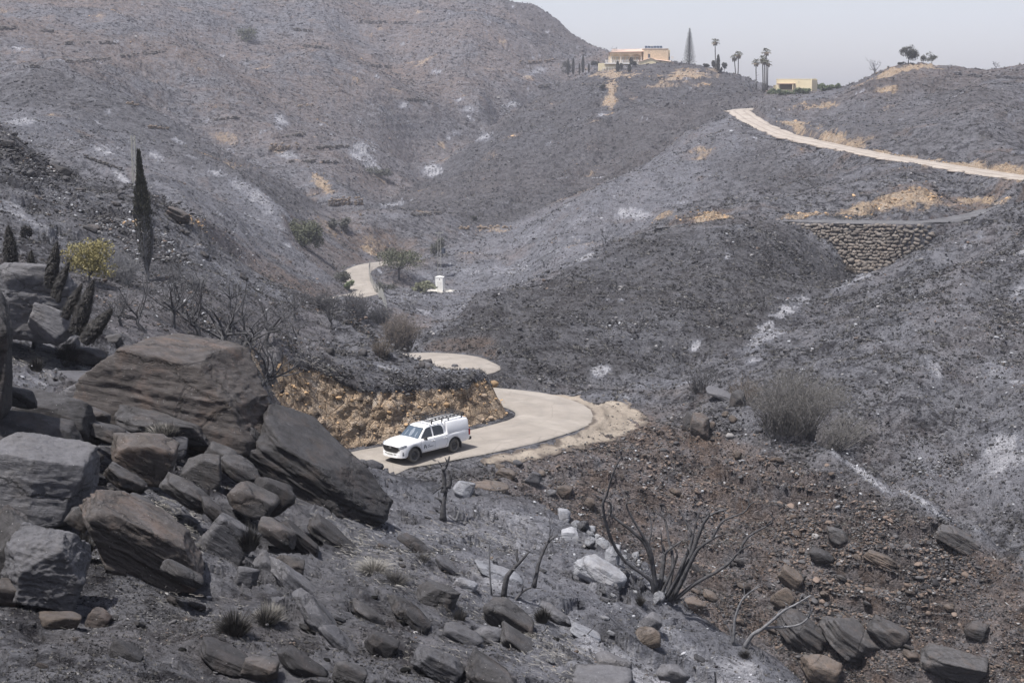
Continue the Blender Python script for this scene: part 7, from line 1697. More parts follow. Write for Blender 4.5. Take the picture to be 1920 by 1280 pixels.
# ---------------------------------------------------------------- stone retaining wall under the track
def stone_wall():
    rs = random.Random(9); P = [Vector(p) for p in TRACK]
    u0, u1 = 1478, 1748
    seg = []
    for a, b_ in zip(P, P[1:]):
        d = (b_ - a); d.z = 0; d.normalize(); nr = Vector((d.y, -d.x, 0))     # towards the camera side
        if nr.y > 0: nr = -nr
        n = max(1, int((b_ - a).length / 0.1))
        for k in range(n): seg.append((a.lerp(b_, k / n) + nr * (HWT + 0.35), d, nr))
    nn_ = len(seg); seg = [(sum((seg[min(nn_ - 1, max(0, i + k))][0] for k in range(-12, 13)), Vector()) / 25, seg[i][1], (sum((seg[min(nn_ - 1, max(0, i + k))][2] for k in range(-12, 13)), Vector()) / 25).normalized()) for i in range(nn_)]
    seg = [s for s in seg if u0 < project(*s[0])[0] < u1]
    root = empty('stone_wall', seg[len(seg) // 2][0]); tag(root, 'tall dry stone retaining wall holding up the hillside track', 'wall'); o0 = Vector(root.location)
    meshes = [np_mesh('stone', rock_verts(2, (1, .8, .7), 700 + i, rough=.07), ico(2)[1], M_WALLSTONE, None) for i in range(6)]
    mds = [m.data for m in meshes]
    for m in meshes: bpy.data.objects.remove(m)
    # rows from the top down
    L_ = len(seg) * 0.1; items = []
    row = 0; z = 0.12
    while row < 26:
        h = rs.uniform(.30, .52); s = rs.uniform(0, .3)
        while s < L_ - .2:
            w = rs.uniform(.22, .95); i = min(len(seg) - 1, int((s + w / 2) / .1)); p, d, nr = seg[i]
            zz = p.z - z - h / 2 + rs.uniform(-.12, .12); out = (z * .16)
            q = p + nr * (out + rs.uniform(-.04, .06)); q.z = zz
            gq = p + nr * (out + 0.5)
            if zz > ground(gq.x, gq.y) - .25: items.append((q, w, h, d))
            s += w * .96
        z += h * .93; row += 1
    rs.shuffle(items); vis = items[:300]; rest = items[300:]
    for (q, w, h, d) in vis:
        o = bpy.data.objects.new('stone', rs.choice(mds)); COL.objects.link(o); o.parent = root; o.location = q - o0
        o.scale = (w * 1.12, .75, h * 1.55); o.rotation_euler = (rs.uniform(-.2, .2), rs.uniform(-.45, .45), math.atan2(d.y, d.x) + rs.uniform(-.3, .3) + (math.pi if rs.random() < .5 else 0))
    if rest:
        V_ = []; F_ = []; b0 = 0
        for k, (q, w, h, d) in enumerate(rest):
            v = rock_verts(2, (w * 1.12, .75, h * 1.1), 700 + k % 6, rough=.07); c_, s_ = d.x, d.y
            v = np.stack([v[:, 0] * c_ - v[:, 1] * s_, v[:, 0] * s_ + v[:, 1] * c_, v[:, 2]], 1) + np.array(q - o0); V_.append(v); F_.append(ico(2)[1] + b0); b0 += len(v)
        tag(np_mesh('smaller_stones', np.concatenate(V_), np.concatenate(F_), M_WALLSTONE, root), kind='stuff')
    # dark rubble core behind the facing
    mb = MB(); n = len(seg)
    for i in range(0, n, 4):
        p, d, nr = seg[i]; b_ = p - nr * .25; mb.v += [(b_.x - o0.x, b_.y - o0.y, p.z - .1 - o0.z), (b_.x + nr.x * .9 - o0.x, b_.y + nr.y * .9 - o0.y, p.z - 7 - o0.z)]
    for i in range(len(mb.v) // 2 - 1): mb.f.append((2 * i, 2 * i + 1, 2 * i + 3, 2 * i + 2)); mb.m.append(0)
    mb.build('rubble_core', M_DARKROCK, root)
M_WALLSTONE = rock_material('wall_stone', (0.085, 0.077, 0.07), (0.215, 0.19, 0.168), (0.27, 0.20, 0.15), 0.5)
stone_wall()
# low dry stone terrace walls on the far hills
M_FARWALL = rock_material('terrace_stone', (0.05, 0.047, 0.045), (0.13, 0.12, 0.11), (0.17, 0.125, 0.09), 0.5)
M_TANWALL = rock_material('tan_terrace_stone', (0.13, 0.10, 0.075), (0.25, 0.20, 0.155), (0.30, 0.21, 0.13), 0.5)
def terrace(pts, hpx, rmin, label, mat, seed):
    rs = random.Random(seed); V_ = []; F_ = []; b0 = 0
    gs = []
    for (u0, v0), (u1, v1) in zip(pts, pts[1:]):
        n = max(2, int(math.hypot(u1 - u0, v1 - v0) / 2.6))
        for k in range(n): gs.append((u0 + (u1 - u0) * k / n, v0 + (v1 - v0) * k / n))
    base = hit(gs[len(gs) // 2][0], gs[len(gs) // 2][1], rmin)
    for (u, v) in gs:
        if rs.random() < .14 or noise3(np.array([u * .06]), np.array([seed * 3.1]), np.array([.5]))[0] > .28: continue
        g = hit(u, v + rs.uniform(-.8, .8), rmin); px = g.length / FPX; r0 = base.length
        if abs(g.length - r0) > r0 * .2: continue
        rows = max(2, int(hpx / 2.2))
        for j in range(rows):
            s = 2.9 * px * rs.uniform(.6, 1.5)
            v_ = rock_verts(1, (s * 1.4, s * 1.6, s), seed * 50 + b0 % 7, rough=.1)
            V_.append(v_ + np.array(g - base) + np.array([rs.gauss(0, .2) * s, -j * .1 * s, (j + .3) * s * .8])); F_.append(ico(1)[1] + b0); b0 += len(v_)
    if not V_: return
    o = np_mesh('terrace_wall', np.concatenate(V_), np.concatenate(F_), mat); o.location = base; tag(o, label, 'wall')
for i, (pts, h, rm, lab, mt) in enumerate([
    ([(124,118),(160,116),(200,113),(260,104),(333,95)],4,300,'longest dark terrace wall slanting across the upper left mountain',M_FARWALL),
    ([(33,127),(78,127)],6,300,'short thick dark terrace wall near the left edge of the mountain',M_FARWALL),([(75,60),(118,60)],6,350,'dark terrace wall high at the upper left',M_FARWALL),
    ([(124,84),(145,83)],4,300,'first of three little terrace walls in a row on the mountain',M_FARWALL),([(152,82),(170,82)],4,300,'second of three little terrace walls in a row on the mountain',M_FARWALL),([(188,83),(240,81)],4,300,'third and longest of three little terrace walls in a row',M_FARWALL),
    ([(0,54),(32,54)],5,300,'dark terrace wall at the left border near the top',M_FARWALL),([(552,58),(588,61)],3,350,'thin terrace wall right of the lone green bush',M_FARWALL),([(568,88),(622,92)],3,350,'thin terrace wall below and right of the lone green bush',M_FARWALL),
    ([(675,43),(765,45)],3,400,'faint terrace wall near the top centre of the mountain',M_FARWALL),([(505,283),(560,278)],9,300,'tan terrace wall in the middle of the far valley side',M_TANWALL),([(566,281),(600,279),(655,276)],5,300,'dark terrace wall right of the tan one in the valley side',M_FARWALL),
    ([(515,308),(560,304),(640,306)],3,300,'low terrace wall under the tan one',M_FARWALL),([(538,203),(590,198)],5,300,'tan terrace wall on the upper valley side',M_TANWALL),([(530,257),(575,253)],4,300,'pale terrace wall between the two tan ones',M_FARWALL),
    ([(617,386),(650,384),(682,384)],12,260,'broad stone terrace wall in the valley bottom left of the hill',M_TANWALL),([(648,402),(678,404)],5,250,'small terrace wall below the broad one',M_TANWALL),([(757,188),(800,189)],5,300,'grey terrace wall in the middle of the mountain side',M_FARWALL),
    ([(695,125),(735,128)],3,350,'dark terrace wall in the mountain gully',M_FARWALL),([(860,430),(960,427)],6,260,'long low terrace wall at the foot of the pale slope',M_TANWALL),([(975,120),(1040,116)],4,500,'stony ledge wall on the shoulder left of the villa',M_TANWALL),
    ([(1010,165),(1050,160)],3,450,'short wall below the villa cypresses',M_FARWALL),([(240,196),(262,198)],4,250,'tiny wall on the left mound',M_TANWALL),([(280,240),(320,243)],5,220,'ochre stained wall on the left mound slope',M_TANWALL),
    ([(1790,140),(1850,146),(1920,148)],5,300,'dry stone wall along the crest at the upper right',M_BLUEROCK),([(400,226),(450,222)],4,280,'dark ledge wall in the far left valley',M_FARWALL),([(160,296),(235,322)],3,180,'dark broken wall on the ashy left slope',M_FARWALL),([(770,405),(830,402)],3,280,'faint wall at the valley head',M_FARWALL)]):
    terrace(pts, h, rm, lab, mt, 30 + i)

# ---------------------------------------------------------------- kiosk, poles, fence
M_WHITEWALL = simple('whitewashed_render', (0.78, 0.77, 0.74), 0.9, var=.06, scale=2)
M_CONC = simple('pale_concrete', (0.42, 0.40, 0.365), 0.95, var=.15, scale=1.5)
M_GALV = simple('galvanised_steel', (0.42, 0.42, 0.40), 0.5, 0.4, var=.15)
M_PALEPOLE = simple('weathered_pale_steel', (0.34, 0.335, 0.31), 0.7, 0.2, var=.15)
def kiosk():
    g = Vector(KIOSK); g.z = ground(g.x, g.y)
    k = empty('utility_kiosk', g, R(-14)); tag(k, 'small whitewashed electricity kiosk with a pyramid cap on a concrete pad', 'kiosk')
    b = MB(); b.box((0, 0, 1.18), (1.3, 1.15, 2.5)); b.build('body', M_WHITEWALL, k)
    b = MB(); b.box((0, 0, 2.46), (1.38, 1.23, .08)); b.add([(-.66, -.58, 2.50), (.66, -.58, 2.50), (.66, .58, 2.50), (-.66, .58, 2.50), (0, 0, 2.66)], [(0, 1, 4), (1, 2, 4), (2, 3, 4), (3, 0, 4)]); b.build('cap', M_WHITEWALL, k)
    b = MB(); b.box((.05, -.585, .95), (.8, .02, 1.6)); b.build('door', simple('pale_door', (.66, .65, .62), .6), k)
    b = MB(); b.add([(-.02, -.60, 2.05), (.22, -.60, 2.05), (.10, -.60, 2.28)], [(0, 1, 2)]); b.build('warning_sign', simple('sign_dark', (.08, .08, .08), .6), k)
    mb = MB(); n = 28; R0 = []; rs = random.Random(3)
    for a in range(n):
        r_ = 2.5 * (1 + .12 * rs.gauss(0, 1)); R0.append((math.cos(a * 2 * math.pi / n) * r_, math.sin(a * 2 * math.pi / n) * r_ * .8))
    top = [(x * .93, y * .93, .12) for x, y in R0]; bot = [(x, y, -.5) for x, y in R0]
    mb.add(top + bot, [tuple(range(n))] + [(i, (i + 1) % n, n + (i + 1) % n, n + i)[::-1] for i in range(n)])
    p = mb.build('concrete_pad', M_CONC); p.location = g; tag(p, 'round pale concrete pad under the white kiosk', 'concrete pad')
kiosk()
def lattice(name, base, H_, w0, w1, label, mat, arm=0, box=False):
    root = empty(name, base); tag(root, label, 'pole')
    cs = [(-1, -1), (1, -1), (1, 1), (-1, 1)]
    for sx, sy in cs:
        l = MB(); l.tube([(sx * w0 / 2, sy * w0 / 2, -.4), (sx * w1 / 2, sy * w1 / 2, H_)], .035, 4); l.build('leg', mat, root)
    br = MB(); n = int(H_ / (w0 * 1.3))
    for i in range(n):
        z0, z1 = H_ * i / n, H_ * (i + 1) / n; wa, wb = w0 + (w1 - w0) * i / n, w0 + (w1 - w0) * (i + 1) / n
        for j in range(4):
            a, b_ = cs[j], cs[(j + 1) % 4]; p = (a[0] * wa / 2, a[1] * wa / 2, z0); q = (b_[0] * wb / 2, b_[1] * wb / 2, z1)
            if i % 2: p, q = (b_[0] * wa / 2, b_[1] * wa / 2, z0), (a[0] * wb / 2, a[1] * wb / 2, z1)
            br.tube([p, q], .018, 3)
    br.build('bracing', mat, root)
    if arm:
        ca = MB(); ca.box((0, 0, H_ - .1), (arm, .1, .1)); ca.build('crossarm', mat, root)
        for x in (-arm * .45, 0, arm * .45): i_ = MB(); i_.tube([(x, 0, H_ - .1), (x, 0, H_ + .2)], [.05, .03], 6); i_.build('insulator', M_GALV, root)
    if box:
        tb = MB(); tb.tube([(w0 * .5 + .45, 0, H_ * .55), (w0 * .5 + .45, 0, H_ * .55 + .9)], .34, 12); tb.box((w0 * .5 + .2, 0, H_ * .55), (.8, .12, .1)); tb.build('transformer', simple('dark_transformer', (.05, .06, .08), .5), root)
g = hit(824, 522, 240, 330); lattice('lattice_pole', g, (522 - 436) * g.length / FPX, .62, .42, 'steel lattice power pole with a transformer behind the white kiosk', M_PALEPOLE, 1.5, True)
rb_ = 121.0; b_ = pt(251, 300, rb_); bz = ground(b_.x, b_.y); tz = pt(251, 254, rb_).z
lattice('lattice_mast', Vector((b_.x, b_.y, bz)), tz - bz, .36, .26, 'slender pale lattice mast rising behind the tall cypress', M_PALEPOLE)
def fence():
    ptsu = [(712,500),(694,503),(692,515),(694,530),(700,543),(710,556),(720,572),(726,592)]
    gp = [hit(u, v, 190, 330) for u, v in ptsu]; root = empty('wire_fence', gp[3]); tag(root, 'rusty wire mesh fence on posts along the inside of the far road', 'fence'); o0 = gp[3]
    posts = []
    for a, b_ in zip(gp, gp[1:]):
        n = max(1, int((b_ - a).length / 2.6))
        for k in range(n): q = a.lerp(b_, k / n); q.z = ground(q.x, q.y); posts.append(q)
    posts.append(gp[-1])
    for q in posts:
        p = MB(); p.tube([q - o0 + Vector((0, 0, -.2)), q - o0 + Vector((0, 0, 1.65))], .045, 5); p.build('post', M_PALEPOLE, root)
    for a, b_ in zip(posts, posts[1:]):
        m = MB(); a, b_ = a - o0, b_ - o0
        for z in (.15, .5, .85, 1.2, 1.55): m.tube([a + Vector((0, 0, z)), b_ + Vector((0, 0, z))], .014, 3, cap=False)
        for k in range(1, 8): q = a.lerp(b_, k / 8); m.tube([q + Vector((0, 0, .1)), q + Vector((0, 0, 1.6))], .010, 3, cap=False)
        m.build('mesh_panel', M_GALV, root)
fence()
g = hit(915, 560, 225, 300); p = MB(); p.tube([(0, 0, -.3), (0, 0, 1.6)], .05, 5); o = p.build('post', M_PALEPOLE); o.name = 'marker_post'; o.location = g; tag(o, 'single pale post on the flat right of the kiosk', 'post')

# ---------------------------------------------------------------- villa, small house and their gardens on the ridge
M_VILLA = simple('warm_cream_render', (0.60, 0.475, 0.335), 0.9, var=.10, scale=.8)
M_VILLA2 = simple('pale_yellow_render', (0.66, 0.57, 0.38), 0.9, var=.06, scale=.8)
M_VILLASTONE = simple('honey_stone_cladding', (0.56, 0.44, 0.31), 0.95, var=.22, scale=2.2, bump=.02)
M_TRIM = simple('white_trim', (0.75, 0.72, 0.68), 0.8, var=.05)
M_TILE = simple('rose_roof_tile', (0.50, 0.37, 0.30), 0.9, var=.15, scale=3, bump=.03)
M_TILE2 = simple('brown_roof_edge', (0.30, 0.20, 0.15), 0.9, var=.15)
M_WIN = simple('dark_window', (0.06, 0.07, 0.085), 0.15)
M_PANEL = simple('solar_panel_blue', (0.035, 0.05, 0.075), 0.15, .2)
M_SHADE = simple('curtained_glass', (0.38, 0.35, 0.29), 0.4)
def villa():
    base = pt(1200, 121.5, 575); k = base.length / FPX
    gz = max(ground(base.x, base.y), base.z - 2)
    root = empty('villa', base, -math.atan2(base.x, base.y) + R(6)); tag(root, 'cream hilltop villa with an arched porch, balcony rail and solar panels', 'house')
    U = lambda u: (u - 1200) * k; Z = lambda v: (121.5 - v) * k
    zf, ze, zr = Z(119), Z(99.3), Z(92.5); x0, x1, x2 = U(1146), U(1206), U(1251)
    w = MB(); w.box(((x0 + x1) / 2, 7, (zf + ze) / 2 - 1.5), (x1 - x0, 8, ze - zf + 3)); w.build('porch_wall', M_VILLA, root)
    w = MB(); w.box(((x1 + x2) / 2, 4, (Z(92.8) - 5) / 2), (x2 - x1, 11, Z(92.8) + 5)); blk = w.build('side_block', M_VILLASTONE, root)
    w = MB(); w.box(((x1 + x2) / 2, 4, Z(92.5)), (x2 - x1 + .3, 11.3, .18)); w.build('parapet', M_TRIM, blk)
    w = MB(); w.box((x2 + .45, 5, (Z(95) - 5) / 2), (.9, 8, Z(95) + 5)); w.build('annex', M_VILLA2, root)
    w = MB(); w.box((U(1215.5), -1.54, Z(106.2)), (.75, .1, 1.45)); ww = w.build('window', M_WIN, root)
    w = MB(); w.box((U(1215.5), -1.56, Z(106.2) - .8), (.95, .16, .12)); w.build('sill', M_TRIM, ww)
    w = MB(); w.box((U(1253), -.9, Z(110)), (.5, .1, 1.1)); w.build('window', M_WIN, root)
    # arcade with three arches
    cols = [U(1147), U(1164.5), U(1183.5), U(1202)]; zs = Z(108); za = Z(102.2)
    for x in cols:
        c = MB(); c.tube([(x, 0, zf - .2), (x, 0, zs)], .17, 10); c.box((x, 0, zs + .05), (.5, .5, .16)); c.build('column', M_TRIM, root)
    for a, b_ in zip(cols, cols[1:]):
        ar = MB(); n = 12
        for y in (-.22, .22):
            base_ = len(ar.v)
            for i in range(n + 1):
                t = i / n; x = a + (b_ - a) * t; z = zs + (za - zs) * math.sin(math.pi * t) ** .6
                ar.v += [(x, y, z), (x, y, ze)]
            for i in range(n): q = base_ + 2 * i; ar.f.append((q, q + 1, q + 3, q + 2)); ar.m.append(0)
        for i in range(n): q = 2 * i; r_ = 2 * (n + 1) + 2 * i; ar.f.append((q, q + 2, r_ + 2, r_)); ar.m.append(0)
        ar.build('arch', M_VILLA, root)
        for f in (.3, .68):
            dd = MB(); dd.box((a + (b_ - a) * f, 2.96, (zf + Z(107)) / 2), (1.1, .1, Z(107) - zf)); dr_ = dd.build('glass_door', M_SHADE, root)
            fr_ = MB(); fr_.box((a + (b_ - a) * f, 2.9, Z(107) + .05), (1.25, .1, .12)); fr_.box((a + (b_ - a) * f, 2.9, (zf + Z(107)) / 2), (.06, .06, Z(107) - zf)); fr_.build('frame', M_TRIM, dr_)
    rf = MB(); e0 = -.7
    rf.add([(x0 - .5, e0, ze), (x1 + .1, e0, ze + .25), (x1 + .1, 7, zr + .1), (x0 + 5, 7, zr - .3), (x0 - .5, e0, ze - .22), (x1 + .1, e0, ze + .03), (x0 - .5, 11, ze), (x1 + .1, 11, ze + .2)], [(0, 1, 2, 3), (4, 5, 1, 0), (0, 3, 6), (3, 2, 7, 6)])
    rfo = rf.build('roof', M_TILE, root)
    tl_ = MB()
    for i in range(36):
        x = x0 + (x1 - x0) * (i + .5) / 36; f = (x - x0 + .5) / (x1 - x0); top = (max(x, x0 + 5 * 1.0) if False else x)
        tl_.tube([(x, e0 - .05, ze + .02 + .25 * f), (x + (1.2 * (1 - f)), 6.8, zr - .02)], .10, 5, cap=False)
    tag(tl_.build('tile_rows', M_TILE, rfo), kind='stuff')
    ed = MB(); ed.box(((x0 + x1) / 2, e0 - .04, ze + .02), (x1 - x0 + .7, .1, .2), Matrix.Rotation(-.0165, 3, 'Y')); ed.build('eave', M_TILE2, root)
    # balcony
    bx0 = U(1136.5); sl = MB(); sl.box(((bx0 + x1) / 2 - 1, -1.2, zf - .15), (x1 - bx0 - 1, 3.2, .3)); sl.build('balcony_slab', M_TRIM, root)
    rl = MB(); zt_ = Z(113.8)
    rl.box(((bx0 + U(1196)) / 2, -2.7, zt_), (U(1196) - bx0, .16, .14)); rl.box(((bx0 + U(1196)) / 2, -2.7, zf + .1), (U(1196) - bx0, .16, .14)); rl.box((bx0, -1.2, zt_), (.16, 3, .14))
    rlo = rl.build('balcony_rail', M_TRIM, root); nb = 44
    for i in range(nb + 1):
        x = bx0 + (U(1196) - bx0) * i / nb; b = MB(); big = i % 11 == 0
        b.tube([(x, -2.7, zf), (x, -2.7, zt_ + (.12 if big else 0))], .13 if big else .045, 6); b.build('baluster', M_TRIM, rlo)
    w = MB(); w.box(((U(1124) + U(1200)) / 2, .6, Z(126)), (U(1200) - U(1124), 3.6, Z(119) - Z(133))); w.build('terrace_base', M_VILLA2, root)
    # low gabled garage
    gx0, gx1, gy = U(1196), U(1232), -6.0; gz0 = Z(126); ge = Z(116.2); gr = Z(110.6)
    gg = MB(); cx = U(1217); gg.add([(gx0, gy, gz0), (gx1, gy, gz0), (gx1, gy, ge), (cx, gy, gr), (gx0, gy, ge), (gx0, gy + 6, gz0), (gx1, gy + 6, gz0), (gx1, gy + 6, ge), (cx, gy + 6, gr), (gx0, gy + 6, ge)], [(0, 1, 2, 3, 4), (1, 6, 7, 2), (5, 0, 4, 9), (9, 8, 7, 6, 5)])
    gg.build('garage', M_VILLA2, root)
    gr_ = MB(); gr_.add([(gx0 - .3, gy - .25, ge - .05), (cx, gy - .25, gr + .12), (gx1 + .3, gy - .25, ge - .05), (gx0 - .3, gy + 6, ge - .05), (cx, gy + 6, gr + .12), (gx1 + .3, gy + 6, ge - .05), (gx0 - .3, gy - .25, ge - .2), (cx, gy - .25, gr - .03), (gx1 + .3, gy - .25, ge - .2)], [(0, 1, 4, 3), (1, 2, 5, 4), (0, 6, 7, 1), (1, 7, 8, 2)]); gr_.build('garage_roof', M_TILE, root)
    gs = MB(); gs.add([(U(1226), -4.5, Z(113)), (U(1255), -4.5, Z(116.5)), (U(1255), 1, Z(113.5)), (U(1222), 1, Z(110))], [(0, 1, 2, 3)]); gs.build('lean_to_roof', M_TILE, root)
    gw = MB(); gw.box((U(1243), -4, Z(121)), (U(1256) - U(1231), .3, Z(116) - Z(125))); gw.build('lean_to_wall', M_VILLA2, root)
    for i in range(6):
        s = MB(); xx = U(1211) + i * 1.15 + .3; s.box((xx, 2.4, Z(90.2)), (1.05, 1.9, .06), Matrix.Rotation(R(38), 3, 'X')); s.tube([(xx, 2.9, Z(92.5)), (xx, 2.9, Z(89.8))], .04, 4); s.build('solar_panel', M_PANEL, root)
    s = MB(); s.tube([(U(1222) - .5, 3.1, Z(87.6)), (U(1222) + .6, 3.1, Z(87.6))], .28, 10); s.build('water_tank', M_GALV, root)
    dsh = MB(); dsh.tube([(U(1258), -2, Z(108.8)), (U(1258), -2.3, Z(108.9))], [.5, .62], 14); dsh.tube([(U(1258), -2, Z(116)), (U(1258), -2, Z(109))], .06, 5); o = dsh.build('satellite_dish', M_TRIM); o.location = base; o.rotation_euler = root.rotation_euler; tag(o, 'white satellite dish at the right end of the villa', 'satellite dish')
    # garden fence
    f = empty('garden_fence', base, root.rotation_euler[2]); tag(f, 'low white garden railing in front of the villa terrace', 'fence')
    zt_ = Z(127); fx0, fx1 = U(1129), U(1187)
    for z in (zt_, Z(136.2)): r_ = MB(); r_.box(((fx0 + fx1) / 2, -9, z), (fx1 - fx0, .08, .12)); r_.build('rail', M_TRIM, f)
    for i in range(13): x = fx0 + (fx1 - fx0) * i / 12; p_ = MB(); p_.box((x, -9, (zt_ + Z(140)) / 2), (.12, .12, zt_ - Z(140))); p_.build('post', M_TRIM, f)
    w = MB(); w.box(((fx0 + fx1) / 2, -8.6, Z(135)), (fx1 - fx0 + 1, .4, Z(129) - Z(139))); o = w.build('garden_wall', simple('pale_garden_wall', (.42, .37, .31), .9)); o.location = base; o.rotation_euler = root.rotation_euler; tag(o, 'pale low garden wall behind the white railing', 'wall')
villa()
def small_house():
    base = pt(1490, 168.5, 482); k = base.length / FPX; root = empty('flat_roofed_house', base, -math.atan2(base.x, base.y) + R(-13)); tag(root, 'small yellow flat roofed house with a crenellated parapet behind the hedge', 'house')
    U = lambda u: (u - 1490) * k; Z = lambda v: (168.5 - v) * k
    x0, x1 = U(1456), U(1521); zt = Z(150.5)
    w = MB(); w.box(((x0 + x1) / 2, 4, (zt - 1.5) / 2), (x1 - x0, 8, zt + 1.5)); w.build('wall', M_VILLA2, root)
    for s in range(15): x = x0 + (x1 - x0) * (s + .3) / 15; c = MB(); c.box((x, .1, zt + .12), ((x1 - x0) / 15 * .68, .3, .32)); c.build('merlon', M_VILLA2, root)
    for s in range(8): c = MB(); c.box((x1 - .15, .6 + s * .95, zt + .12), (.3, .55, .32)); c.build('merlon', M_VILLA2, root)
    c = MB(); c.box(((U(1461) + U(1490)) / 2, -1.2, Z(158)), (U(1490) - U(1461) + .4, 2.6, .22)); c.build('porch_roof', M_TILE2, root)
    for u in (1461.5, 1489.5): c = MB(); c.box((U(u), -2.3, Z(163.5)), (.25, .25, Z(158.4) - Z(169))); c.build('porch_post', M_VILLA2, root)
    c = MB(); c.box(((U(1463) + U(1488)) / 2, -.03, Z(163.5)), (U(1488) - U(1463), .1, Z(159.5) - Z(168))); c.build('porch_shade_panel', simple('porch_shade', (.14, .10, .05), .8), root)  # flat dark panel stands in for the shade inside the porch opening
    c = MB(); c.box((U(1452), 3, Z(164.5)), (1.0, 4, Z(160) - Z(169))); c.build('annex', M_VILLA2, root)
    c = MB(); c.tube([(U(1497), -.05, Z(156)), (U(1497), -.05, Z(153))], .07, 5); c.build('flue', M_GALV, root)
    c = MB(); c.tube([(U(1491), 3, zt), (U(1491), 3, zt + 1)], .025, 4); c.box((U(1491), 3, zt + .9), (.7, .03, .03)); c.build('aerial', M_GALV, root)
small_house()
HL = ['leftmost hedge bush by the small yellow house','second hedge bush from the left in front of the yellow house','hedge bush below the dark porch','wide hedge bush right of the porch','hedge bush near the right end of the yellow house wall','tallest hedge bush at the right corner of the yellow house','first hedge bush beyond the yellow house','large hedge bush midway along the line right of the yellow house','low hedge bush near the right end of the line','last small hedge bush touching the hill']
for i, (u, v, w, h) in enumerate([(1447,177,14,14),(1461,178,12,13),(1476,179,17,13),(1495,177,20,15),(1510,177,15,15),(1524,177,14,17),(1538,178,12,14),(1549,178,18,15),(1561,176,16,12),(1572,173,10,10)]):
    leafy_tree(u, v, w * 1.2, h * .82, 440, HL[i], M_HEDGE, 1100, 200 + i, 'hedge_bush', 0, 1.7, 7, group='hedge bushes beside the small yellow house')

def palm(u, vt, vb, r, label, seed, cw=19, ub=None):
    ub = ub or u; top = pt(u, vt, r); bs = pt(ub, vb, r); k = top.length / FPX; bs.z = min(bs.z, ground(bs.x, bs.y) + .0) if abs(ground(bs.x, bs.y) - bs.z) < 6 else bs.z; rs = random.Random(seed)
    root = empty('palm_tree', bs); tag(root, label, 'palm tree', 'fan palms on the ridge'); T = top - bs
    t = MB(); t.tube([(0, 0, -.5), T * .3 + Vector((.1, 0, 0)), T * .7, T], [.26, .20, .17, .16], 7); t.build('trunk', M_PALMTRUNK, root, True)
    sk = MB(); Wc = cw * k / 2
    for i in range(26):
        a = rs.uniform(0, 6.28); l = Wc * rs.uniform(.45, .8); d = Vector((math.cos(a) * .5, math.sin(a) * .5, -1)); sk.tube([T, T + Vector((math.cos(a) * l * .5, math.sin(a) * l * .5, -.1 * l)), T + d * l], [.10, .22, .05], 4)
    sk.build('dead_skirt', M_PALMDRY, root)
    for i in range(24):
        a = rs.uniform(0, 6.28); el = rs.uniform(-.45, 1.2); L_ = Wc * rs.uniform(.75, 1.05); d = Vector((math.cos(a) * math.cos(el), math.sin(a) * math.cos(el), math.sin(el))); st = T + d * L_ * .55; f = MB(); f.tube([T, st], [.05, .03], 3)
        sd_ = d.cross(Vector((0, 0, 1))); sd_ = sd_.normalized() if sd_.length > .1 else Vector((1, 0, 0)); up = sd_.cross(d)
        for j in range(11):
            b = (j - 5) / 5 * 1.35; dr = (d * math.cos(b) + sd_ * math.sin(b)); tip = st + dr * L_ * .55 + Vector((0, 0, -L_ * rs.uniform(.10, .32))); mid = st + dr * L_ * .3; nrm = up * .0 + sd_.cross(dr) * .02
            w_ = (Vector((-dr.y, dr.x, 0))).normalized() * .07 if (abs(dr.x) + abs(dr.y)) > .01 else Vector((.07, 0, 0))
            f.add([st, mid + w_, tip, mid - w_], [(0, 1, 2, 3)])
        f.build('frond', M_PALMLEAF if el > -.1 else M_PALMDRY, root)
M_PALMTRUNK = bark_material('palm_bark', (.07, .065, .06), (.14, .13, .12)); M_PALMLEAF = leaf_material('palm_fronds', (.06, .062, .045), (.13, .13, .09), 1); M_PALMDRY = leaf_material('dry_palm_fronds', (.12, .10, .075), (.24, .20, .15), 1)
for i, (u, vt, ub, vb, r, lab) in enumerate([(1341,79,1341,131,548,'lone tall palm right of the tall spire shaped conifer'),(1385,103,1383,143,530,'taller palm of the pair in the middle of the ridge'),(1377,109,1379,143,532,'shorter palm of the pair in the middle of the ridge'),(1417.5,118,1417.5,168,490,'short palm at the left of the dense palm cluster'),(1430,111,1430,170,485,'second palm from the left in the dense palm cluster'),
        (1437,98,1435.5,170,482,'tallest palm of the dense palm cluster'),(1433.5,116,1432.5,172,478,'palm crowded behind the tallest one of the cluster'),(1440,119,1438,168,488,'rightmost low palm of the dense palm cluster')]):
    palm(u, vt, vb, r, lab, 300 + i, 19 if i != 5 else 20, ub)
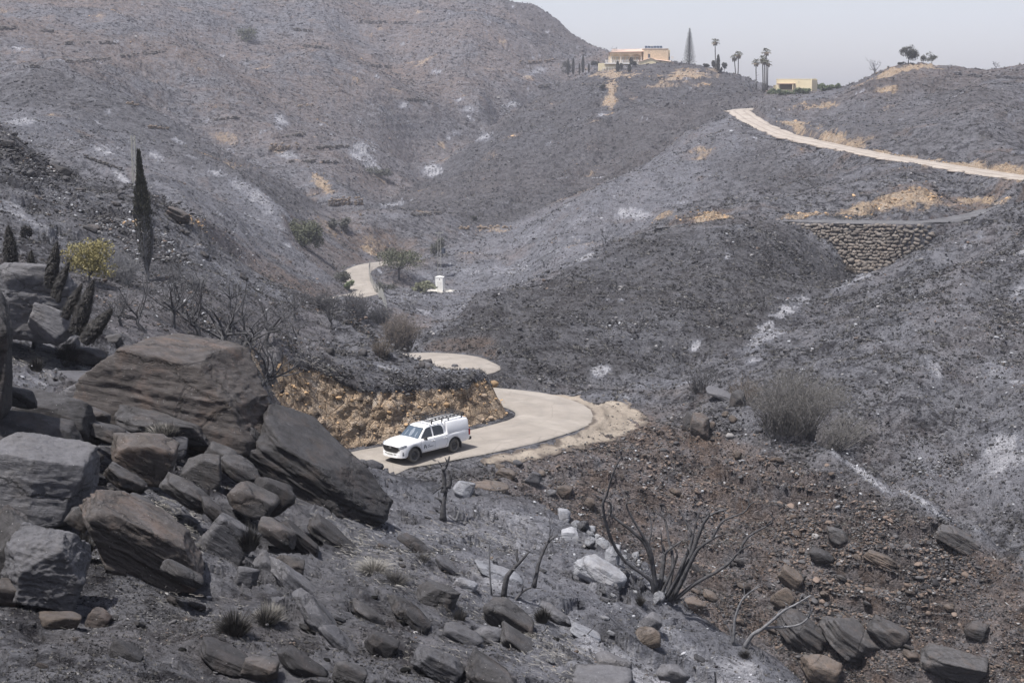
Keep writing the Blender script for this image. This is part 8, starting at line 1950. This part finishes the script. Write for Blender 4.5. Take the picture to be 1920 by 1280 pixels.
def spire():
    r = 556; bs = hit(1292, 121, 500, 600); top = pt(1291, 52, math.hypot(bs.x, bs.y)); H_ = top.z - bs.z; k = bs.length / FPX; root = empty('norfolk_pine', bs); tag(root, 'tall narrow spire shaped conifer in tiers on the ridge right of the villa', 'tree'); rs = random.Random(2)
    t = MB(); t.tube([(0, 0, -.5), (0, 0, H_ * .6), (0, 0, H_)], [.28, .16, .03], 7); t.build('trunk', M_PALMTRUNK, root)
    n = 27
    for i in range(n):
        f = i / (n - 1); z = H_ * (.03 + .93 * f); W = 11.5 * k * (1 - f) ** .85 + .25; b = MB()
        for j in range(7):
            a = j * 2 * math.pi / 7 + i * .5; d = Vector((math.cos(a), math.sin(a), 0)); tip = Vector((0, 0, z + W * .22)) + d * W * rs.uniform(.8, 1.1)
            b.tube([Vector((0, 0, z)), Vector((0, 0, z - .02 * W)) + d * W * .55, tip], [.05, .04, .02], 3)
            for q in range(9):
                g_ = .25 + .75 * q / 8; c = Vector((0, 0, z)).lerp(tip, g_); s_ = Vector((-d.y, d.x, 0)) * (.20 + .10 * (1 - g_)) ; c2 = c + d * .16 + Vector((0, 0, .16))
                b.add([c, c + s_ + Vector((0, 0, .16)), c2, c - s_ + Vector((0, 0, .16))], [(0, 1, 2, 3)])
        b.build('branch_tier', M_GREYGREEN, root)
spire()
def slim_cypress(u, vt, vb, w, rmin, label, seed, mat=None, rmax=650):
    bs = hit(u, vb, rmin, rmax); top = pt(u, vt, math.hypot(bs.x, bs.y)); k = bs.length / FPX; H_ = top.z - bs.z; W = w * k / 2; root = empty('slim_cypress', bs); tag(root, label, 'tree'); r_ = np.random.RandomState(seed)
    t = MB(); t.tube([(0, 0, -.3), (0, 0, H_ * .8)], [.12, .04], 5); t.build('trunk', M_CHAR, root)
    n = 900; f = r_.random(n); z = H_ * (.14 + .86 * f); rad = W * np.clip(np.sin(np.pi * np.clip(f * .8 + .16, 0, 1)) ** .6, 0, 1); a = r_.uniform(0, 6.28, n); q = r_.random(n) ** .4
    p = np.stack([np.cos(a) * rad * q, np.sin(a) * rad * q, z], 1); s = r_.normal(size=(n, 3)); s /= np.linalg.norm(s, axis=1)[:, None]; s *= .16
    V_ = np.stack([p - s, p + s, p + s * .6 + np.array([0, 0, .6])], 1).reshape(-1, 3); np_mesh('foliage', V_, np.arange(n * 3).reshape(-1, 3), mat or M_DARKGREEN, root)
for i, (u, vt, vb, w, lab) in enumerate([(1065,113,145,5.5,'leftmost slim cypress on the ridge left of the villa'),(1074.6,111,144,5,'second slim cypress from the left on the villa ridge'),(1086.6,121,142,3.2,'thinnest and shortest cypress of the row left of the villa'),(1092.9,107,141,6,'tallest slim cypress of the row left of the villa'),(1104,122,137,3.6,'small cypress nearest the villa terrace'),(1346,105,138,7,'dark cypress beside the lone tall palm'),(1158,117,137,6.5,'egg shaped topiary left of centre on the villa terrace'),(1180,123,137,7,'round potted topiary right of centre on the villa terrace')]):
    slim_cypress(u, vt, vb, w, 495, lab, 400 + i)
for i, (u, v, w, h, lab, tr, rm) in enumerate([(1115,132,15,19,'umbrella shaped tree left of the villa',.45,510),(1122,132,9,15,'small umbrella tree touching the villa terrace',.4,510),(1186,127,13,19,'open branched little conifer before the villa arches',.2,510),(1326,132,16,13,'grey round headed tree left of the lone palm',.4,480),(1337,132,11,18,'burnt leafy tree right behind the lone palm',.3,480),(1358,138,18,20,'round crowned tree right of the dark cypress',.3,480),(1351,139,6,12,'slim grey shrub between the dark cypress and the round tree',.1,480),
        (1147,128,14,8,'low shrub on the villa terrace',.0,510),(1163,131,8,12,'pale shrub beside the egg shaped topiary',.0,510),(1130,168,13,9,'dark round bush on the slope below the villa',.0,450)]):
    leafy_tree(u, v, w, h, rm, lab, M_DARKGREEN if i not in (7, 8) else M_GREYGREEN, 700, 220 + i, 'small_tree' if tr else 'garden_shrub', tr, 1.0, 6, cat='tree' if tr else 'shrub')
leafy_tree(1703,120,38,33,400,'largest scorched pine standing on the right hill crest',M_DARKGREEN,2600,240,'burnt_pine',.25,1.1,13,cat='tree')
leafy_tree(1731,119,14,20,400,'faint thin scorched tree between the two crest pines',M_GREYGREEN,420,241,'burnt_pine',.3,.9,6,cat='tree')
leafy_tree(1747,119,24,24,400,'rounder grey scorched tree at the right of the crest pines',M_GREYGREEN,800,242,'burnt_pine',.3,.9,8,cat='tree')
leafy_tree(1690,120,16,7,400,'low scorched bush at the foot of the largest crest pine',M_GREYGREEN,300,243,'burnt_bush',.0,1.0,4)
# ---------------------------------------------------------------- the air: one closed box of thin haze
hz = bpy.data.materials.new('haze'); hz.use_nodes = True
hn = hz.node_tree
for n in list(hn.nodes): hn.nodes.remove(n)
pv = hn.nodes.new('ShaderNodeVolumePrincipled'); ho = hn.nodes.new('ShaderNodeOutputMaterial')
pv.inputs['Color'].default_value = (0.86, 0.88, 1.0, 1)
pv.inputs['Density'].default_value = 0.00026
pv.inputs['Anisotropy'].default_value = 0.15
hn.links.new(pv.outputs[0], ho.inputs['Volume'])
hb = MB(); hb.box((0, 1200, 15), (4200, 2900, 250))
tag(hb.build('haze', hz), kind='stuff')
